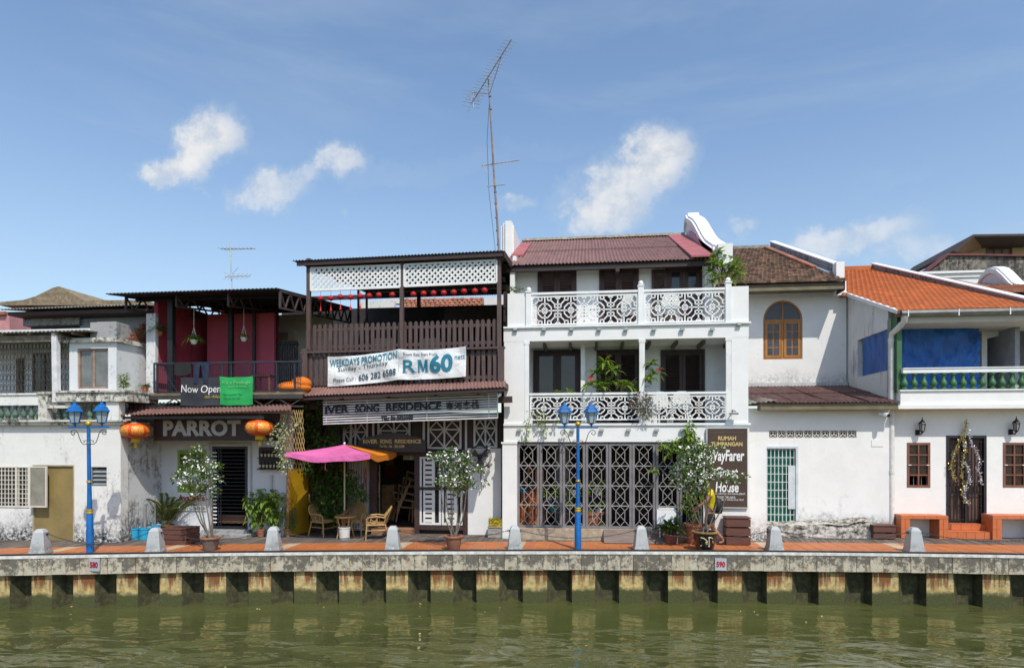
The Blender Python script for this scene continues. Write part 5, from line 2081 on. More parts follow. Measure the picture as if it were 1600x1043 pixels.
# ---- chairs, table, parasol, bucket
def rattan_chair():
    t = T('rattan_chair', 'rattan chair', 'chair', (0, 0, 0), 'rattan armchairs round the cafe table')
    mb = MB()
    mb.box(-.22, .22, -.22, .2, .38, .41)
    for k in range(14):
        y = -.21+.41*k/13
        mb.tube([(-.22, y, .415), (.22, y, .415)], .009, 4)
    mb.tube([(-.25, -.24, .38), (.25, -.24, .38), (.25, .22, .38), (-.25, .22, .38)], .02, 6, closed=True)
    mb.obj('seat', RATTAN, t)
    for sx in (-1, 1):
        MB().tube([(sx*.24, -.23, .40), (sx*.25, -.25, .2), (sx*.255, -.26, 0)], .019, 6).obj('leg', RATTAN, t)
        MB().tube([(sx*.22, .22, .40), (sx*.23, .27, .2), (sx*.235, .33, 0)], .019, 6).obj('leg', RATTAN, t)
    arc = []
    for k in range(15):
        a = math.pi*(k/14)
        arc.append((-.27*math.cos(a), .20+.16*math.sin(a)**.6*.9+.04*math.sin(a), .56+.27*math.sin(a)**.7))
    mb = MB().tube(arc, .021, 6)
    for k in range(-6, 7):
        x = k*.036
        i = 7+round(k*.95)
        top = Vector(arc[max(1, min(13, i))])
        mb.tube([(x*.95, .21, .42), (top.x, top.y+.0, top.z)], .009, 4)
    for f_ in (.25, .4, .55, .7, .85):
        w = .2+.03*f_
        mb.tube([(-w, .215+.09*f_, .42+.38*f_), (0, .25+.115*f_, .42+.40*f_), (w, .215+.09*f_, .42+.38*f_)], .0075, 4)
    mb.sheet(lambda u, v: Vector(((u-.5)*(.40+.05*v), .225+.13*v+.05*math.sin(math.pi*u), .42+(.33+.07*math.sin(math.pi*u))*v)), 8, 5, (0, .006, 0))
    mb.obj('backrest', RATTAN, t)
    for sx in (-1, 1):
        mb = MB().tube([(sx*.27, .20, .57), (sx*.29, .02, .60), (sx*.285, -.16, .585), (sx*.265, -.235, .54), (sx*.245, -.24, .40)], .02, 6)
        mb.tube([(sx*.265+.0, -.06+.085*math.cos(a), .50+.08*math.sin(a)) for a in [i*.524 for i in range(12)]], .012, 5, closed=True)
        mb.obj('armrest', RATTAN, t)
    MB().tube([(-.25, -.25, .22), (.25, -.25, .22)], .013, 5).tube([(-.25, -.25, .24), (-.23, .26, .24)], .013, 5).tube([(.25, -.25, .24), (.23, .26, .24)], .013, 5).obj('stretcher', RATTAN, t)
    return t


ch = rattan_chair()
g1, g2, g3 = G(506, 836), G(550, 831), G(588, 841)
ch.location = (g1.x, g1.y, 0)
ch.rotation_euler.z = math.radians(66)
ch['label'] = 'rattan armchair on the left of the cafe table facing right'
copy_tree(ch, (U(553, 838, -.22).x, -.20, 0), math.radians(6), 'rattan armchair behind the cafe table with its back to the wall')
copy_tree(ch, (g3.x, g3.y, 0), math.radians(-72), 'rattan armchair on the right of the cafe table in the sun')
g = Vector((U(540, 838, -.72).x, -.72, 0))
t = T('cafe_table', 'small round rattan table between the three armchairs', 'table', (g.x, g.y, 0))
MB().lathe([(.0, .54), (.27, .54), (.285, .56), (.27, .585), (0, .585)], (g.x, g.y, 0), 20).obj('table_top', RATTAN, t, smooth=True)
for k in range(4):
    a = math.pi/4+k*math.pi/2
    c_, s_ = math.cos(a), math.sin(a)
    MB().tube([(g.x+.22*c_, g.y+.22*s_, .55), (g.x+.16*c_, g.y+.16*s_, .3), (g.x+.24*c_, g.y+.24*s_, 0)], .018, 6).obj('leg', RATTAN, t)
g = G(535.5, 843)
PC = Vector((g.x, g.y+.12, 0))
t = T('paint_bucket', 'white plastic bucket holding the parasol pole', 'bucket', PC)
MB().lathe([(.125, 0), (.145, .29), (.155, .29), (.155, .315), (.14, .315), (.135, .27), (0, .26)], PC, 18).obj('bucket_body', M('bucket_white', (.72, .71, .69), .45, .06, dirt=(.5, .46, .4), dirtamt=.4), t, smooth=True)
MB().lathe([(.127, .012), (.131, .03)], PC, 18).obj('blue_band', M('bucket_blue', (.12, .2, .34), .5), t)
t = T('parasol', 'square pink and orange parasol over the rattan chairs', 'parasol', PC+Vector((0, 0, .2)))
ap = U(534, 694, PC.y).z
MB().tube([PC+Vector((0, 0, .26)), PC+Vector((0, 0, ap))], .02, 8).obj('pole', M('pole_pale', (.45, .42, .34), .5, .1), t)
MB().tube([PC+Vector((0, 0, .27)), PC+Vector((0, 0, .75))], .032, 8).obj('pole_sleeve', M('rusty_sleeve', (.16, .06, .04), .7, .3), t)
PINKC = M('pink_canvas', (.62, .13, .34), .85, .14, 2, bump=.8, bscale=4.)
MATS['pink_canvas'].node_tree.nodes['Bump'].inputs['Distance'].default_value = .06
ORC = M('orange_canvas', (.66, .20, .012), .8, .08, 2)
def panel(a0, a1, mat, nm, r0, r1, z0, z1, val0, val1, k=0.):
    c0 = PC+Vector((r0*math.cos(a0), r0*math.sin(a0), z0))
    c1 = PC+Vector((r1*math.cos(a1), r1*math.sin(a1), z1))
    apx = PC+Vector((0, 0, ap))
    mb = MB()

    def f_(u, v):
        e = c0.lerp(c1, u)
        p = apx.lerp(e, v)
        sag = -.09*math.sin(math.pi*u)*v*v-.10*v*(1-v)
        return p+Vector((0, 0, sag+.012*math.sin(9*u+k)*v))

    def fv(u, v):
        p = f_(u, 1.)
        return p+Vector((.0, -.02*v, -v*(val0+(val1-val0)*u)+.015*v*math.sin(12*u+k)))
    mb.sheet(f_, 18, 12, (0, 0, -.006))
    am = (a0+a1)/2
    mb.sheet(fv, 18, 3, (-.006*math.cos(am), -.006*math.sin(am), 0))
    mb.obj(nm, mat, t, smooth=True)


A_ = [math.radians(v) for v in (45, 135, 225, 315)]
rr = 1.5
zr = {0: ap-.17, 1: ap-.17, 2: ap-.20, 3: ap-.20}
panel(A_[2], A_[3], PINKC, 'pink_canopy', rr, rr, zr[2], zr[3], .12, .14, 1.)
panel(A_[3], A_[0]+2*math.pi, ORC, 'orange_canopy', rr, rr, zr[3], zr[0], .14, .16, 2.)
panel(A_[1], A_[2], PINKC, 'pink_canopy', rr, rr, zr[1], zr[2], .1, .12, 3.)
panel(A_[0], A_[1], ORC, 'orange_canopy', rr, rr, zr[0], zr[1], .1, .1, 4.)
for i in range(4):
    a = A_[i]
    MB().tube([PC+Vector((0, 0, ap-.01)), PC+Vector((rr*.98*math.cos(a), rr*.98*math.sin(a), zr[i]-.02))], .008, 5).tube([PC+Vector((0, 0, ap-.4)), PC+Vector((rr*.5*math.cos(a), rr*.5*math.sin(a), (ap+zr[i])/2-.03))], .007, 5).obj('rib', BLACK, t)
pt = U(509, 718, PC.y-.75)
MB().sheet(lambda u, v: pt+Vector((-.015+.03*u, -.03, -.25*v+.0)), 1, 4, (0, .004, 0)).obj('tie_strap', PINKC, t)
MB().ball(PC+Vector((0, 0, ap+.03)), .03).obj('finial', PAINT_W, t)
# ---- stacked chairs, cabinet and fretwork inside the doorway
DIMR = M('dim_cane', (.34, .22, .11), .6, .25, 12, isl=.2)
for k in range(4):
    c0 = U(629, 808, 1.7)
    o = Vector((c0.x+.07*k, 1.7+.02*k, .14+.20*k))
    t = T('stacked_chair', ['bottom chair of the cane stack inside the doorway', 'second chair of the cane stack inside the doorway', 'third chair of the cane stack inside the doorway', 'top chair of the cane stack inside the doorway'][k], 'chair', o, 'cane chairs stacked inside the doorway')
    for sx in (-.24, .24):
        MB().bar(o+Vector((sx, -.24, 0)), o+Vector((sx*.85, -.2, .62)), .04).obj('leg', DIMR, t)
        MB().bar(o+Vector((sx, .26, 0)), o+Vector((sx*.9, .12, .45)), .04).obj('leg', DIMR, t)
    MB().box(o.x-.24, o.x+.24, o.y-.22, o.y+.2, o.z+.42, o.z+.46).obj('seat', DIMR, t)
    MB().bar(o+Vector((-.26, .15, .45)), o+Vector((-.30, .32, .85)), .04).bar(o+Vector((.26, .15, .45)), o+Vector((.30, .32, .85)), .04).bar(o+Vector((-.30, .32, .83)), o+Vector((.30, .32, .83)), .05).bar(o+Vector((-.28, .24, .66)), o+Vector((.28, .24, .66)), .04).obj('backrest', DIMR, t)
    t.rotation_euler = (random.uniform(-.05, .05), .10+.07*k, random.uniform(.35, .6))
    MB().bar(o+Vector((-.25, -.22, .6)), o+Vector((-.28, .25, .66)), .035).bar(o+Vector((.25, -.22, .6)), o+Vector((.28, .25, .66)), .035).obj('armrest', DIMR, t)
a0, a1, b0, b1 = R(596, 757, 616, 792, 2.2)
t = T('drawer_cabinet', 'yellowish wooden cabinet of small drawers in the dim doorway', 'cabinet', ((a0+a1)/2, 2.2, .12))
CABM = M('cabinet_wood', (.34, .20, .09), .6, .2, 6)
MB().box(a0, a1, 2.2, 2.6, .12, b1).obj('carcass', CABM, t)
for i in range(2):
    for j in range(4):
        x0 = a0+.02+(a1-a0-.02)*i/2
        z0 = b0+(b1-b0)*j/4+.015
        d = MB().box(x0, x0+(a1-a0)/2-.03, 2.18, 2.199, z0, z0+(b1-b0)/4-.025).obj('drawer', CABM, t)
        MB().ball((x0+(a1-a0)/4-.015, 2.172, z0+(b1-b0)/8), .015).obj('knob', BLACK, d)
a0, a1, b0, b1 = R(584, 725, 593, 795, YW+.3)
t = T('fretwork_screen', 'narrow pale fretwork strip just inside the doorway', 'screen', (a0, YW+.3, .12))
mb = MB()
pts = [(.2, 0), (.8, .05), (.2, .1), (.8, .16), (.3, .2), (.9, .3), (.2, .36), (.2, .45), (.9, .45), (.9, .55), (.2, .6), (.5, .68), (.2, .75), (.9, .8), (.3, .88), (.8, .92), (.2, 1)]
mb.tube([(a0+(a1-a0)*u, YW+.3, b0+(b1-b0)*v) for u, v in pts], .014, 4)
mb.tube([(a1-(a1-a0)*u, YW+.31, b0+(b1-b0)*v) for u, v in pts], .012, 4)
mb.bar((a0, YW+.31, .12), (a0, YW+.31, b1), .02).bar((a1, YW+.31, .12), (a1, YW+.31, b1), .02)
mb.obj('fretwork', M('pale_fret', (.5, .40, .28), .6, .2), t)
t = T('notice_panel', 'dull red notice on the far wall of the dim doorway', 'notice', U(608, 745, 3.4))
MB().fb(600, 728, 617, 746, 3.5, .03).obj('red_sheet', M('dull_red', (.22, .02, .02), .7), t)
MB().fb(603, 718, 616, 727, 3.49, .03).obj('gold_sheet', M('dull_gold', (.35, .24, .06), .6), t)
t = T('green_exit_box', 'small white and green lit box sign inside the doorway', 'sign', U(637, 713, .8))
MB().fb(630, 710, 647, 718, .8, .05).obj('sign_case', M('sign_green_grey', (.30, .38, .33), .5), t)
x0, x1_, z0, z1 = R(641, 711.5, 645, 716.5, .8)
text('K', x0, x1_, z0, z1, .797, WHITEI, t, 'letter', bold=.03)
# ---- red chilli string and brass gong on the door post
c = U(571, 725, YW-.12)
t = T('chilli_string', 'string of dried red chillies hanging on the pale corrugated panel', 'decoration', c)
mb = MB()
for k in range(26):
    z = -.1-.5*k/26
    mb.tube([c+Vector((random.gauss(0, .012), 0, z)), c+Vector((random.gauss(0, .03), -.02, z-.06))], [.010, .004], 4)
mb.obj('chillies', RED, t)
MB().tube([c+Vector((.0, -.02+.0, .07+.0))+Vector((.05*math.cos(a), 0, .05*math.sin(a))) for a in [i*.7 for i in range(9)]], .02, 5, closed=True).obj('brass_ring', GOLD, t)
# ---- industrial fan
c = U(750, 713, YW-.35)
t = T('wall_fan', 'black caged industrial fan on the white wall behind the flowering tree', 'fan', c)
r = .305
mb = MB()
for dy in (-.10, 0, .10):
    rr_ = r*(1 if dy == 0 else .93)
    mb.tube([c+Vector((rr_*math.cos(a), dy, rr_*math.sin(a))) for a in [i*math.pi/12 for i in range(24)]], .008, 5, closed=True)
for k in range(30):
    a = k*math.pi/15
    e = Vector((math.cos(a), 0, math.sin(a)))
    mb.tube([c+e*.05+Vector((0, -.13, 0)), c+e*r*.6+Vector((0, -.12, 0)), c+e*r*.93+Vector((0, -.1, 0)), c+e*r, c+e*r*.93+Vector((0, .1, 0))], .0032, 3)
mb.obj('cage', BLACK, t)
for k in range(3):
    a = .5+k*2.094
    MB().sheet(lambda u, v, a=a: c+Vector(((.04+.2*v)*math.cos(a+(u-.5)*1.0), (u-.5)*.08, (.04+.2*v)*math.sin(a+(u-.5)*1.0))), 5, 4, (0, .006, 0)).obj('blade', M('fan_blade', (.09, .09, .095), .4, .1), t, smooth=True)
MB().lathe([(0, -.06), (.07, -.05), (.08, .12), (0, .14)], (0, 0, 0), 12).obj('motor_housing', BLACK, t, smooth=True)
mo = t.children[-1]
mo.rotation_euler = (-math.pi/2, 0, 0)
mo.data.transform(Matrix.Translation(Vector(t.location)))
MB().tube([c+Vector((0, .12, 0)), c+Vector((0, .14, -.25)), c+Vector((.0, .18, -.85)), c+Vector((0, .33, -.88))], .016, 6).obj('bracket', BLACK, t)
# ---- security lamps
def cam_lamp(px, py, Y, label, s=1., col=PAINT_W, d=(-.4, -.8, -.4)):
    c = U(px, py, Y)
    t = T('security_camera', label, 'camera', c)
    d = Vector(d).normalized()
    MB().tube([c-d*.05*s, c+d*.10*s], .035*s, 8).obj('body', col, t)
    MB().tube([c+d*.10*s, c+d*.12*s], .028*s, 8).obj('lens', BLACK, t)
    MB().tube([c, c+Vector((0, .06, .04)), c+Vector((0, .14, .04))], .012*s, 5).obj('arm', col, t)
cam_lamp(764, 694, YW-.16, 'upper white spot camera beside the right trellis panel')
cam_lamp(764, 699.5, YW-.16, 'lower white spot camera beside the right trellis panel')
cam_lamp(766, 726, YW-.2, 'dark dome camera on the white wall right of the fan', 1., GREYM)
cam_lamp(780, 617, -.9, 'white camera at the right end of the slatted sign', 1.1)
# ---- gilt box on a grey crate
g = G(774, 840)
t = T('grey_crate', 'grey slatted crate under the gilt box beside the white pier', 'crate', (g.x, g.y+.2, 0))
GC = M('grey_wood', (.34, .32, .29), .8, .25, 6, stretch=(1, 1, 4))
for k in range(3):
    MB().box(g.x-.2, g.x+.2, g.y+.02, g.y+.04, .01+.09*k, .09+.09*k).obj('slat', GC, t)
MB().box(g.x-.19, g.x+.19, g.y+.045, g.y+.35, 0, .265).box(g.x-.21, g.x+.21, g.y, g.y+.37, .268, .29).obj('crate_body', GC, t)
t = T('gilt_box', 'shiny gold foil box standing on the grey crate', 'box', (g.x, g.y+.2, .29))
mb = MB().sheet(lambda u, v: Vector((g.x-.185+.37*u, g.y+.03+random.uniform(-.012, .012), .292+.215*v)), 10, 6, (0, .3, 0))
mb.obj('foil_box', M('gold_foil', (.52, .40, .04), .22, .3, 14, metal=.75), t)
# ================================================================ THINGS ON THE PROMENADE (left half)
def flower_tree(name, label, px, py, potm, rimm, pr, ph, crown, stems, nl, nf, seed, potlabel=None, leaf=LEAF_M, fsize=.024):
    """potted shrub of several bare stems with small glossy leaves and clusters of white blossom"""
    random.seed(seed)
    g = G(px, py)
    base = Vector((g.x, g.y+pr*.7, 0))
    t = T(name, label, 'potted tree', base)
    po = pot(MB(), base, pr, ph).obj('pot', potm, t, smooth=True)
    MB().lathe([(pr*1.08, ph-.03), (pr*1.1, ph), (pr*.94, ph+.004), (pr*.9, ph-.05)], base, 16, cap=False).obj('pot_rim', rimm, po)
    MB().lathe([(pr*.9, ph-.06), (0, ph-.02)], base, 12).obj('soil', SOIL, po)
    top = base+Vector((0, 0, ph-.05))
    mw, ml, mf = MB(), MB(), MB()
    tips = []
    for (a, b, bend) in stems:
        e = U(a, b, base.y+random.uniform(-.2, .2))
        m = top.lerp(e, .5)+Vector((bend, random.uniform(-.06, .06), 0))
        s0 = top+Vector((random.uniform(-.06, .06), random.uniform(-.05, .05), 0))
        pts = [s0, s0.lerp(m, .55)+Vector((bend*.35, 0, .02)), m, m.lerp(e, .55)+Vector((bend*.2, 0, 0)), e]
        mw.tube(pts, [.017, .015, .013, .010, .006], 6)
        tips.append((m, e))
    cl = []
    for (a, b, r_) in crown:
        c = U(a, b, base.y+random.uniform(-.22, .18))
        cl.append((c, r_))
        m, e = min(tips, key=lambda q: (q[1]-c).length)
        mw.tube([m.lerp(e, .6), e.lerp(c, .6), c], [.008, .006, .003], 4)
        for k in range(5):
            d = Vector((random.gauss(0, 1), random.gauss(0, .8), random.gauss(.2, .8))).normalized()
            mw.tube([c-d*r_*.1, c+d*r_*.9], .0028, 3)
    tot = sum(r_*r_ for _, r_ in cl)
    for c, r_ in cl:
        leafcloud(ml, c, r_*1.02, r_*.85, r_*.85, int(nl*r_*r_/tot), .082, .04, .2, .1)
        for _ in range(int(nf*r_*r_/tot)):
            d = Vector((random.gauss(0, 1), random.gauss(-.35, .8), random.gauss(.35, .8))).normalized()
            p = c+Vector((d.x*r_, d.y*r_*.9, d.z*r_*.9))*random.uniform(.6, 1.08)
            for q in range(random.choice((1, 2, 2, 3))):
                pp = p+Vector((random.gauss(0, .022), random.gauss(0, .02), random.gauss(0, .02)))
                ax = Vector((random.gauss(0, 1), random.gauss(-.8, .8), random.gauss(.5, .8))).normalized()
                s1 = ax.orthogonal().normalized()
                s2 = ax.cross(s1)
                R_ = fsize*random.uniform(.6, 1.1)
                vs = [pp-ax*R_*.35]
                for j in range(5):
                    an = j*1.2566
                    vs.append(pp+s1*R_*math.cos(an)+s2*R_*math.sin(an)+ax*R_*.15)
                mf.add(vs, [(0, j+1, (j+1) % 5+1) for j in range(5)])
    mw.obj('stems', BARK, t)
    ml.obj('leaves', leaf, t)
    mf.obj('blossoms', FLOWER, t)
    return t, base


flower_tree('flowering_shrub', 'white flowering shrub in a grey clay pot in front of the room poster', 323, 861,
            M('grey_clay', (.15, .115, .10), .8, .25, 6, bump=.2), CLAYP, .205, .31,
            [(306, 703, .12), (300, 718, .20), (322, 722, .16), (288, 738, .17), (306, 740, .24), (328, 738, .18), (276, 745, .14), (318, 756, .2), (292, 758, .17), (338, 728, .13), (342, 748, .11), (302, 772, .13), (334, 768, .12), (312, 700, .1)],
            [(303, 745, -.10), (313, 750, -.05), (325, 745, .06), (331, 750, .04), (296, 755, -.14), (318, 720, .0)], 1000, 130, 3)
flower_tree('flowering_shrub', 'white flowering shrub in a red clay pot in front of the white slatted door', 707, 860,
            M('red_clay', (.24, .105, .065), .75, .2, 6, bump=.2), CLAYP, .20, .33,
            [(705, 706, .13), (690, 716, .18), (712, 720, .22), (728, 716, .18), (676, 712, .11), (700, 735, .24), (722, 736, .24), (690, 750, .16), (712, 754, .2), (732, 752, .15), (718, 770, .12), (748, 733, .10), (757, 754, .07), (740, 758, .08)],
            [(697, 740, -.08), (704, 735, -.03), (714, 740, .05), (722, 742, .10), (690, 750, -.10), (728, 745, .12), (708, 730, .0)], 1350, 190, 5)
# ---- palm in a pot
random.seed(11)
g = G(257, 836)
b0_ = Vector((g.x, g.y+.12, 0))
t = T('potted_palm', 'feathery palm in a brown pot left of the flowering shrub', 'palm', b0_)
pot(MB(), b0_, .15, .28).obj('pot', M('brown_clay', (.20, .12, .06), .8, .2), t, smooth=True)
ml, ms = MB(), MB()
for k in range(24):
    a = random.uniform(0, 6.283)
    L = random.uniform(.85, 1.3)
    el = random.uniform(.95, 1.42)
    d = Vector((math.cos(a)*math.cos(el), math.sin(a)*math.cos(el)*.7, math.sin(el)))
    p = b0_+Vector((random.uniform(-.06, .06), random.uniform(-.06, .06), .26))
    pts = []
    for j in range(9):
        f_ = j/8
        pts.append(p+d*L*f_*1.05+Vector((math.cos(a)*.40*f_*f_, math.sin(a)*.25*f_*f_, -.38*f_*f_*f_)))
    ms.tube(pts, [.011*(1-.8*j/8) for j in range(9)], 4)
    for j in range(2, 9):
        q0, q1 = pts[j-1], pts[j]
        tn = (q1-q0).normalized()
        sd = tn.cross(Zv).normalized()
        for r_ in range(3):
            pp = q0.lerp(q1, r_/3)
            for s_ in (-1, 1):
                ml.leaf2(pp, sd*s_+tn*.9+Zv*.1, .20*(1-.4*abs(j/8-.5)), .017, .3)
ml.obj('fronds', LEAF_P, t)
ms.obj('stalks', M('palm_stalk', (.34, .27, .08), .6, .2), t)
# ---- brown slatted crate
def slat_box(label, px0, px1, py0, py1, n, gap, dep, group=None, name='wooden_crate', y0=None):
    g = G((px0+px1)/2, py1)
    Y = g.y if y0 is None else y0
    x0, x1_, z0, z1 = R(px0, py0, px1, py1, Y)
    z0 = 0
    t = T(name, label, 'crate', ((x0+x1_)/2, Y+dep/2, 0), group)
    h = (z1-.03)/n
    for k in range(n):
        zz0, zz1 = h*k+gap/2, h*(k+1)-gap/2
        MB().box(x0, x1_, Y, Y+.03, zz0+.003, zz1).obj('slat', CRATE, t)
        MB().box(x0, x0+.03, Y+.032, Y+dep, zz0+.003, zz1).obj('slat', CRATE, t)
        MB().box(x1_-.03, x1_, Y+.032, Y+dep, zz0+.003, zz1).obj('slat', CRATE, t)
    MB().box(x0+.04, x0+.09, Y+.035, Y+.08, 0, z1-.03).box(x1_-.09, x1_-.04, Y+.035, Y+.08, 0, z1-.03).box(x0+.03, x1_-.03, Y+dep-.03, Y+dep-.001, 0, z1-.03).obj('corner_frame', CRATE, t)
    m = 4
    for k in range(m):
        MB().box(x0-.01, x1_+.01, Y-.01+(dep+.02)*k/m, Y-.01+(dep+.02)*(k+1)/m-.008, z1-.028, z1).obj('lid_board', CRATE, t)
    return t


slat_box('brown slatted crate behind the chain left of the first clay pot', 252, 291, 825, 851, 3, .012, .55)
# ---- light blue buckets with posts
for (px, py, ln, lab) in ((204, 843, .78, 'left light blue bucket by the mouldy corner pier'), (221, 843, 1.0, 'middle light blue bucket holding a grey post'), (237, 838, 1.15, 'right light blue bucket holding a thin pipe')):
    g = G(px, py)
    b = Vector((g.x, g.y+.13, 0))
    t = T('blue_bucket', lab, 'bucket', b, 'light blue buckets')
    MB().lathe([(.125, 0), (.14, .26), (.15, .26), (.15, .29), (.135, .29), (.13, .25), (0, .24)], b, 16).obj('bucket_body', M('light_blue_plastic', (.03, .36, .60), .4, .08), t, smooth=True)
    MB().lathe([(.13, .22), (0, .245)], b, 10).obj('cement_fill', GREYR, t)
    if ln < .9:
        MB().tube([b+Vector((.02, 0, .23)), b+Vector((.03, .03, .55))], .03, 8).obj('post_stump', GREYM, t)
    else:
        MB().tube([b+Vector((0, 0, .23)), b+Vector((-.02, .04, ln-.1))], .038 if ln < 1.1 else .02, 8).obj('post', GREYM, t)
    MB().tube([b+Vector((.145*math.cos(a), .145*math.sin(a), .275-.03*math.cos(a*2))) for a in [i*.5236 for i in range(7)]], .006, 4).obj('handle', PAINT_W, t)
# ---- leafy pots by the bottle rack
def leafy_pot(name, label, px, py, r, h, blobs, n, L, W, potm=CLAYP, leaf=LEAF_L, droop=.5, seed=1, cat='potted plant', yc=None):
    random.seed(seed)
    g = G(px, py)
    b = Vector((g.x, g.y+r, 0)) if yc is None else Vector((U(px, py, yc).x, yc, 0))
    t = T(name, label, cat, b)
    pot(MB(), b, r, h).obj('pot', potm, t, smooth=True)
    ml, ms = MB(), MB()
    for (a, c, rad) in blobs:
        p = U(a, c, b.y+random.uniform(-.08, .08))
        ms.tube([b+Vector((random.uniform(-.05, .05), 0, h*.85)), b.lerp(p, .5)+Vector((0, 0, h*.3)), p], [.011, .009, .005], 5)
        leafcloud(ml, p, rad, rad*.9, rad, n, L, W, droop, .2, ml.leaf, 0)
    ml.obj('leaves', leaf, t)
    ms.obj('stems', M('green_stem', (.12, .17, .05), .6, .2), t)
    return t


leafy_pot('broad_leaf_plant', 'broad leaved plant in a small red pot right of the barred door', 404, 839, .11, .2, [(394, 783, .16), (404, 776, .2), (412, 784, .18), (392, 795, .15), (402, 800, .16), (397, 815, .11)], 26, .17, .11, seed=4)
leafy_pot('broad_leaf_plant', 'taller broad leaved plant beside the yellow panel', 424, 839, .12, .2, [(418, 776, .2), (428, 786, .2), (420, 800, .2), (428, 808, .17), (416, 815, .14), (434, 778, .15)], 26, .17, .11, CLAYP, seed=5)
random.seed(8)
g = G(448, 838)
b = Vector((g.x, g.y+.1, 0))
t = T('weeping_plant', 'weeping grassy plant in a basket pot in front of the yellow panel', 'potted plant', b)
pot(MB(), b, .13, .2).obj('pot', M('basket_weave', (.34, .21, .09), .8, .3, 20), t, smooth=True)
ml = MB()
for k in range(130):
    a = random.uniform(0, 6.283)
    r_ = random.uniform(.05, .22)
    hh = random.uniform(.55, .95)
    pts = [b+Vector((0, 0, .18)), b+Vector((r_*.4*math.cos(a), r_*.4*math.sin(a), hh*.9)), b+Vector((r_*.9*math.cos(a), r_*.8*math.sin(a), hh*.85)), b+Vector((r_*1.15*math.cos(a), r_*math.sin(a), hh*.35))]
    ml.tube(pts, [.006, .006, .005, .002], 3, cap=False)
ml.obj('blades', foliage('weeping_leaf', (.05, .095, .035), (.17, .26, .09)), t)
ml = leafcloud(MB(), b+Vector((.05, -.06, .27)), .16, .1, .07, 60, .09, .06)
ml.obj('low_leaves', LEAF_L, t)
# ---- plants on the ledge of the weathered house
for nm, lab, px, py, n, L in (('ledge_shrub', 'bright green shrub growing from the ledge beside the bay window', 193, 607, 90, .16), ('ledge_shrub', 'bright leaves pushing through the gap beside the veranda pier', 166, 652, 40, .16)):
    p = U(px, py, -1.98)
    t = T(nm, lab, 'shrub', p)
    ml = MB()
    for k in range(n):
        a = random.uniform(0, 6.283)
        h = random.uniform(0, .34)
        ml.leaf(p+Vector((.05*math.cos(a), .04*math.sin(a), h)), (math.cos(a), math.sin(a)*.7-.2, random.uniform(.0, .9)), L*random.uniform(.6, 1.1), .045, .35)
    ml.obj('leaves', LEAF_L, t)
    MB().tube([p, p+Vector((.02, 0, .3))], .012, 5).obj('stem', BARK, t)
p = U(226, 612, -1.1)
t = T('ledge_pot', 'spiky plant in a terracotta pot at the end of the ledge', 'potted plant', p)
pot(MB(), p, .085, .13).obj('pot', CLAYP, t, smooth=True)
ml = MB()
for k in range(50):
    a = random.uniform(0, 6.283)
    ml.leaf(p+Vector((0, 0, .12)), (math.cos(a), math.sin(a), random.uniform(.2, 1.2)), random.uniform(.16, .32), .022, .5)
ml.obj('leaves', LEAF_P, t)
# ================================================================ WHITE BALCONY HOUSE (centre)
H = T('balcony_house', 'white three storey house with two fretwork balconies and a red brown sheet roof', 'house', (1.3, -.2, 0))
YC, YI = -.2, 1.0


def xat(px, Y):
    return U(px, 600, Y).x


xl0, xr0 = xat(787, YC), xat(1170, YC)
xl1 = xat(808, YC)
xg1 = xat(1099, YC)
zG = U(960, 690, YC).z
zs0, zs1 = zG, U(980, 662, YC).z
zt0, zt1 = U(980, 530, YC).z, U(980, 508, YC).z
D2 = 5.5
# ground floor
mb = MB().box(xl0-.03, xl1, YC-.03, YC+.5, -.06, zG-.0)
mb.box(xl0-.06, xl1+.01, YC-.05, YC-.032, zG-.05, zG)
mb.obj('ground_wall', WHITE_C, H)
MB().box(xg1, xr0+.02, YC-.02, YC+.4, -.06, zG).obj('ground_wall', WHITE_C, H)
mb = MB().box(xr0+.022, xat(1197, YC+.35), YC+.3, YC+.75, -.06, U(1182, 693, .15).z)
mb.obj('corner_pier', WHITE_3, H)
INT = M('dim_white_interior', (.20, .19, .185), .9, .2)
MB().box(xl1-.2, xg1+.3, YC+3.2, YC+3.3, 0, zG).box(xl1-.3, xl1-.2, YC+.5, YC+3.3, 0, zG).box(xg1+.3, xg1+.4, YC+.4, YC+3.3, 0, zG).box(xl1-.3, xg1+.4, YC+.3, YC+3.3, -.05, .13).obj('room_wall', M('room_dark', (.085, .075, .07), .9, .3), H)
# floor slab and upper frame
mb = MB().box(xl0, xr0, YC, YC+D2, zs0+.003, zs1)
mb.obj('first_floor_slab', WHITE_C, H)
mb = MB().box(xl0, xat(1170, YC), YC, YC+D2, zt0, zt1)
mb.obj('second_floor_slab', WHITE_C, H)
MB().box(xl0-.0, xr0+.04, YC-.04, YC-.002, zs1-.035, zs1+.02).box(xl0, xr0+.05, YC-.05, YC-.002, zt1-.02, zt1+.025).obj('slab_lip', PAINT_W, H)
xp0, xp1 = xat(823, YC), xat(1143, YC)
MB().box(xl0+.01, xp0, YC+.004, YC+.35, zs1+.001, zt0).obj('upper_pier', WHITE_C, H)
MB().box(xp1, xr0-.01, YC+.004, YC+.35, zs1+.001, zt0).obj('upper_pier', WHITE_C, H)
for a, c in ((820, 826.5), (999, 1007.5), (1134.5, 1142.5)):
    MB().box(xat(a, YC), xat(c, YC), YC-.006, YC+.1, zs1+.02, zt0-.002).box(xat(a-1, YC), xat(c+1, YC), YC-.012, YC+.1, zt0-.08, zt0-.003).obj('column', PAINT_WD if a > 900 else PAINT_W, H)
MB().box(xat(907.5, .4), xat(914, .4), .4, .5, zs1, zt0).obj('inner_column', PAINT_W, H)
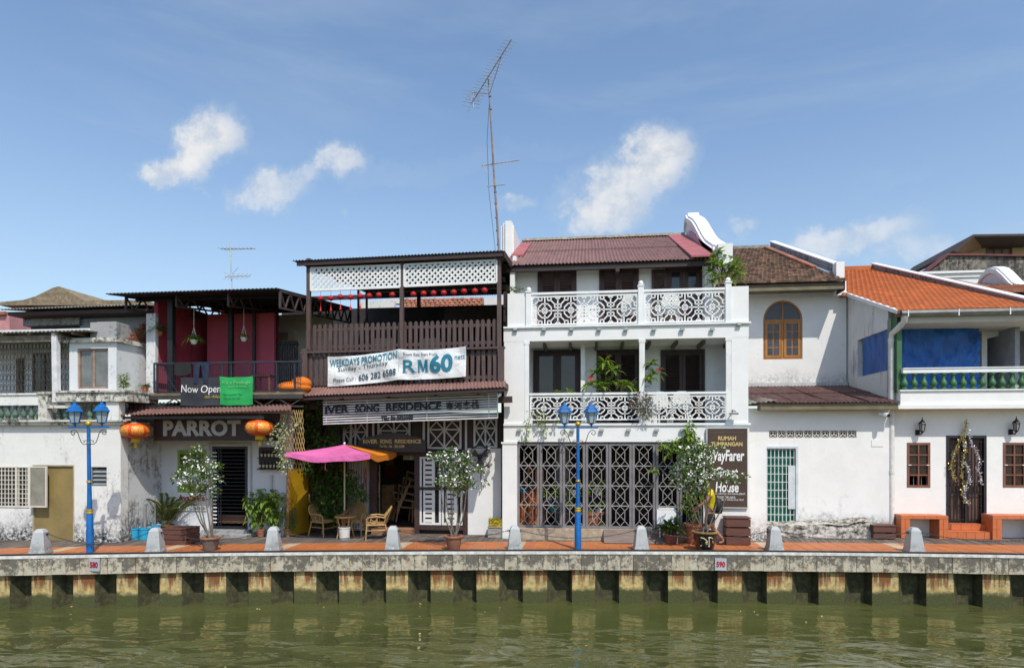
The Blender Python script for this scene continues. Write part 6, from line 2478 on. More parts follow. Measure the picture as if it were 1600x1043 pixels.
# parapets of the top balcony
zp0 = U(810, 458, YC).z
zp1 = U(1152, 447, YC).z
MB().box(xat(793, YC), xat(825, YC), YC+.01, YC+.22, zt1, zp0).obj('parapet', WHITE_C, H)
MB().box(xat(1140, YC), xr0, YC+.01, YC+.22, zt1, zp1).obj('parapet', WHITE_C, H)
for px, tp in ((826, 451), (1001.5, 441), (1138, 436)):
    x = xat(px, YC)
    z = U(px, tp+6, YC).z
    mb = MB().box(x-.07, x+.07, YC-.03, YC+.11, zt1, z).box(x-.085, x+.085, YC-.045, YC+.125, z, z+.03).ball((x, YC+.04, z+.085), .065, n=12)
    mb.obj('newel_post', PAINT_W, H)
# back walls with doors
rL = [(836, 905), (935, 997), (1035, 1098)]
ztop = U(950, 409, .42).z+.16
zf1, zf2 = zs1, zt1
def X2(px):
    return xat(px, YI)
ops = [(X2(a), X2(c), zf1, U((a+c)/2, 549, YI).z) for a, c in rL]
mb = wall(MB(), xl0+.1, xr0-.05, zf1, zt0, YI, YI+.15, ops)
mb.obj('first_floor_wall', M('balcony_wall_white', (.70, .72, .74), .85, .08, 2), H)
rT = [(843, 898, 422), (939, 995, 420), (1043, 1095, 418)]
ops = [(X2(a), X2(c), zf2, U((a+c)/2, t_, YI).z) for a, c, t_ in rT]
xw0, xw1 = X2(800), X2(1116)
mb = wall(MB(), xw0, xw1, zf2, ztop, YI, YI+.15, ops)
mb.obj('second_floor_wall', WHITE_C, H)
MB().box(xw0, xw0+.1, YI+.15, D2, zf2, ztop+.3).box(xw1-.1, xw1, YI+.15, D2, zf2, ztop+.3).box(xl0, xl0+.1, YC+.36, D2, zs1, zt0).box(xr0-.1, xr0, YC+.36, D2, zs1, zt0).obj('side_wall', WHITE_C, H)
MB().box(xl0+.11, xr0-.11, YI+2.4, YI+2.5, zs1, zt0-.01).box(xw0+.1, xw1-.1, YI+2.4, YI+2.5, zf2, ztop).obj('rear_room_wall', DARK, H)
# doors: frames and louvred leaves
def louvre_door(a, c, ztp, zb, closed=True, dark=SHUT, glassy=False):
    x0, x1 = X2(a), X2(c)
    frame(MB(), x0-.05, x1+.05, zb, ztp+.05, YI-.04, .12, .055, False).obj('door_frame', dark, H)
    xm = (x0+x1)/2
    if glassy:
        for u0, u1 in ((x0+.006, xm-.004), (xm+.004, x1-.006)):
            mb = frame(MB(), u0, u1, zb+.02, ztp-.006, YI+.02, .05, .11)
            zm = zb+(ztp-zb)*.36
            mb.box(u0+.11, u1-.11, YI+.022, YI+.068, zm-.06, zm+.06)
            d = mb.obj('glazed_door', dark, H)
            MB().box(u0+.11, u1-.11, YI+.04, YI+.048, zm+.06, ztp-.116).obj('pane', GLASSD, d)
            MB().box(u0+.11, u1-.11, YI+.035, YI+.055, zb+.13, zm-.06).obj('door_panel', dark, d)
    else:
        for u0, u1 in ((x0+.006, xm-.003), (xm+.003, x1-.006)):
            louvre_leaf(H, u0, u1, zb+.02, ztp-.006, YI+.0, dark, 'shutter_door', None, (.45,), .08, .045)


for i, (a, c) in enumerate(rL):
    louvre_door(a, c, U((a+c)/2, 549, YI).z, zf1, True, SHUTD, i == 0)
for i, (a, c, t_) in enumerate(rT):
    louvre_door(a, c, U((a+c)/2, t_, YI).z, zf2, True, SHUT, i == 2)
zt_ = U(1069, 421, YI).z
for a, c in ((1018, 1041), (1097.5, 1113)):
    louvre_leaf(H, X2(a), X2(c), zf2+.02, zt_, YI-.06, SHUT, 'open_shutter', None, (.45,), .06, .04)
# fretwork
def fret(x0, x1, z0, z1, y, n, w=.030):
    mb = MB()
    cw = (x1-x0)/n
    zc = (z0+z1)/2
    hh = (z1-z0)/2
    segs = [((0, 0), (1, 0)), ((0, 0), (0, 1)), ((1, 0), (1, 1)), ((.27, 0), (0, .27)), ((.5, 0), (.5, .22)), ((.5, .22), (.22, .5)), ((.22, .5), (0, .5)),
            ((.22, 1), (.22, .74)), ((.22, .74), (.48, .74)), ((.48, .74), (.76, .46)), ((.76, .46), (.76, .22)), ((.76, .22), (1, .22)),
            ((.48, .74), (.48, 1)), ((1, .78), (.78, 1)), ((.76, .46), (1, .46)), ((.62, .88), (.74, 1))]
    for k in range(n):
        xc = x0+cw*(k+.5)
        for sx in (-1, 1):
            for sz in (-1, 1):
                for i, ((a, b), (c, d)) in enumerate(segs[:15]):
                    if (i == 0 and sz < 0) or (i == 1 and sx < 0):
                        continue
                    if i == 2 and sx < 0 and k > 0:
                        continue
                    mb.bar((xc+sx*a*cw/2, y, zc+sz*b*hh), (xc+sx*c*cw/2, y, zc+sz*d*hh), w, .03, up=(0, 1, 0))
    frame(mb, x0-.01, x1+.01, z0-.02, z1+.02, y-.02, .04, .035)
    return mb


for (a, c, n) in ((831, 996, 4), (1007, 1134, 3)):
    x0, x1, z0, z1 = R(a, 460.5, c, 503, YC+.04)
    dz = (U((a+c)/2, 480, YC).z-U(980, 480, YC).z)*.0
    fret(x0, x1, zt1+.07, U(980, 460, YC).z, YC+.03, n).obj('fretwork_panel', PAINT_W, H)
    MB().box(x0-.05, x1+.05, YC-.01, YC+.07, U(980, 456.5, YC).z, U(980, 453, YC).z).obj('top_rail', PAINT_W, H)
for (a, c, n) in ((829, 998, 4), (1009, 1134, 3)):
    x0, x1, z0, z1 = R(a, 619, c, 655, YC+.04)
    fret(x0, x1, zs1+.12, U(980, 619, YC).z, YC+.03, n).obj('fretwork_panel', PAINT_WD if a > 900 else PAINT_W, H)
    MB().box(x0-.04, x1+.04, YC-.01, YC+.07, U(980, 616, YC).z, U(980, 612.5, YC).z).obj('top_rail', PAINT_W, H)
# little floodlights under the balcony edges
def flood(px, py):
    c = U(px, py, YC-.06)
    mb = MB().box(c.x-.055, c.x+.055, c.y-.02, c.y+.03, c.z-.035, c.z+.03)
    mb.bar(c+Vector((0, .02, 0)), c+Vector((0, .08, .04)), .02)
    o = mb.obj('floodlight', M('lamp_grey', (.30, .29, .26), .4, .2), H)
    MB().box(c.x-.045, c.x+.045, c.y-.025, c.y-.021, c.z-.026, c.z+.02).obj('lamp_glass', FROST, o)
for px in (850, 893, 936, 978, 1022, 1066, 1113, 1155, 805):
    flood(px, 514 if px < 1150 else 506)
for px in (811, 848, 894, 940, 982, 1026, 1066):
    flood(px, 671.5)
# ceilings with joists, roof
mb = MB()
for k in range(9):
    x = xl0+.35+(xr0-xl0-.7)*k/8
    mb.box(x-.035, x+.035, YC+.3, YI-.002, zt0-.10, zt0-.002)
mb.obj('ceiling_joist', M('joist_grey', (.12, .11, .10), .8, .2), H, kind='stuff')
YE = .42
A, B = U(786, 412.5, YE), U(1113, 405, YE)
A.z = B.z = (A.z+B.z)/2
zr_ = U(950, 373, 5.4).z
C, D = Vector((B.x, 5.4, zr_)), Vector((A.x, 5.4, zr_))
mid = .52
corr(MB(), A, B, B.lerp(C, mid), A.lerp(D, mid), .10, .020).obj('roof_sheet', ROOFR, H)
up = Vector((0, 0, .02))
corr(MB(), A.lerp(D, mid-.04)+up, B.lerp(C, mid-.04)+up, C+up, D+up, .10, .020).obj('roof_sheet', ROOFR, H)
corr(MB(), (D.x, 5.4, zr_), (C.x, 5.4, zr_), (C.x, 11, zr_-2.3), (D.x, 11, zr_-2.3), .2, .02).obj('rear_roof_sheet', ROOFR, H)
MB().box(A.x+.05, B.x-.02, YE+.06, YE+.10, A.z-.17, A.z-.045).box(A.x+.05, B.x-.1, YE+.1, YI, A.z-.06, A.z-.045).obj('fascia', M('dark_fascia', (.04, .028, .026), .6, .2), H)
MB().box(xat(965, YE)-.05, xat(965, YE)+.05, YE+.02, YI, A.z-.26, A.z-.172).obj('roof_bracket', BROWN, H)
RID = M('cement_ridge', (.34, .31, .25), .9, .3, 8, dirt=(.12, .1, .08), dirtamt=.6, bump=.4)
me = None
n = 13
for k in range(n):
    x0 = D.x+(C.x-D.x)*k/n
    w = (C.x-D.x)/n
    if me is None:
        mb = MB()
        mb.prism_x([(-.14, -.02), (-.09, .06), (0, .10), (.09, .06), (.14, -.02)], 0, w*1.03)
        me = mb.mesh('ridge_cap', RID)
    inst('ridge_cap', me, H, (x0, 5.4, zr_+.02+random.uniform(-.006, .012)), (0, random.uniform(-.015, .015), 0))
MB().box(xat(797, YE+.1), xat(804, YE+.1), YE+.1, YE+.35, zt1, A.z-.05).obj('eave_column', WHITE_C, H)
MB().box(B.x-.16, B.x+.02, YE+.12, YI, zf2, A.z+.05).obj('end_wall', WHITE_C, H)
# curved gable walls
REDF = M('red_flashing', (.37, .115, .12), .6, .15)
def gable(x0, x1, prof, nm='gable_wall'):
    ys = [p[0] for p in prof]
    mb = MB().prism_x(prof, x0, x1)
    return mb.obj(nm, WHITE, H, smooth=False)
zE = A.z
slope = (zr_-A.z)/(5.4-YE)
def rz(y):
    return A.z+(y-YE)*slope
pr = [(YE-.25, rz(YE)-.25), (YE-.25, rz(YE)+.30), (YE+.10, rz(YE)+.34), (YE+.12, rz(YE)+.40)]
for k in range(18):
    y = YE+.3+k*.26
    f_ = min(1, max(0, (y-1.7)/2.7))
    pr.append((y, rz(y)+.30+.40*f_*f_*(3-2*f_)))
yl, zl = pr[-1]
for k in range(1, 7):
    a = math.pi*.62-k/6*math.pi*.62
    pr.append((yl+.16+.40*math.cos(a), zl-.16+.30*math.sin(a)))
pr += [(yl+.57, rz(5.4)-.1), (yl+.57, rz(YE)-.25)]
xg = B.x+.0
gable(xg+.10, xg+.46, pr)
inn = [(y, z-.11) for y, z in pr[3:-2]]
mb = MB()
o_ = [(y, z-.07) for y, z in pr[2:-2]]
mb.prism_x(o_+[(y, z-.16) for y, z in o_[::-1]], xg+.03, xg+.098)
mb.obj('gable_moulding', WHITE, H)
mb = MB().prism_x([(YE-.1, rz(YE)+.02), (YE-.1, rz(YE)+.07), (5.3, rz(5.3)+.07), (5.3, rz(5.3)+.02)], xg-.55, xg+.02)
mb.obj('red_flashing', REDF, H)
MB().prism_x([(YE, rz(YE)+.08), (YE, rz(YE)+.2), (4.6, rz(4.6)+.26), (4.6, rz(4.6)+.08)], xg+.03, xg+.09).obj('pink_gable_band', M('pink_render', (.55, .36, .40), .8, .1), H)
prl = [(YE-.1+(5.4-YE+.1)*.0, rz(YE)-.2)]
x0g, x1g = U(783, 372, 2.6).x, U(803, 372, 2.6).x
zb, z1_ = U(793, 400, 2.6).z, U(793, 347, 2.6).z
for dx0, dx1, dy0, dy1, dz in ((0, 1, 0, 1.8, .10), (.18, .92, -.06, 1.5, .04), (.36, .84, -.12, 1.3, 0)):
    MB().box(x0g+(x1g-x0g)*dx0, x0g+(x1g-x0g)*dx1, 2.6+dy0, 2.6+dy1, zb-.6, z1_-dz).obj('gable_wall', WHITE, H)
x0f, x1f = U(803, 385, 3.).x, U(823, 385, 3.).x
MB().prism_x([(1.9, rz(1.9)+.02), (1.9, rz(1.9)+.07), (4.6, rz(4.6)+.07), (4.6, rz(4.6)+.02)], x1g+.01, x1g+.36).obj('red_flashing', REDF, H)
# ---- folding lattice gate: one leaf per panel
GS = M('gate_steel', (.21, .205, .215), .5, .15, 5, dirt=(.12, .10, .09), dirtamt=.3)
GL = M('gate_lattice_steel', (.34, .33, .32), .5, .12, 6)
YGt = YC+.06
gx0, gx1 = xat(808, YGt), xat(1099, YGt)
gz0, gz1 = U(950, 825, YGt).z, U(950, 692, YGt).z
MB().box(gx0, gx1, YGt-.02, YGt+.08, gz1, zG-.005).obj('gate_lintel', M('lintel_dark', (.06, .045, .04), .7, .2), H)
n = 8
pwid = (gx1-gx0)/n
fm = frame(MB(), .006, pwid-.006, 0, gz1-gz0, -.02, .04, .062).mesh('gate_leaf', GS)
lm = MB()
w0, w1 = .068, pwid-.068
hh = (gz1-gz0-.136)/4
for r in range(4):
    zb_ = .068+hh*r
    def q(u, v):
        return (w0+(w1-w0)*u, 0, zb_+hh*v)
    for a, c in (((0, 0), (1, 1)), ((1, 0), (0, 1)), ((.25, .25), (.25, .75)), ((.75, .25), (.75, .75)), ((.5, 0), (.25, .25)), ((.5, 0), (.75, .25)), ((.5, 1), (.25, .75)), ((.5, 1), (.75, .75))):
        lm.bar(q(*a), q(*c), .014, .012, up=(0, 1, 0))
    if r:
        lm.bar(q(0, 0), q(1, 0), .022, .016, up=(0, 1, 0))
lm = lm.mesh('lattice', GL)
for k in range(n):
    o = inst('gate_leaf', fm, H, (gx0+pwid*k, YGt, gz0))
    c = bpy.data.objects.new('lattice', lm)
    COL.objects.link(c)
    c.parent = o
STONE = M('cream_step_stone', (.46, .38, .28), .85, .2, 4, dirt=(.2, .15, .11), dirtamt=.5, bump=.3)
MB().box(gx0, gx1, YC-.12, YGt+.3, -.02, gz0-.005).obj('door_sill', STONE, H)
r0, r1 = xat(943, -.3), xat(1037, -.3)
o = MB().prism_x([(YC-.55, 0), (YC-.12, gz0-.03), (YC-.12, gz0+.0), (YC-.58, .02)], r0, r1).obj('timber_ramp', M('ramp_timber', (.19, .145, .125), .8, .25, 5, stretch=(.6, 4, 4)), origin=((r0+r1)/2, YC-.35, 0))
tag(o, 'worn timber ramp laid against the sill of the folding gate', 'ramp')
# ---- guest house sign
Ys = YC-.07
t = T('guest_house_sign', 'tall brown guest house sign on the white pier behind the dragon pot tree', 'sign', U(1136, 792, Ys))
a0, a1, b0, b1 = R(1105, 669, 1167.5, 792, Ys)
MB().box(a0, a1, Ys, Ys+.045, b0, b1).obj('board', SIGNB, t)
mb = frame(MB(), a0-.02, a1+.02, b0-.02, b1+.02, Ys-.01, .06, .022)
mb.obj('edge_trim', M('trim_grey', (.55, .55, .53), .5, .1), t)
def stext(s, px0, py0, px1, py1, m, **k):
    x0, x1, z0, z1 = R(px0, py0, px1, py1, Ys)
    text(s, x0, x1, z0, z1, Ys-.003, m, t, 'lettering', depth=.004, **k)
stext('RUMAH', 1122, 681, 1150, 687.5, CREAM, bold=.03)
stext('TUMPANGAN', 1111, 690, 1160, 696.5, CREAM, bold=.03)
stext('WayFarer', 1108, 702.5, 1163, 725, WHITEI, bold=.025, shear=.12)
stext('Guest', 1118, 729, 1153, 746, WHITEI, bold=.025, shear=.12)
stext('House', 1118, 752.5, 1154, 768.5, WHITEI, bold=.025, shear=.12)
stext('104, LORONG JALAN HANG JEBAT,', 1109, 769.5, 1165, 773, WHITEI)
stext('75200 MELAKA', 1120, 774.5, 1149, 778, WHITEI)
stext('TEL : 06 - 281 7 HANG FAX 7037', 1111, 779, 1162, 781.5, WHITEI)
stext('________________________', 1110, 675, 1162, 675.6, M('thin_line', (.20, .13, .09), .6))
# wall lamp on the right pier
c = U(1146, 646, YC-.12)
t = T('wall_lamp', 'grey metal bracket lamp on the right white pier above the brown sign', 'lamp', c)
MB().box(c.x-.1, c.x+.1, c.y-.1, c.y+.02, c.z-.02, c.z+.02).obj('lamp_head', GREYM, t)
MB().tube([c+Vector((0, .1, .05)), c+Vector((-.03, -.02, .09)), c+Vector((.05, -.05, .05))], .018, 6).obj('arm', GREYM, t)
# ---- white plastic chairs on the balconies
def plastic_chair(loc, rz_, label, first=[None]):
    if first[0] is None:
        t = T('plastic_chair', label, 'chair', (0, 0, 0), 'white plastic chairs on the balconies')
        MB().box(-.23, .23, -.22, .22, .40, .43).obj('seat', PAINT_W, t)
        pw = [(-.22, .42), (-.24, .62), (-.20, .78), (-.10, .84), (.10, .84), (.20, .78), (.24, .62), (.22, .42)]
        ob = frame(MB(), -.225, .225, .43, .80, .20, .03, .05)
        mb = MB().prism([(a*.98, b-.0) for a, b in pw], .235, .25)
        mb.obj('backrest', M('woven_white', (.70, .72, .72), .5, .12, 30), t)
        mb = MB()
        for k in range(-4, 5):
            mb.box(k*.045-.006, k*.045+.006, .228, .2345, .46, .76)
        for k in range(7):
            mb.box(-.2, .2, .224, .2278, .47+k*.045, .482+k*.045)
        mb.obj('woven_strips', PAINT_W, t, kind='stuff')
        for sx in (-1, 1):
            for sy in (-1, 1):
                MB().bar((sx*.20, sy*.19, .41), (sx*.24, sy*.24, 0), .04).obj('leg', PAINT_W, t)
            MB().tube([(sx*.23, .22, .62), (sx*.26, .0, .64), (sx*.25, -.18, .62), (sx*.22, -.2, .42)], .02, 6).obj('armrest', PAINT_W, t)
        first[0] = t
        t.location = loc
        t.rotation_euler.z = rz_
        return t
    return copy_tree(first[0], loc, rz_, label)


for px, Y, z, rz_, lab in ((1046, .35, zf2, 3.14, 'white woven chair on the right of the top balcony'), (986, .3, zf2, 3.0, 'white woven chair beside the middle post of the top balcony'),
                           (1063, .30, zf1, 3.14, 'white woven chair in the middle of the right lower balcony bay'), (1024, .34, zf1, 3.6, 'white woven chair behind the lilac flowers on the lower balcony')):
    x = xat(px, Y)
    plastic_chair((x, Y, z), rz_, lab)
# ---- plants of the balconies
def clump(name, label, base, tips, L, W, n, stemr=.016, leaf=LEAF_L, cat='plant', droop=.25, flowers=()):
    """bare forked branches that end in rosettes of long leaves"""
    t = T(name, label, cat, base)
    ml, ms, mf = MB(), MB(), MB()
    for (p, mid) in tips:
        pts = [base, base.lerp(mid, .5)+Vector((0, 0, .03)), mid, mid.lerp(p, .6), p]
        ms.tube(pts, [stemr, stemr*.9, stemr*.8, stemr*.7, stemr*.6], 6)
        for k in range(n):
            a = 2.4*k+random.uniform(-.3, .3)
            el = random.uniform(-.35, 1.0)
            ml.leaf(p+Vector((0, 0, -.03*k/n)), (math.cos(a)*math.cos(el), math.sin(a)*math.cos(el), math.sin(el)), L*random.uniform(.7, 1.1), W, droop)
    ms.obj('branches', BARK, t)
    ml.obj('leaves', leaf, t)
    if flowers:
        for f_ in flowers:
            for k in range(16):
                mf.leaf2(f_+Vector((random.gauss(0, .03), random.gauss(0, .03), random.gauss(0, .03))), (random.gauss(0, 1), random.gauss(-.5, 1), random.gauss(.3, 1)), .06, .045, .1)
        mf.obj('flowers', FLOWERP, t)
    return t


random.seed(31)
bY = .15
base = Vector((xat(950, bY), bY, zf1))
pts = [(945, 566), (958, 578), (932, 582), (951, 596), (940, 603), (922, 601), (1018, 569), (1023, 583), (1012, 592), (990, 605), (1001, 610), (975, 600)]
tips = []
for i, (a, b) in enumerate(pts):
    p = U(a, b, bY+random.uniform(-.28, .1))
    mid = U(948, 612, bY) if a < 965 else U(975, 608, bY-.05)
    tips.append((p, mid))
clump('frangipani', 'tall frangipani with long leaves and red flowers on the lower balcony', base, tips, .36, .10, 15, .018, LEAF_L, 'plant', .35,
      [U(951, 559, -.05), U(924, 589, -.1), U(924, 594, -.1), U(1030, 578, .0)])
base = Vector((xat(1130, .2), .2, zf2))
pts = [(1121, 396), (1131, 402), (1142, 410), (1151, 414), (1117, 412), (1110, 424), (1128, 416), (1140, 424), (1154, 426), (1121, 432), (1112, 442), (1148, 436)]
tips = [(U(a, b, .2+random.uniform(-.2, .15)), U(1128, 430, .2)) for a, b in pts]
clump('frangipani', 'leafy frangipani at the right end of the top balcony', base, tips, .30, .085, 14, .016, LEAF_L)
base = Vector((xat(806, .15), .15, zt1))
clump('balcony_plant', 'small leafy plant at the left end of the top balcony', base, [(U(a, b, .15), U(806, 456, .15)) for a, b in ((799, 452), (806, 449), (812, 453), (803, 456))], .22, .05, 7, .012, LEAF_M)
base = Vector((xat(878, .1), .1, zf1))
clump('balcony_plant', 'yellow green leafy plant behind the left part of the lower balcony', base, [(U(a, b, .05), U(880, 630, .1)) for a, b in ((870, 612), (888, 611), (893, 614), (880, 616), (872, 618))], .2, .06, 8, .012, LEAF_L)
t = T('lilac_flower_basket', 'basket of small lilac flowers on the rail by the middle column', 'plant', U(1003, 640, YC-.1))
ml, mf = MB(), MB()
leafcloud(ml, U(1000, 628, YC-.12), .28, .15, .25, 330, .07, .03, .3, .1)
leafcloud(ml, U(1010, 645, YC-.12), .13, .1, .2, 120, .07, .03, .3, .1)
leafcloud(mf, U(1002, 628, YC-.14), .30, .16, .27, 120, .035, .035, .0, .5)
ml.obj('foliage', foliage('olive_leaf', (.05, .06, .015), (.17, .15, .05)), t)
mf.obj('flowers', FLOWERL, t)
# hanging vines
def vine(name, label, strands, L, n, leaf=LEAF_L, Y=YC-.1):
    t = T(name, label, 'climbing plant', U(*strands[0][0], Y))
    ml, ms = MB(), MB()
    for st in strands:
        pts = [U(a, b, Y-random.uniform(0, .06)) for a, b in st]
        ms.tube(pts, .006, 4)
        for a, b in zip(pts, pts[1:]):
            for _ in range(max(1, int((b-a).length*n))):
                p = a.lerp(b, random.random())+Vector((random.gauss(0, .04), random.gauss(-.02, .03), random.gauss(0, .03)))
                ml.leaf(p, (random.gauss(0, 1), random.gauss(-.5, .5), random.gauss(-.3, .5)), L*random.uniform(.6, 1.2), L*.65, .3)
    ml.obj('foliage', leaf, t)
    ms.obj('stems', M('green_stem', (.12, .17, .05), .6, .2), t)
vine('trailing_vine', 'yellow green vine trailing from the left end of the lower balcony', [[(832, 640), (828, 655), (823, 672), (821, 690)], [(850, 640), (852, 660), (854, 685)], [(838, 645), (842, 665)], [(884, 660), (882, 672), (886, 684)], [(868, 648), (870, 660)]], .075, 45)
vine('trailing_vine', 'green vine hanging from the balcony over the right end of the gate', [[(1076, 658), (1078, 672), (1074, 688), (1070, 705)], [(1076, 680), (1060, 688), (1045, 694), (1034, 702)], [(1072, 664), (1080, 676), (1086, 690)], [(1066, 690), (1052, 698), (1040, 708)], [(1090, 688), (1098, 700), (1100, 712)], [(1076, 685), (1092, 690), (1106, 700)], [(1050, 692), (1052, 706)], [(1038, 696), (1030, 690)], [(1074, 690), (1062, 704)], [(1018, 731), (1022, 736), (1028, 733)]], .125, 80)
# ---- inside the gate
def room_pot(label, px, py, Y, r, h, blobs, n, L, W, potm, leaf=LEAF_L, seed=1):
    random.seed(seed)
    b = U(px, py, Y)
    b.z = max(b.z, .13)
    t = T('room_plant', label, 'potted plant', b)
    pot(MB(), b, r, h).obj('pot', potm, t, smooth=True)
    ml = MB()
    for (a, c, rad) in blobs:
        leafcloud(ml, U(a, c, Y), rad, rad*.6, rad, n, L, W, .4, .1, ml.leaf)
    ml.obj('leaves', leaf, t)
    ms = MB().tube([b+Vector((0, 0, h*.8)), U(blobs[0][0], blobs[0][1], Y)], .012, 5).obj('stem', BARK, t)
Yr = .45
BLP = M('teal_pot', (.02, .20, .19), .4, .15)
room_pot('plant in a teal pot behind the second leaf of the gate', 864, 799, Yr, .13, .18, [(860, 770, .2), (854, 775, .15), (868, 765, .15)], 40, .12, .07, BLP, seed=2)
room_pot('plant in a white pot behind the third leaf of the gate', 897, 776, Yr, .10, .2, [(892, 768, .2), (886, 780, .15), (906, 764, .15), (890, 757, .12)], 34, .12, .07, PAINT_W, seed=3)
room_pot('plant in a white pot behind the fourth leaf of the gate', 934, 773, Yr, .10, .2, [(926, 764, .13), (942, 760, .15), (934, 755, .12)], 34, .12, .07, PAINT_W, seed=4)
room_pot('plant in a white pot low behind the fourth leaf of the gate', 935, 806, Yr, .10, .2, [(930, 790, .14), (942, 788, .1), (938, 818, .1)], 34, .11, .06, PAINT_W, seed=5)
room_pot('yellow leaved plant in a brick red box behind the gate', 926, 832, Yr-.05, .28, .52, [(912, 803, .1), (922, 806, .1)], 16, .16, .10, CLAYP, seed=6)
for dy, z_ in ((0, .62), (0, .58), (0, .6)):
    pass
mb = MB()
a0, a1, b0, b1 = R(885, 800, 945, 826, Yr+.4)
t = T('flower_rack', 'dark rack carrying the potted plants behind the gate', 'rack', ((a0+a1)/2, Yr+.1, .13))
for z in (U(915, 800, Yr).z, U(915, 773, Yr).z, U(915, 822, Yr).z):
    MB().box(U(850, 780, Yr).x, U(950, 780, Yr).x, Yr-.1, Yr+.3, z-.03, z-.003).obj('shelf', BROWN, t)
for px in (851, 949):
    for dy in (-.08, .28):
        x = U(px, 780, Yr).x
        MB().box(x-.02, x+.02, Yr+dy-.02, Yr+dy+.02, .13, U(915, 773, Yr).z-.03).obj('leg', BROWN, t)
ORW = M('orange_varnished_wood', (.42, .125, .035), .35, .2, 5, stretch=(4, 4, .6))
b = U(826, 822, .55)
t = T('varnished_bench', 'orange varnished wooden bench stood on end behind the first gate leaf', 'bench', (b.x, .55, .13))
for k in range(5):
    x = b.x-.2+.1*k
    MB().tube([(x, .55+.02*k, .14), (x+.02, .5+.02*k, 1.15+.05*math.sin(k))], .042, 8).obj('slat', ORW, t)
for z in (.3, .95):
    MB().bar((b.x-.26, .60, z), (b.x+.28, .62, z), .07).obj('rail', ORW, t)
for px in (838, 848):
    x = U(px, 780, .7).x
    MB().box(x-.03, x+.03, .7, .76, .13, 1.75).obj('leg', ORW, t)
MB().bar((b.x-.1, .7, 1.3), (U(848, 780, .7).x, .7, 1.3), .05).bar((b.x-.12, .72, 1.15), (b.x+.02, .66, 1.9), .05).obj('brace', ORW, t)
t = T('blue_basin', 'blue plastic basin resting behind the first gate leaf', 'basin', U(818, 768, .4))
MB().lathe([(.10, -.06), (.16, .05), (.17, .06), (.15, .05), (.09, -.05)], U(818, 766, .4), 14).obj('basin', M('basin_blue', (.02, .16, .30), .4, .1), t, smooth=True)
t = T('helmet', 'dark blue helmet hanging behind the second gate leaf', 'helmet', U(857, 781, .3))
MB().ball(U(857, 781, .3), .12, .13, .10, 12, 8).obj('shell', M('helmet_blue', (.04, .045, .08), .3, .1), t, smooth='all')
t = T('inner_partition', 'pale grey partition standing inside the gated room', 'partition', U(878, 800, 2.))
MB().box(U(867, 750, 1.9).x, U(890, 750, 1.9).x, 1.9, 1.98, .13, 2.4).obj('panel', M('partition_grey', (.30, .30, .33), .7, .1), t)
# ================================================================ HOUSE WITH LEAN-TO AND ARCHED WINDOW
H = T('arched_window_house', 'white house with an arched wooden window above a red brown lean-to roof', 'house', (6.3, 1.3, 0))
Y3, Y3U = 1.35, 4.4
XP = 8.04


def x3(px, Y=Y3):
    return U(px, 700, Y).x


rD = R(1197, 700, 1243, 818, Y3)
zE = U(1290, 637, Y3).z
xa, xb = xr0+.02, XP-.1
vb0, vb1 = U(1270, 684, Y3).z, U(1270, 672, Y3).z
vx0, vx1 = x3(1201.5), x3(1338.5)
mb = wall(MB(), xa, xb, -.06, zE, Y3, Y3+.18, [(rD[0], rD[1], rD[2], rD[3]), (vx0, vx1, vb0, vb1)])
mb.obj('lower_wall', WHITE_3, H)
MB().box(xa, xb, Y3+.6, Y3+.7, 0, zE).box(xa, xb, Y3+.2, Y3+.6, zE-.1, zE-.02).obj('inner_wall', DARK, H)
# vent blocks
n = 10
vw = (vx1-vx0)/n
vh = vb1-vb0
mb = frame(MB(), -vw/2, vw/2, -vh/2, vh/2, 0, .08, .011)
R0 = min(vw, vh)*.36
mb.tube([(R0*math.cos(a), .03, R0*math.sin(a)) for a in [i*math.pi/6 for i in range(12)]], .010, 4, closed=True)
for k in range(3):
    a = math.pi/2+k*2.094
    mb.bar((0, .03, 0), (R0*math.cos(a), .03, R0*math.sin(a)), .020, .03, up=(0, 1, 0))
for sx in (-1, 1):
    for sz in (-1, 1):
        mb.bar((sx*R0*.7, .03, sz*R0*.7), (sx*vw/2*.95, .03, sz*vh/2*.95), .015, .03, up=(0, 1, 0))
me = mb.mesh('vent_block', M('vent_block_white', (.62, .60, .55), .8, .12))
for k in range(n):
    inst('vent_block', me, H, (vx0+vw*(k+.5), Y3+.01, (vb0+vb1)/2))
# barred green door
mb = frame(MB(), rD[0]-.06, rD[1]+.06, rD[2]-.02, rD[3]+.06, Y3-.03, .12, .06, False)
o = mb.obj('door_frame', M('pale_blue_paint', (.58, .66, .70), .6, .08, dirt=(.4, .38, .34), dirtamt=.3), H)
mb = MB().box(rD[0]+.001, rD[1]-.001, Y3+.09, Y3+.12, rD[2], rD[3]-.001)
d = mb.obj('green_door', M('green_sheet', (.012, .16, .105), .5, .25, 4), H)
mb = MB()
for k in range(8):
    x = rD[0]+.03+(rD[1]-rD[0]-.06)*k/7
    mb.box(x-.007, x+.007, Y3+.02, Y3+.04, rD[2], rD[3])
for k in range(10):
    z = rD[2]+.03+(rD[3]-rD[2]-.06)*k/9
    mb.box(rD[0], rD[1], Y3+.012, Y3+.019, z-.007, z+.007)
mb.obj('white_bars', PAINT_W, d)
MB().box(rD[1]-.19, rD[1]-.005, Y3-.01, Y3+.005, rD[2]+(rD[3]-rD[2])*.20, rD[2]+(rD[3]-rD[2])*.77).obj('lock_plate', MATS['pale_blue_paint'], d)
MB().box(rD[0]-.1, rD[1]+.12, Y3-.2, Y3-.002, rD[2]-.09, rD[2]-.025).obj('door_step', M('cream_step', (.48, .40, .26), .8, .2), H)
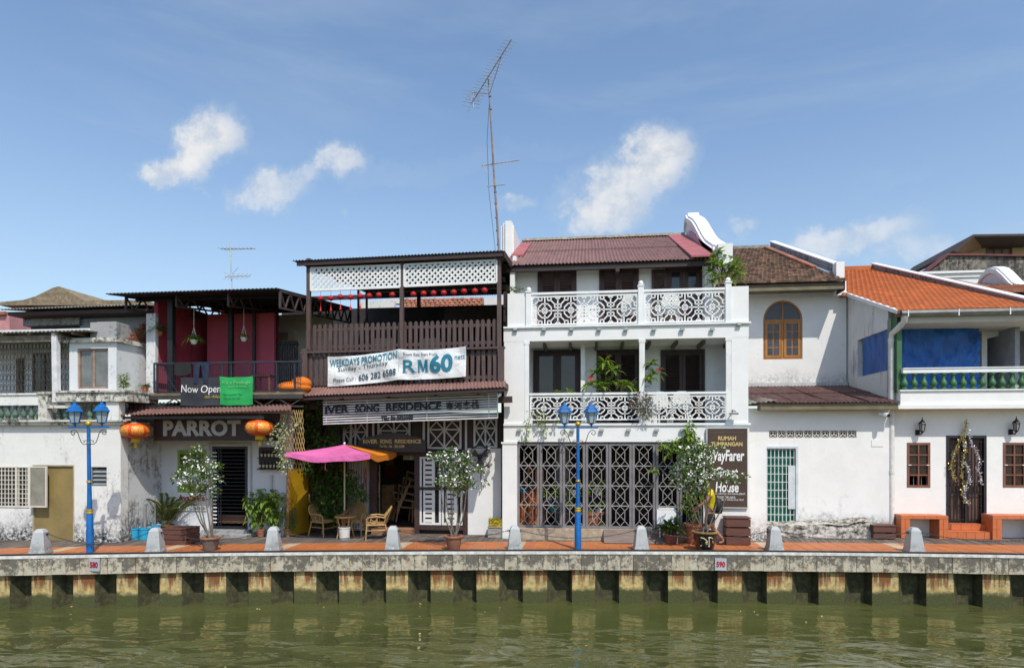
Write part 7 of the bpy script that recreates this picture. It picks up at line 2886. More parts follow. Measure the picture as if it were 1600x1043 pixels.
# mouldy plinth: rough rock-like ledge
MOULD = plaster('mouldy_plinth', (.50, .47, .42), dirt=(.07, .065, .055), grime=1., streak=1., seed=17, big=3.2, patch=(.42, .30, .17), patch_amt=.6)
def plinth(u, v):
    x = x3(1192)+(x3(1372)-x3(1192))*u
    hgt = (.26+.14*min(1, max(0, (u-.2)*4))+.05*math.sin(9*u))*(1-max(0, u-.9)*6)
    nz = mnoise.noise(Vector((x*2.2, v*3, 1.)))*.05+mnoise.noise(Vector((x*7, v*9, 3.)))*.035+mnoise.noise(Vector((x*17, v*22, 5.)))*.015
    if v < .5:
        return Vector((x, Y3-.50-.05*math.sin(7*u)+nz+v*.1, -.03+hgt*v*2))
    return Vector((x, Y3-.45+(v-.5)*2*.47+nz*(1-v), -.03+hgt+(v-.5)*.16+nz*.8))
MB().sheet(plinth, 150, 40, (0, .02, -.03)).obj('mouldy_plinth', MOULD, H, smooth=True)
MB().fb(1362, 686.5, 1380, 697, Y3-.012, .01).obj('meter_box', WHITE_3, H)
# lean-to roof
YF = Y3-.42
zf = U(1290, 628, YF).z
zb = U(1270, 603, Y3U).z
xl_, xr_ = U(1186, 628, YF).x, XP-.04
A, B = Vector((xl_, YF, zf)), Vector((xr_, YF, zf))
C, D = Vector((xr_, Y3U, zb)), Vector((xl_-.0, Y3U, zb))
corr(MB(), A, B, A.lerp(D, .55).lerp(B.lerp(C, .55), 1), A.lerp(D, .55), .10, .018).obj('lean_to_sheet', ROOFD, H)
up = Vector((0, 0, .022))
corr(MB(), A.lerp(D, .5)+up, B.lerp(C, .5)+up, C+up, D+up, .10, .018).obj('lean_to_sheet', ROOFD, H)
mb = MB()
for f_ in (.25, .5, .78):
    p, q = A.lerp(B, f_)+Zv*.03, D.lerp(C, f_-.02)+Zv*.03
    mb.bar(p, q, .03, .012)
mb.obj('sheet_lap', M('lap_dark', (.05, .03, .03), .7, .2), H)
MB().box(xl_+.06, xr_-.02, YF+.06, YF+.10, zf-.19, zf-.03).box(xl_+.06, xl_+.1, YF+.1, Y3, zf-.19, zf-.03).obj('fascia_board', M('olive_fascia', (.18, .155, .095), .75, .2, 4), H)
OLIVE = MATS['olive_fascia']
corr(MB(), (xl_-.28, YF+.2, zf-.02), (xl_+.45, YF-.06, zf+.06), (xl_+.1, YF+2.6, zf+.44), (xl_-.35, YF+2.6, zf+.42), .12, .018).obj('pale_sheet', FIBRO, H)
MB().box(xl_-.1, xr_, Y3U-.10, Y3U-.002, zb-.03, zb+.11).obj('cement_flashing', M('pale_cement', (.50, .52, .53), .9, .15, 4, bump=.3), H)
# upper wall with the arched window
xu0, xu1 = xr0-.5, XP-.05
zu1 = U(1240, 446, Y3U).z+.1
ax0, ax1, az0, az1 = R(1192.5, 469, 1254, 561, Y3U)
zs_ = U(1223, 500, Y3U).z
cx = (ax0+ax1)/2
rx, rzz = (ax1-ax0)/2, az1-zs_
mb = wall(MB(), xu0, xu1, zb-.6, zu1, Y3U, Y3U+.16, [(ax0, ax1, az0, az1)])
arc = [(cx+rx*math.cos(a), zs_+rzz*math.sin(a)) for a in [math.pi*i/20 for i in range(21)]]
for i in range(20):
    (xa_, za_), (xb_, zb_) = arc[i], arc[i+1]
    mb.prism([(xa_, za_), (xa_, az1), (xb_, az1), (xb_, zb_)][::-1], Y3U, Y3U+.16)
mb.obj('upper_wall', WHITE_3U, H)
mb = MB()
w = .05
arci = [(cx+(rx-w)*math.cos(a), zs_+(rzz-w)*math.sin(a)) for a in [math.pi*i/20 for i in range(21)]]
for i in range(20):
    mb.prism([arc[i], arci[i], arci[i+1], arc[i+1]], Y3U+.03, Y3U+.10)
mb.box(ax0, ax0+w, Y3U+.031, Y3U+.099, az0, zs_).box(ax1-w, ax1, Y3U+.031, Y3U+.099, az0, zs_).box(ax0+w, ax1-w, Y3U+.031, Y3U+.099, az0, az0+w)
mb.box(ax0+w, ax1-w, Y3U+.032, Y3U+.098, zs_-.03, zs_+.03).box(cx-.03, cx+.03, Y3U+.034, Y3U+.096, az0+w, zs_-.03).box(cx-.02, cx+.02, Y3U+.034, Y3U+.096, zs_+.03, az1-w)
wd = mb.obj('arched_window', WOODO, H)
MB().prism(arci+[], Y3U+.06, Y3U+.066).obj('fanlight_pane', M('fan_pane', (.05, .055, .065), .25, .2), wd)
for s0, s1 in ((ax0+w, cx-.03), (cx+.03, ax1-w)):
    mb = frame(MB(), s0+.01, s1-.01, az0+w+.006, zs_-.036, Y3U+.02, .05, .075)
    ix0, ix1, iz0, iz1 = s0+.085, s1-.085, az0+w+.081, zs_-.111
    mb.box((ix0+ix1)/2-.014, (ix0+ix1)/2+.014, Y3U+.03, Y3U+.06, iz0, iz1)
    for k in range(1, 4):
        z = iz0+(iz1-iz0)*k/4
        mb.box(ix0, ix1, Y3U+.032, Y3U+.058, z-.014, z+.014)
    mb.obj('casement', WOODO, wd)
    pm = MB().box(-(ix1-ix0)/4+.002, (ix1-ix0)/4-.002, -.003, .003, -(iz1-iz0)/8+.002, (iz1-iz0)/8-.002).mesh('pane', GLASSG if False else M('slate_pane', (.06, .065, .08), .2, .3))
    for i in range(2):
        for j in range(4):
            inst('pane', pm, wd, (ix0+(ix1-ix0)*(i+.5)/2, Y3U+.045, iz0+(iz1-iz0)*(j+.5)/4))
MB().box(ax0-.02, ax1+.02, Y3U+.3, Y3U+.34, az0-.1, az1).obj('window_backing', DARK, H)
# roof of old clay tiles
YEv = Y3U-.85
eL, eR = U(1150, 444, YEv), U(1321, 437, YEv)
eL.x = xr0-.6
eR.z = eL.z = (eL.z+eR.z)/2
Yrg = 11.5
zr3 = U(1180, 389, Yrg).z
rL, rR = Vector((eL.x, Yrg, zr3)), Vector((eR.x-.12, Yrg, zr3))
tiles(MB(), eL, eR, rR, rL, .135, .25, .03, .014, .045).obj('clay_tiles', OLD_T, H, kind='stuff')
MB().add([eL-Zv*.05, eR-Zv*.05, rR-Zv*.05, rL-Zv*.05], [(0, 1, 2, 3)]).add([eL-Zv*.1, eR-Zv*.1, rR-Zv*.1, rL-Zv*.1], [(3, 2, 1, 0)]).obj('roof_boards', BROWN, H)
MB().box(eL.x, eR.x-.02, YEv+.03, YEv+.07, eL.z-.24, eL.z-.06).box(eL.x, eR.x-.02, YEv+.07, Y3U, eL.z-.15, eL.z-.11).obj('eave_fascia', OLIVE, H)
MB().box(eL.x, rR.x, Yrg-.15, Yrg+.2, zr3-.1, zr3+.12).obj('ridge', FIBRO, H)
# right verge: old orange ridge tiles, cement flashing, dark parapet with white cap
def rf(t_, dx=0., dz=0.):
    p = eR.lerp(rR, t_)
    return Vector((p.x+dx, p.y, p.z+dz))
mb = MB()
for k in range(14):
    t_ = .25+.7*k/14
    p, q = rf(t_, -.15, .10), rf(t_+.058, -.15, .10)
    mb.bar(p, q, .2, .08)
mb.obj('verge_tiles', OLD_T2, H, kind='stuff')
MB().bar(rf(.12, -.05, .06), rf(.95, -.02, .06), .22, .10).obj('verge_flashing', M('cement_flash', (.42, .43, .44), .9, .25, 3, bump=.4), H)
PAR = plaster('dark_parapet', (.30, .30, .31), dirt=(.05, .05, .05), grime=.9, streak=.8, seed=19)
xw = eR.x+.0
MB().prism_x([(YEv+.9, eR.z-.3), (YEv+.9, rf(.1).z+.38), (Yrg, zr3+.30), (Yrg, eR.z-.3)], xw-.02, xw+.16).obj('party_parapet', PAR, H)
MB().prism_x([(YEv+.84, rf(.1).z+.382), (YEv+.84, rf(.1).z+.42), (Yrg+.05, zr3+.34), (Yrg+.05, zr3+.302)], xw-.05, xw+.19).obj('parapet_cap', PAINT_W, H)
MB().box(xw-.04, xw+.2, YEv+.6, YEv+.898, eR.z-.3, rf(.1).z+.40).obj('parapet_end', WHITE, H)
MB().box(eR.x-.03, eR.x+.0, YEv+.02, YEv+.7, eR.z-.28, eR.z+.02).obj('barge_end', BROWN, H)
cam_lamp(1379, 646, Y3-.2, 'white security camera under the right end of the lean-to eave', 1.6, PAINT_W, (.5, -.8, -.3))
# brown slatted crates
slat_box('tall brown slatted crate under the guest house sign', 1135, 1173, 808, 846, 3, .035, .42, None, 'wooden_crate', -.69)
slat_box('low brown slatted crate at the right end of the mouldy ledge', 1365, 1400, 820, 843, 2, .035, .42, None, 'wooden_crate', .72)

# ================================================================ HOUSE WITH ORANGE TILED ROOF
H = T('orange_roof_house', 'white house with a bright orange tiled roof and green balusters', 'house', (9.7, 1.5, 0))
Y4 = 1.5
XR = 12.6
def x4(px, Y=Y4):
    return U(px, 700, Y).x
rW1, rW2, rDr = R(1417, 691, 1453.5, 761, Y4), R(1567, 691, 1603, 761, Y4), R(1478.5, 680, 1541, 818, Y4)
zs0_, zs1_ = U(1500, 638, Y4-.4).z, U(1500, 610, Y4-.4).z
mb = wall(MB(), XP, XR, -.06, zs0_+.01, Y4, Y4+.2, [rW1, rW2, rDr])
mb.obj('front_wall', WHITE_4, H)
MB().box(XP+.1, XR, Y4+1.6, Y4+1.7, 0, zs0_).box(XP+.1, XR, Y4+.2, Y4+1.6, zs0_-.08, zs0_).obj('inner_wall', DARK, H)
PGL = M('reeded_pane', (.035, .018, .012), .25, .4, 9)
w1 = window(H, rW1, Y4-.01, WOODR, PGL, 2, 4, .06, .035, .08, skip=((0, 0), (1, 0)))
window(H, rW2, Y4-.01, WOODR, PGL, 2, 4, .06, .035, .08)
for rr_ in (rW1, rW2):
    zc_ = rr_[2]+(rr_[3]-rr_[2])*.5
    for sx in (rr_[0]+.03, rr_[1]-.1):
        MB().box(sx, sx+.07, Y4-.03, Y4-.012, zc_-.01, zc_+.01).obj('window_stay', PAINT_W, H)
mb = MB()
for k in range(1, 3):
    x = rW1[0]+(rW1[1]-rW1[0])*k/3
    mb.bar((x, Y4+.06, rW1[2]+.05), (x, Y4+.06, rW1[2]+.3), .012)
mb.obj('inner_bar', GREYM, H)
# door with barred gate
x0, x1, z0, z1 = rDr
frame(MB(), x0-.0, x1, z0, z1, Y4-.02, .14, .065, False).obj('door_frame', M('door_frame_dark', (.022, .018, .022), .4, .2), H)
mb = MB()
for s0, s1 in ((x0+.07, (x0+x1)/2-.02), ((x0+x1)/2+.02, x1-.07)):
    dl = frame(MB(), s0, s1, z0+.02, z1-.07, Y4+.06, .05, .06).box(s0+.06, s1-.06, Y4+.062, Y4+.108, z0+(z1-z0)*.36, z0+(z1-z0)*.42)
    dl = dl.obj('door_leaf', M('door_brown', (.06, .035, .028), .5, .2, 5), H)
    MB().box(s0+.06, s1-.06, Y4+.085, Y4+.10, z0+.08, z1-.13).obj('door_panel', M('door_panel_brown', (.13, .075, .055), .5, .25, 4, stretch=(5, 5, .5)), dl)
    gm_ = MB()
    for k in range(5):
        x = s0+.04+(s1-s0-.08)*k/4
        gm_.bar((x, Y4+.03, z0+.03), (x, Y4+.03, z1-.1), .014)
        gm_.ball((x, Y4+.03, z0+(z1-z0)*.2), .022, n=6, k=4).ball((x, Y4+.03, z0+(z1-z0)*.7), .022, n=6, k=4)
    for f_ in (.05, .34, .46, .93):
        gm_.bar((s0, Y4+.025, z0+(z1-z0)*f_), (s1, Y4+.025, z0+(z1-z0)*f_), .02)
    gm_.obj('security_grille', BLACK, dl)
MB().box((x0+x1)/2-.03, (x0+x1)/2+.03, Y4+.0, Y4+.05, z0+.02, z1-.07).obj('door_stile', MATS['door_frame_dark'], H)
# balcony slab, rails, green balusters
YB4 = Y4-.4
mb = MB().box(XP+.05, XR, YB4+.02, Y4+2.9, zs0_+.045, zs1_)
mb.box(XP-.06, XR, YB4-.05, YB4+.4, zs0_-.0, zs0_+.1)
mb.box(XP+.02, XR, YB4-.02, YB4+.3, zs1_+.001, zs1_+.035)
mb.obj('balcony_slab', WHITE_4, H)
MB().box(XP+.0, XR, YB4+.401, Y4-.002, zs0_+.0, zs0_+.044).obj('slab_soffit', WHITE_4, H)
zr0_, zr1_ = U(1500, 581.5, YB4).z, U(1500, 575, YB4).z
MB().box(XP+.1, XR, YB4-.01, YB4+.12, zr0_, zr1_).box(XP+.1, XR, YB4-.03, YB4+.14, zr1_+.001, zr1_+.025).obj('balcony_rail', PAINT_W, H)
bm4 = baluster_mesh(zr0_-zs1_-.037, .088, GREENP, 12)
k = 0
while True:
    px = 1413+15.25*k
    if px > 1690:
        break
    x = U(px, 595, YB4+.055).x
    inst('baluster', bm4, H, (x, YB4+.055, zs1_+.036))
    k += 1
# upper storey: side wall with its opening, posts, fascia, gutter
YT4 = 10.6
e4 = U(1480, 483, 1.0).z
sl4 = .365
def r4(y):
    return e4+(y-1.0)*sl4
oy0, oy1, oz0, oz1 = 1.72, 3.69, 4.44, 5.56
def swall(mb, ya_, yb_, z0, z1a, z1b, xx0=XP, xx1=XP+.18):
    return mb.prism_x([(ya_, z0), (yb_, z0), (yb_, z1b), (ya_, z1a)], xx0, xx1)
mb = MB()
dz = -.06
swall(mb, Y4+.201, oy0, 0, r4(Y4+.2)+dz, r4(oy0)+dz)
swall(mb, oy0, oy1, oz1, r4(oy0)+dz, r4(oy1)+dz)
swall(mb, oy0, oy1, 0, oz0, oz0)
swall(mb, oy1, YT4, 0, r4(oy1)+dz, r4(YT4)+dz)
mb.obj('side_wall', SIDE_4, H)
MB().box(XP+.0, XP+.12, Y4-.3, Y4-.002, zs1_, r4(Y4)-.3).obj('green_post', GREENP, H)
MB().box(XP-.03, XP+.02, Y4-.02, Y4+.18, zs1_, r4(Y4)-.3).obj('corner_edge', M('edge_grey_green', (.2, .26, .2), .7, .2), H)
MB().box(XP+.02, XR, .98, 1.04, e4-.34, e4-.10).box(XP+.02, XR, 1.04, 2.6, e4-.34, e4-.29).obj('eave_fascia', M('beige_fascia', (.52, .48, .41), .7, .08), H)
# half-round gutter
mb = MB()
pts = [(-.0, .10), (-.02, .03), (.03, -.03), (.10, -.045), (.16, -.02), (.17, .10), (.155, .10), (.145, -.01), (.10, -.03), (.04, -.015), (.0, .03), (.012, .10)]
mb.prism_x([(.82+a, e4-.14+b) for a, b in pts], XP-.05, XR)
mb.obj('gutter', M('grey_gutter', (.23, .24, .235), .5, .12, 3, dirt=(.1, .09, .08), dirtamt=.4), H)
mb = MB()
for px in (1418, 1497, 1577):
    x = U(px, 485, .85).x
    mb.box(x-.012, x+.012, .80, .82, e4-.2, e4-.03)
mb.obj('gutter_clip', PAINT_W, H)
# tiles
A, B = Vector((XP-.12, .86, e4-.04)), Vector((XR, .86, e4-.04))
C, D = Vector((XR, YT4, r4(YT4))), Vector((XP-.12, YT4, r4(YT4)))
xv = 11.3
def kp(u, v):
    x = XP-.12+(XR-XP+.12)*u
    return x < xv+.1
tiles(MB(), A, B, C, D, .15, .21, .024, .003, .022, kp).obj('orange_tiles', ORANGE_T, H, kind='stuff')
MB().add([A-Zv*.03, B-Zv*.03, C-Zv*.03, D-Zv*.03], [(0, 1, 2, 3)]).add([A-Zv*.07, B-Zv*.07, C-Zv*.07, D-Zv*.07], [(3, 2, 1, 0)]).obj('roof_boards', M('roof_board', (.25, .15, .1), .8, .2), H)
MB().box(D.x, xv, YT4-.15, YT4+.2, r4(YT4)-.05, r4(YT4)+.14).obj('ridge_tiles', ORANGE_T, H)
MB().bar(Vector((XP-.1, .9, r4(.9)-.02)), Vector((XP-.1, YT4, r4(YT4)-.02)), .10, .10).obj('verge_cap', PAINT_W, H)
mb = MB()
for k in range(3):
    mb.lathe([(.10, 0), (.10, .03), (.085, .035)], (XP-.05+.03*k, 1.0+.02*k, e4-.16+.03*k), 10)
mb.obj('verge_end_tiles', OLD_T2, H)
MB().prism_x([(.9, e4-.1), (.9, r4(.9)+.13), (YT4, r4(YT4)+.24), (YT4, e4-.1)], xv, xv+.16).obj('party_parapet', PAR, H)
MB().prism_x([(.86, r4(.86)+.131), (.86, r4(.86)+.165), (YT4, r4(YT4)+.28), (YT4, r4(YT4)+.241)], xv-.04, xv+.2).obj('parapet_cap', PAINT_W, H)
mb = MB()
MB().box(U(1320, 460, 4.2).x-.1, U(1320, 460, 4.2).x+.12, 4.1, 4.38, U(1318, 463, 4.2).z, U(1318, 458, 4.2).z).obj('stray_tiles', OLD_T2, H)
# interior of the upper balcony: tarpaulin, column, rear wall
MB().prism_x([(Y4+.4, zs1_), (6.2, zs1_), (6.2, r4(6.2)-.25), (Y4+.4, r4(Y4+.4)-.25)], xv+.02, xv+.14).box(XP+.2, XR, 6.2, 6.35, zs1_, r4(6.2)-.3).obj('balcony_inner_wall', M('inner_grey', (.33, .34, .38), .8, .15), H)
xc = U(1536.5, 560, 2.6).x
MB().box(xc-.07, xc+.07, 2.55, 2.69, zs1_, 6.2).obj('balcony_column', WHITE_4, H)
MB().prism([(U(1533, 512, 2.6).x, 6.3), (U(1640, 512, 2.6).x, 6.3), (U(1640, 512, 2.6).x, U(1640, 515, 2.6).z), (U(1600, 512, 2.6).x, U(1600, 515, 2.6).z), (U(1533, 512, 2.6).x, U(1533, 531, 2.6).z)][::-1], 2.60, 2.75).obj('sloping_beam', WHITE_4, H)
t = T('blue_tarpaulin', 'large blue tarpaulin hung behind the green balusters', 'tarpaulin', (9.2, 1.9, zs1_))
tx0, tx1 = U(1406, 550, 1.95).x, U(1533, 550, 1.95).x
tz1 = U(1470, 510, 1.95).z
MB().sheet(lambda u, v: Vector((tx0+(tx1-tx0)*u, 1.95+.05*math.sin(5*u+3*v)+.05*mnoise.noise(Vector((u*7-v*3, v*1.6, .3)))+.05*mnoise.noise(Vector((u*5+v*4, v*5, 4.)))+.03*mnoise.noise(Vector(((u-v*.5)*22, v*3, 1.)))*(.3+u), zs1_+(tz1-zs1_)*v-.05*math.sin(math.pi*3*u)**2*v)), 60, 30, (0, .004, 0)).obj('sheet', BLUET, t, smooth=True)
t = T('blue_tarpaulin', 'smaller blue tarpaulin closing the slanting side opening', 'tarpaulin', (XP+.1, 2.7, oz0))
MB().sheet(lambda u, v: Vector((XP+.09+.05*mnoise.noise(Vector((u*6, v*1.3, 2.)))+.03*mnoise.noise(Vector((u*16+v*3, v*3, 7.))), oy0+.0+(oy1-oy0-.12)*u, oz0+(oz1-oz0)*v)), 30, 16, (.004, 0, 0)).obj('sheet', BLUET, t, smooth=True)
# down pipe
p = U(1395, 500, 1.25)
t = T('down_pipe', 'white rain pipe running down the corner of the orange roofed house', 'pipe', (XP-.06, 1.35, 0))
xp = XP-.06
MB().tube([(XP+.06, .9, e4-.16), (XP+.06, .94, e4-.3), (XP-.0, 1.1, e4-.42), (xp, 1.33, e4-.55), (xp, 1.38, e4-.7), (xp, 1.38, 2.2), (xp, 1.38, -.02)], .072, 12).obj('pipe', M('pipe_white', (.72, .72, .70), .5, .08, dirt=(.45, .42, .38), dirtamt=.4), t, smooth=True)
for z in (e4-.72, zs0_-.1, 1.7):
    MB().lathe([(.08, -.05), (.084, 0), (.08, .05)], (xp, 1.38, z), 12).obj('pipe_joint', MATS['pipe_white'], t, smooth=True)
# ---- carriage lamps
def sconce(px, py, label):
    c = U(px, py, Y4-.16)
    t = T('carriage_lamp', label, 'lamp', c, 'black carriage lamps beside the door')
    mb = MB().lathe([(.105, .06), (.07, .11), (.03, .14), (.012, .19), (.005, .24)], c, 6)
    for j in range(6):
        a = j*math.pi/3
        mb.bar(c+Vector((.055*math.cos(a), .055*math.sin(a), -.13)), c+Vector((.085*math.cos(a), .085*math.sin(a), .06)), .012)
    mb.lathe([(.06, -.13), (.04, -.16), (.012, -.19), (0, -.21)], c, 6)
    mb.obj('lantern', BLACK, t)
    MB().lathe([(.052, -.13), (.08, .06)], c, 6).obj('glass_shade', M('grey_shade', (.26, .27, .28), .2, .1), t)
    MB().tube([c+Vector((0, 0, -.17)), c+Vector((-.03, .02, -.23)), c+Vector((-.05, .09, -.2)), c+Vector((-.05, .15, -.15))], .018, 6).lathe([(.05, 0), (.06, .02), (.0, .03)], (0, 0, -50)).obj('bracket', BLACK, t)
    MB().box(c.x-.10, c.x-.0, c.y+.12, c.y+.158, c.z-.24, c.z-.1).obj('back_plate', BLACK, t)
sconce(1441, 665, 'black carriage lamp above the left red framed window')
sconce(1588, 664, 'black carriage lamp above the right red framed window')
# ---- tinsel garland
t = T('tinsel_garland', 'gold and silver tinsel garland hanging over the dark barred door', 'garland', U(1510, 656, Y4-.1))
random.seed(12)
YGl = Y4-.09
strand = [([(1510, 655), (1509, 665), (1505, 675), (1500, 685), (1493, 703), (1488, 716), (1486, 730), (1489, 742), (1494, 752)], 0), ([(1510, 660), (1507, 672), (1505, 690), (1508, 705), (1504, 718), (1502, 740), (1506, 755), (1504, 770), (1507, 785)], 0),
          ([(1511, 670), (1515, 682), (1519, 697), (1527, 707), (1531, 718), (1528, 733), (1532, 745), (1533, 756)], 1), ([(1504, 721), (1511, 726), (1515, 738), (1514, 748), (1509, 758), (1506, 775), (1515, 788)], 1), ([(1506, 688), (1508, 700)], 1)]
for nm, key, m in (('gold_tinsel', 0, M('gold_tinsel_foil', (.55, .46, .16), .35, .3, 30, metal=.5)), ('silver_tinsel', 1, M('silver_tinsel_foil', (.66, .64, .70), .3, .25, 30, metal=.4))):
    mb = MB()
    for st, kk in strand:
        if kk != key:
            continue
        pts = [U(a, b, YGl) for a, b in st]
        mb.tube(pts, .006, 4)
        for a, b in zip(pts, pts[1:]):
            for _ in range(int((b-a).length*190)):
                p = a.lerp(b, random.random())
                mb.leaf2(p+Vector((random.gauss(0, .022), random.gauss(-.01, .02), random.gauss(0, .02))), (random.gauss(0, 1), random.gauss(-.3, .7), random.gauss(0, 1)), .045, .022, .1)
    mb.obj(nm, m, t)
# ---- tiled benches and steps
def tiled(parent, nm, x0, x1, y0, y1, z0, z1, nx, nz, face='front', gap=.008):
    """a row of tiles, each its own piece, proud of the core"""
    w, h = (x1-x0)/nx, (z1-z0)/nz
    me = MB().box(-w/2+gap/2, w/2-gap/2, y0, y1, -h/2+gap/2, h/2-gap/2).mesh(nm, BENCHT)
    for i in range(nx):
        for j in range(nz):
            inst(nm, me, parent, (x0+w*(i+.5), random.uniform(-.001, .001), z0+h*(j+.5)))
GROUT = M('tile_core', (.52, .30, .20), .9, .15)
def bench(label, px0, px1, xr_=None):
    yf = Y4-.50
    a, c = U(px0, 830, yf).x, U(px1, 830, yf).x
    zt = U(px0, 804.5, yf).z
    t = T('tiled_bench', label, 'bench', ((a+c)/2, yf+.2, 0), 'orange tiled benches by the door')
    MB().box(a+.01, c-.01, yf+.012, Y4-.003, zt-.085, zt-.01).obj('seat_core', GROUT, t)
    tiled(t, 'seat_tile', a, c, yf, yf+.012, zt-.09, zt-.004, 4, 1)
    w = (c-a)/4
    me = MB().box(-w/2+.004, w/2-.004, -.23, .23, -.01, .0).mesh('seat_tile', BENCHT)
    for i in range(4):
        inst('seat_tile', me, t, (a+w*(i+.5), yf+.24, zt))
    for la, lb in ((a, a+.22), (c-.22, c)):
        lg = MB().box(la+.008, lb-.008, yf+.012, Y4-.004, 0, zt-.087).obj('leg', BENCHT, t)
        tiled(lg, 'leg_tile', la+.1, lb, yf, yf+.0115, 0, zt-.09, 1, 2)
        tiled(lg, 'leg_tile', la, la+.1, yf, yf+.0115, 0, zt-.09, 1, 2)
    return t
bench('orange tiled bench left of the door steps', 1408, 1482)
bench('orange tiled bench right of the door steps', 1551, 1640)
t = T('tiled_steps', 'two orange tiled steps below the dark barred door', 'steps', U(1512, 840, Y4-.5))
a, c = U(1482, 830, Y4-.45).x, U(1553, 830, Y4-.45).x
z2 = U(1510, 817, Y4).z
z1_ = z2*.52
MB().box(a+.002, c-.002, Y4-.42, Y4-.002, 0, z1_-.006).box(x4(1480), x4(1541), Y4-.18, Y4-.003, z1_, z2-.008).obj('step_core', GROUT, t)
tiled(t, 'riser_tile', a, c, Y4-.434, Y4-.421, 0, z1_-.008, 5, 1)
tiled(t, 'riser_tile', x4(1480), x4(1541), Y4-.194, Y4-.181, z1_+.012, z2-.01, 4, 1)
w = (c-a)/5
me = MB().box(-w/2+.004, w/2-.004, -.13, .12, -.012, 0).mesh('tread_tile', BENCHT)
for i in range(5):
    inst('tread_tile', me, t, (a+w*(i+.5), Y4-.305, z1_+.007))
w = (x4(1541)-x4(1480))/4
me = MB().box(-w/2+.004, w/2-.004, -.10, .10, -.012, 0).mesh('tread_tile', BENCHT)
for i in range(4):
    inst('tread_tile', me, t, (x4(1480)+w*(i+.5), Y4-.097, z2+.005))
# ================================================================ BUILDINGS FURTHER BACK
# neighbour beyond the orange roof, with a curved white gable and old tiles
H = T('curved_gable_house', 'white house with a curved gable beyond the orange roof', 'house', (14, 3, 0))
Yb = 9.
def poly(pts, Y):
    return [(U(a, b, Y).x, U(a, b, Y).z) for a, b in pts]
x0 = 12.62
A, B = Vector((x0-1.1, 1.4, 6.3)), Vector((x0+5.5, 1.4, 6.3))
e_ = U(1520, 462, 5.5)
tl = U(1510, 445, Yb)
tiles(MB(), (11.5, 2.6, 6.65), (18, 2.6, 6.65), (18, Yb, 8.30), (11.5, Yb, 8.30), .22, .3, .05, .01, .05).obj('old_roof_tiles', OLD_T2, H, kind='stuff')
MB().box(12.65, 18, 2.4, 2.6, -.06, 6.6).box(12.65, 12.8, 2.6, 9, -.06, 6.5).obj('front_wall', WHITE, H)
xg_ = U(1560, 430, Yb-1).x
pr = []
for (py, y) in ((452, 4.6), (449, 5.2), (444, 5.8), (437, 6.4), (430, 7.0), (424, 7.5), (421, 8.0), (422, 8.6), (427, 8.9)):
    pr.append((y, py))
zz = []
for (y, py) in pr:
    t_ = (y-CAMP.y)
    r = ray(1570, py)
    zz.append((y, CAMP.z+r.z*t_/r.y))
X_ = 14.17
zz = [(2.6, 6.85), (4.5, 7.22), (6.0, 7.52), (6.4, 7.68), (6.8, 7.95), (7.2, 8.33), (7.5, 8.57), (7.8, 8.69), (8.1, 8.7), (8.4, 8.58), (8.6, 8.3)]
MB().prism_x([(2.6, 5.5)]+zz+[(8.6, 5.5)], X_, X_+.35).obj('curved_gable', WHITE, H)
MB().prism_x([(y, z-.06) for y, z in zz]+[(y, z-.22) for y, z in zz[::-1]], X_-.07, X_-.002).obj('gable_moulding', PAINT_W, H)
MB().fb(1395, 427, 1537, 470, 11.5, .3).fb(1392, 423.5, 1540, 427, 11.4, .5).fb(1395, 432, 1537, 434, 11.45, .04).obj('rear_parapet', WHITE, H)
# stained gable and the tall brown house
H = T('stained_gable_house', 'house with a black stained gable wall behind the curved white gable', 'house', (15, 13, 0))
Yd = 13.5
P_ = poly([(1448, 428), (1452, 422), (1481, 398.5), (1640, 401), (1640, 470), (1448, 470)], Yd)
MB().prism(P_[::-1], Yd, Yd+.5).obj('stained_gable', plaster('black_stained_wall', (.27, .24, .20), dirt=(.045, .042, .04), grime=1., streak=1., seed=23, big=1.0, patch=(.10, .095, .09), patch_amt=.8), H)
P_ = poly([(1446, 425), (1450, 419.5), (1480.5, 396), (1640, 398.5), (1640, 401), (1481, 399), (1451, 422.5)], Yd-.05)
MB().prism(P_[::-1], Yd-.1, Yd+.6).obj('gable_coping', M('red_coping', (.16, .05, .05), .7, .2), H)
H = T('brown_eaved_house', 'cream house with wide brown eaves high up at the far right', 'house', (18, 20, 0))
Ye = 20.
MB().prism(poly([(1489, 392), (1521, 366), (1640, 364.5), (1640, 368), (1523, 369.5), (1495, 394)], Ye-2.)[::-1], Ye-2, Ye+4).obj('roof', M('brown_roof', (.055, .04, .035), .7, .2), H)
sf = [U(1495, 394, Ye-1.9), U(1523, 370, Ye-1.9), U(1660, 369, Ye-1.9), U(1660, 384, Ye), U(1540, 384, Ye), U(1512, 397, Ye)]
MB().add(sf, [(0, 1, 4, 5), (1, 2, 3, 4)]).add([p+Zv*.05 for p in sf], [(5, 4, 1, 0), (4, 3, 2, 1)]).obj('soffit', M('brown_soffit', (.30, .19, .11), .7, .2, 3), H)
rw = R(1540, 387, 1582, 399, Ye)
x0, x1, z0, z1 = R(1500, 384, 1680, 420, Ye)
MB().fb(1508, 385, 1540, 425, Ye, .3).fb(1582, 385, 1680, 425, Ye, .3).fb(1540, 384, 1582, 387, Ye, .3).fb(1540, 399, 1582, 425, Ye, .3).obj('cream_wall', M('cream_render', (.62, .50, .30), .8, .1), H)
window(H, rw, Ye+.05, WOODR, M('pale_pane', (.30, .31, .31), .2, .3), 3, 1, .07, .07, .1)
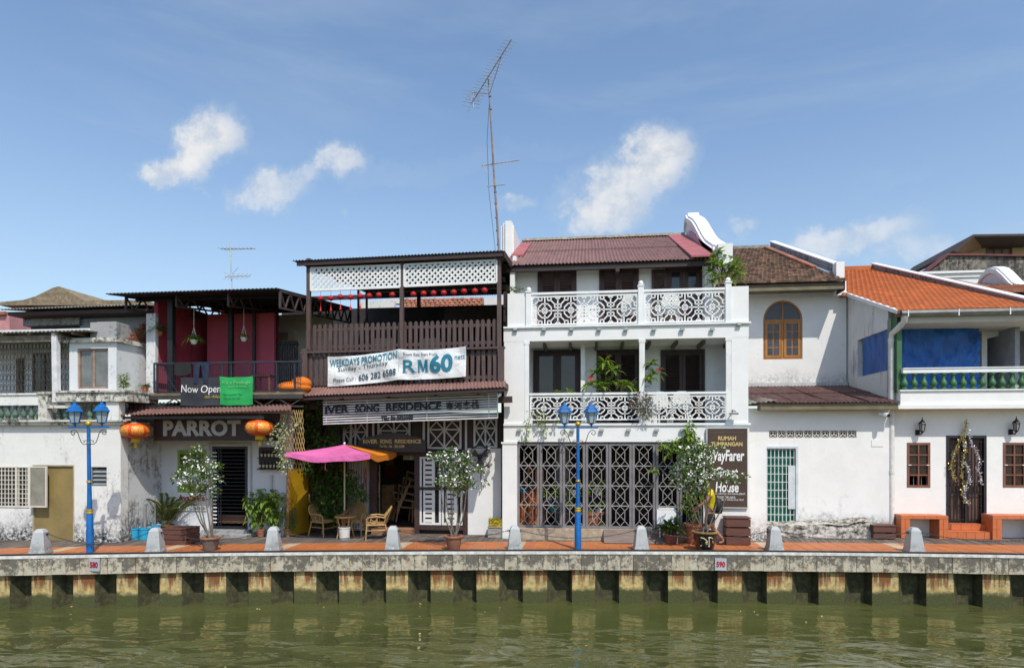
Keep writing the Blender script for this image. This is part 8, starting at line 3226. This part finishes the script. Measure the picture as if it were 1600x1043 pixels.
# glimpse through the balcony at the far right: house with a railed porch and red sheet roof
H = T('rear_porch_house', 'glimpsed white house with a red sheet roof behind the upper balcony at the right edge', 'house', (15, 6.4, 0))
Yp = 7.2
MB().fb(1549, 528, 1562, 572, Yp, .25).obj('porch_column', WHITE, H)
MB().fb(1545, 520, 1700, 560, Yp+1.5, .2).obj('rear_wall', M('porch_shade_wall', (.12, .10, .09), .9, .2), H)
n = 12
me = MB().box(-.03, .03, -.02, .02, 0, .36).mesh('rail_post', M('porch_rail_brown', (.2, .16, .14), .7, .2))
a0, a1, b0, b1 = R(1562, 531, 1680, 545, Yp+.3)
for k in range(24):
    inst('rail_post', me, H, (a0+(a1-a0)*k/24, Yp+.3, b0))
MB().box(a0, a1, Yp+.27, Yp+.34, b1, b1+.07).obj('porch_rail', MATS['porch_rail_brown'], H)
zq = U(1600, 572, 5.8).z
corr(MB(), (U(1540, 572, 5.8).x, 5.8, zq), (U(1700, 572, 5.8).x, 5.8, zq), (U(1700, 556, 7.0).x, 7.0, U(1600, 556, 7.).z), (U(1540, 556, 7.).x, 7.0, U(1600, 556, 7.).z), .11, .02).obj('porch_roof', ROOFR, H)
MB().fb(1540, 572, 1700, 590, 6.0, .1).obj('dark_beam', BROWN, H)
# tiled roof and pale walls behind the timber terrace
H = T('rear_tiled_house', 'low house with a faded red tiled roof seen over the timber terrace', 'house', (-5, 14, 0))
Yq = 13.
tl, tr = U(632, 468, Yq+1.5), U(756, 466, Yq+1.5)
bl_, br_ = U(616, 482, Yq), U(758, 480, Yq)
bl_.z -= .4
br_.z -= .4
tiles(MB(), bl_, br_, tr, tl, .24, .28, .05, .01, .05).obj('roof_tiles', OLD_T2, H, kind='stuff')
MB().add([bl_, br_, tr, tl], [(0, 1, 2, 3)]).obj('roof_boards', BROWN, H)
MB().fb(560, 470, 616, 520, Yq, .3).fb(598, 467, 632, 474, Yq+1.4, .4).fb(757, 464, 800, 520, Yq, .3).fb(616, 484, 758, 560, Yq+.3, .3).obj('pale_wall', plaster('pale_rear_wall', (.68, .66, .62), grime=.6, streak=.5, seed=41), H)
# ================================================================ AERIALS
def mast(pts, Y, r):
    return [U(a, b, Y) for a, b in pts]
AL = M('aluminium', (.55, .55, .55), .4, .15, metal=.4)
RUST = M('rusty_mast', (.30, .235, .20), .6, .3, 4, dirt=(.16, .08, .06), dirtamt=.5)
Ya = 2.5
base = U(779, 395, Ya)
t = T('tall_aerial', 'very tall television aerial on a leaning rusty mast above the timber house', 'aerial', base)
MB().tube([U(a, b, Ya) for a, b in ((780, 400), (777, 345), (773, 290), (770, 240), (766.5, 180), (764.5, 147), (762.5, 118))], [.034, .034, .03, .028, .024, .022, .018], 7).obj('mast', RUST, t)
mb = MB()
for py in (382, 360, 340, 318, 300, 150, 170):
    p = U(779-(395-py)*.055, py, Ya)
    mb.lathe([(.045, -.02), (.045, .02)], p, 7)
mb.obj('mast_joint', GREYM, t, kind='stuff')
def yagi(parent, p, q, n, L0, L1, ax, r=.009, nm='yagi'):
    p, q = Vector(p), Vector(q)
    MB().tube([p, q], .016, 5).obj('boom', RUST if nm == 'big' else AL, parent)
    mb = MB()
    for k in range(n):
        f_ = (k+.5)/n
        c = p.lerp(q, f_)
        L = L0+(L1-L0)*f_
        mb.tube([c-ax*L/2, c+ax*L/2], r, 4)
    return mb.obj('elements', AL, parent, kind='stuff')
ax = Vector((.96, .25, -.12)).normalized()
yagi(t, U(738, 160, Ya+.1), U(799, 62, Ya-.4), 20, .50, .38, ax, .008, 'big')
MB().tube([U(765, 147, Ya), U(774, 118, Ya-.15), U(783, 89, Ya-.25)], .012, 5).tube([U(737, 145, Ya), U(752, 146, Ya), U(764.5, 147, Ya)], .009, 5).obj('brace', RUST, t)
mb = MB()
for k in range(5):
    c = U(738-.6*k, 143+6*k, Ya+.15)
    mb.tube([c-ax*.26, c+ax*.26], .008, 4)
mb.tube([U(738, 143, Ya+.15), U(735.5, 168, Ya+.15)], .012, 5).tube([U(739, 143, Ya+.1), U(740, 170, Ya+.1)], .010, 5)
mb.tube([U(735, 168, Ya+.15), U(731, 173, Ya+.15), U(734, 175, Ya+.15)], .008, 4)
mb.obj('reflector', AL, t)
yagi(t, U(753, 259, Ya+.2), U(813, 250, Ya-.3), 13, .20, .16, Vector((0, .45, .9)), .007)
MB().tube([U(755, 248, Ya), U(756, 260, Ya), U(760, 270, Ya)], .010, 4).tube([U(752, 254, Ya), U(762, 272, Ya)], .007, 4).obj('reflector', AL, t)
yagi(t, U(761, 291, Ya+.1), U(789, 288.5, Ya-.2), 6, .22, .08, Vector((0, .9, .3)), .007)
for pts in ([(765, 150), (761, 220), (764, 300), (774, 392)],):
    MB().tube([U(a, b, Ya+.1) for a, b in pts], .006, 4).obj('cable', BLACK, t)
Yb_ = 3.
t = T('small_aerial', 'small television aerial above the black sheet roof', 'aerial', U(362, 450, Yb_))
MB().tube([U(362.5, 455, Yb_), U(361, 415, Yb_), U(359.5, 380, Yb_)], .02, 6).obj('mast', AL, t)
yagi(t, U(345, 389, Yb_), U(398, 388, Yb_), 9, .5, .28, Vector((.15, .98, .1)), .007)
yagi(t, U(352, 432, Yb_), U(391, 431, Yb_-.3), 6, .35, .3, Vector((.5, .5, .7)).normalized(), .008)
MB().tube([U(372, 418, Yb_), U(361, 430, Yb_), U(350, 425, Yb_)], .008, 4).obj('brace', AL, t)

# ================================================================ PROMENADE, RIGHT HALF
random.seed(77)
POTB = M('dragon_glaze', (.020, .014, .012), .22, .3, 6, coat=.5)
t, b = flower_tree('flowering_shrub', 'white flowering tree in a black dragon pot in front of the brown sign', 1104, 861, POTB, M('tan_rim', (.40, .24, .08), .4, .2), .27, .44,
            [(1090, 700, .22), (1068, 705, .16), (1110, 702, .12), (1080, 722, .28), (1100, 722, .22), (1062, 738, .22), (1088, 744, .26), (1108, 740, .2), (1130, 742, .16), (1146, 746, .11), (1163, 744, .09), (1072, 760, .2), (1098, 762, .18), (1056, 752, .13), (1126, 702, .1), (1150, 752, .08)],
            [(1084, 735, -.06), (1098, 725, .0), (1110, 735, .05), (1122, 742, .10), (1074, 748, -.10), (1104, 715, .02), (1140, 746, .12)], 1600, 270, 9)
po = [c for c in t.children if c.name.startswith('pot')][0]
mb = MB()
DR = M('dragon_relief', (.50, .40, .24), .35, .3, 9)
def onpot(a, z):
    r = .27*(.70+.27*min(1, z/.36))+.012
    return b+Vector((r*math.sin(a), -r*math.cos(a), z))
for pts in ([(-.55, .32), (-.3, .31), (-.1, .27), (.05, .22)], [(.1, .32), (.3, .33), (.5, .30)], [(.15, .32), (.18, .24), (.22, .15), (.16, .12)], [(-.1, .16), (.02, .2), (.1, .17)], [(-.62, .14), (-.55, .12)], [(.55, .24), (.6, .2)]):
    mb.tube([onpot(a, z) for a, z in pts], [.014]*len(pts), 5)
mb.ball(onpot(-.08, .21), .022).ball(onpot(.22, .12), .02).ball(onpot(-.42, .31), .018)
mb.obj('dragon_relief', DR, po)
leafy_pot('terracotta_shrub', 'leafy shrub in a big terracotta pot behind the dragon pot', 1084, 841, .235, .50, [(1076, 772, .13), (1090, 780, .15), (1070, 790, .14), (1086, 795, .15), (1096, 772, .1), (1078, 783, .13)], 34, .10, .06, CLAYP, LEAF_L, .3, 14, yc=-.52)
random.seed(15)
g = U(1047, 838, -.66)
b = Vector((g.x, -.66, 0))
t = T('strap_leaf_plant', 'dark green strap leaved plant in a low clay pot by the gate', 'potted plant', b)
pot(MB(), b, .19, .24).obj('pot', M('dark_clay', (.17, .07, .055), .8, .25), t, smooth=True)
ml = MB()
for k in range(60):
    a = random.uniform(0, 6.283)
    el = random.uniform(.05, 1.35)
    ml.leaf(b+Vector((random.gauss(0, .06), random.gauss(0, .06), .25+.18*random.random())), (math.cos(a)*math.cos(el), math.sin(a)*math.cos(el), math.sin(el)), random.uniform(.28, .48), .10, .3)
ml.obj('leaves', foliage('strap_leaf', (.045, .09, .02), (.17, .25, .06), .35), t)
t = T('white_plastic_chair', 'white plastic chair half hidden behind the strap leaved plant', 'chair', (b.x-.05, b.y+.45, 0))
cxx, cyy = b.x-.03, -.36
MB().box(cxx-.24, cxx+.24, cyy+.16, cyy+.19, .45, .80).box(cxx-.2, cxx+.2, cyy+.155, cyy+.195, .80, .84).obj('backrest', PAINT_W, t)
MB().box(cxx-.24, cxx+.24, cyy-.22, cyy+.16, .42, .45).obj('seat', PAINT_W, t)
for sx in (-.22, .2):
    for sy in (-.2, .15):
        MB().box(cxx+sx, cxx+sx+.03, cyy+sy, cyy+sy+.03, 0, .42).obj('leg', PAINT_W, t)
# ---- the person walking behind the tree
def skin_obj(name, verts, edges, mat, parent, origin, root=0, sub=2):
    me = bpy.data.meshes.new(name)
    o = Vector(origin)
    me.from_pydata([tuple(Vector(v[:3])-o) for v in verts], edges, [])
    ob = bpy.data.objects.new(name, me)
    COL.objects.link(ob)
    ob.parent = parent
    sm = ob.modifiers.new('skin', 'SKIN')
    sm.use_smooth_shade = True
    sk = me.skin_vertices[0].data
    for i, v in enumerate(verts):
        r = v[3]
        sk[i].radius = r if isinstance(r, tuple) else (r, r)
        sk[i].use_root = i == root
    s2 = ob.modifiers.new('sub', 'SUBSURF')
    s2.levels = s2.render_levels = sub
    dg = bpy.context.evaluated_depsgraph_get()
    m2 = bpy.data.meshes.new_from_object(ob.evaluated_get(dg))
    m2.materials.clear()
    m2.materials.append(mat)
    ob.modifiers.clear()
    ob.data = m2
    ob.name = name
    return ob


Yp_ = U(1112, 847, -.72).y
def q(px, py, dy=0.):
    p = U(px, py, Yp_+dy)
    return (p.x, p.y, p.z)
F = q(1112, 847)
root = T('person', 'person in a yellow shirt and black shorts walking left behind the flowering tree', 'person', (F[0], Yp_, 0))
V = []
E = []
def add(p, r, par=None):
    V.append((*p, r))
    if par is not None:
        E.append((par, len(V)-1))
    return len(V)-1
pel = add(q(1110, 801), (.115, .10))
wst = add(q(1110, 789), (.11, .085), pel)
chs = add(q(1110, 774), (.135, .10), wst)
nk0 = add(q(1108, 764), (.07, .06), chs)
nk = add(q(1106, 759), .045, nk0)
hd = add(q(1105, 752), (.075, .085), nk)
hd2 = add(q(1105, 746), (.07, .08), hd)
# near arm reaching forward and down
s1 = add(q(1112, 767, -.16), .055, chs)
e1 = add(q(1105, 781, -.22), .042, s1)
w1_ = add(q(1089, 792, -.24), .028, e1)
h1 = add(q(1085, 796, -.24), .034, w1_)
for k, (dx, dz_, L) in enumerate(((-.07, -.02, 1), (-.075, -.04, 1), (-.07, -.055, 1), (-.055, -.065, 1))):
    c_ = V[h1]
    add((c_[0]+dx, c_[1]-.02+.014*k, c_[2]+dz_), .0095, h1)
add((V[h1][0]-.035, V[h1][1]-.03, V[h1][2]+.035), .011, h1)
# far arm raised towards the face
s2_ = add(q(1107, 767, .15), .052, chs)
e2 = add(q(1098, 778, .18), .040, s2_)
w2 = add(q(1094, 768, .1), .028, e2)
h2 = add(q(1093.5, 764, .08), .033, w2)
for k, dz_ in enumerate((.07, .078, .074, .06)):
    c_ = V[h2]
    add((c_[0]-.02+.014*k, c_[1]-.02, c_[2]+dz_), .0095, h2)
add((V[h2][0]+.03, V[h2][1]-.02, V[h2][2]+.03), .011, h2)
# legs: one straight under the body, one trailing
k1 = add(q(1104, 824, -.10), .062, pel)
a1_ = add(q(1103, 843, -.10), .042, k1)
f1 = add((V[a1_][0]-.02, V[a1_][1], .04), .042, a1_)
t1 = add((V[a1_][0]-.19, V[a1_][1], .03), .034, f1)
k2 = add(q(1113, 824, .10), .062, pel)
a2_ = add(q(1129, 841, .10), .040, k2)
f2 = add((V[a2_][0]+.02, V[a2_][1], .075), .04, a2_)
t2 = add((V[a2_][0]-.10, V[a2_][1], .03), .034, f2)
skin_obj('body', V, E, SKIN, root, root.location, 0)
YS_ = M('yellow_shirt', (.66, .52, .012), .8, .1)
vs = [(*q(1110, 797), (.135, .12)), (*q(1110, 788), (.130, .105)), (*q(1110, 775), (.155, .12)), (*q(1109, 767), (.12, .085)), (*q(1107.5, 762.5), (.06, .06)),
      (*q(1112, 768, -.15), .075), (*q(1108, 776, -.20), .070), (*q(1107, 768, .14), .072), (*q(1102, 774, .17), .066)]
skin_obj('shirt', vs, [(0, 1), (1, 2), (2, 3), (3, 4), (2, 5), (5, 6), (2, 7), (7, 8)], YS_, root, root.location, 0)
vs = [(*q(1110, 798), (.13, .115)), (*q(1110, 803), (.13, .12)), (*q(1106, 812, -.09), .095), (*q(1104.5, 820, -.10), .085), (*q(1112, 812, .09), .095), (*q(1112.5, 820, .10), .085)]
skin_obj('shorts', vs, [(0, 1), (1, 2), (2, 3), (1, 4), (4, 5)], M('black_shorts', (.012, .012, .014), .85, .2), root, root.location, 0)
h = Vector(V[hd][:3])
MB().ball(h+Vector((.012, 0, .055)), .088, .092, .085, 14, 9).obj('hair', M('dark_hair', (.012, .010, .009), .6, .3), root, smooth='all')
MB().ball(h+Vector((-.075, 0, .0)), .018, .014, .022).obj('nose', SKIN, root, smooth='all')
for sy in (-1, 1):
    MB().ball(h+Vector((-.062, sy*.032, .022)), .011).obj('eye', M('eye_dark', (.02, .015, .012), .3), root)
    MB().ball(h+Vector((.01, sy*.082, .0)), .022, .012, .03).obj('ear', SKIN, root, smooth='all')
MB().ball(h+Vector((-.066, 0, -.04)), .012, .026, .008).obj('mouth', M('lip', (.25, .09, .07), .5), root, smooth='all')
for ft, tt in ((f1, t1), (f2, t2)):
    a_, c_ = Vector(V[ft][:3]), Vector(V[tt][:3])
    mb = MB().bar((a_.x+.05, a_.y, .014 if ft == f1 else a_.z-.03), (c_.x-.03, c_.y, .014), .10, .024)
    mb.tube([(c_.x+.03, c_.y-.05, .02), (c_.x+.04, c_.y, .075), (c_.x+.03, c_.y+.05, .02)], .010, 5)
    mb.obj('sandal', BLACK, root)
c = Vector(q(1120, 789, -.02))
t = T('backpack', 'small black backpack on the back of the person in the yellow shirt', 'backpack', c)
MB().lathe([(0, -.20), (.10, -.19), (.13, -.08), (.12, .08), (.07, .16), (0, .18)], c+Vector((.02, 0, 0)), 14).obj('bag', M('black_nylon', (.014, .014, .017), .6, .2), t, smooth='all')
for dy in (-.11, .11):
    MB().tube([c+Vector((.0, dy, .15)), c+Vector((-.10, dy*1.1, .32)), c+Vector((-.25, dy*1.1, .22)), c+Vector((-.27, dy*1.2, .0)), c+Vector((-.1, dy, -.14))], .014, 5).obj('strap', MATS['black_nylon'], t)
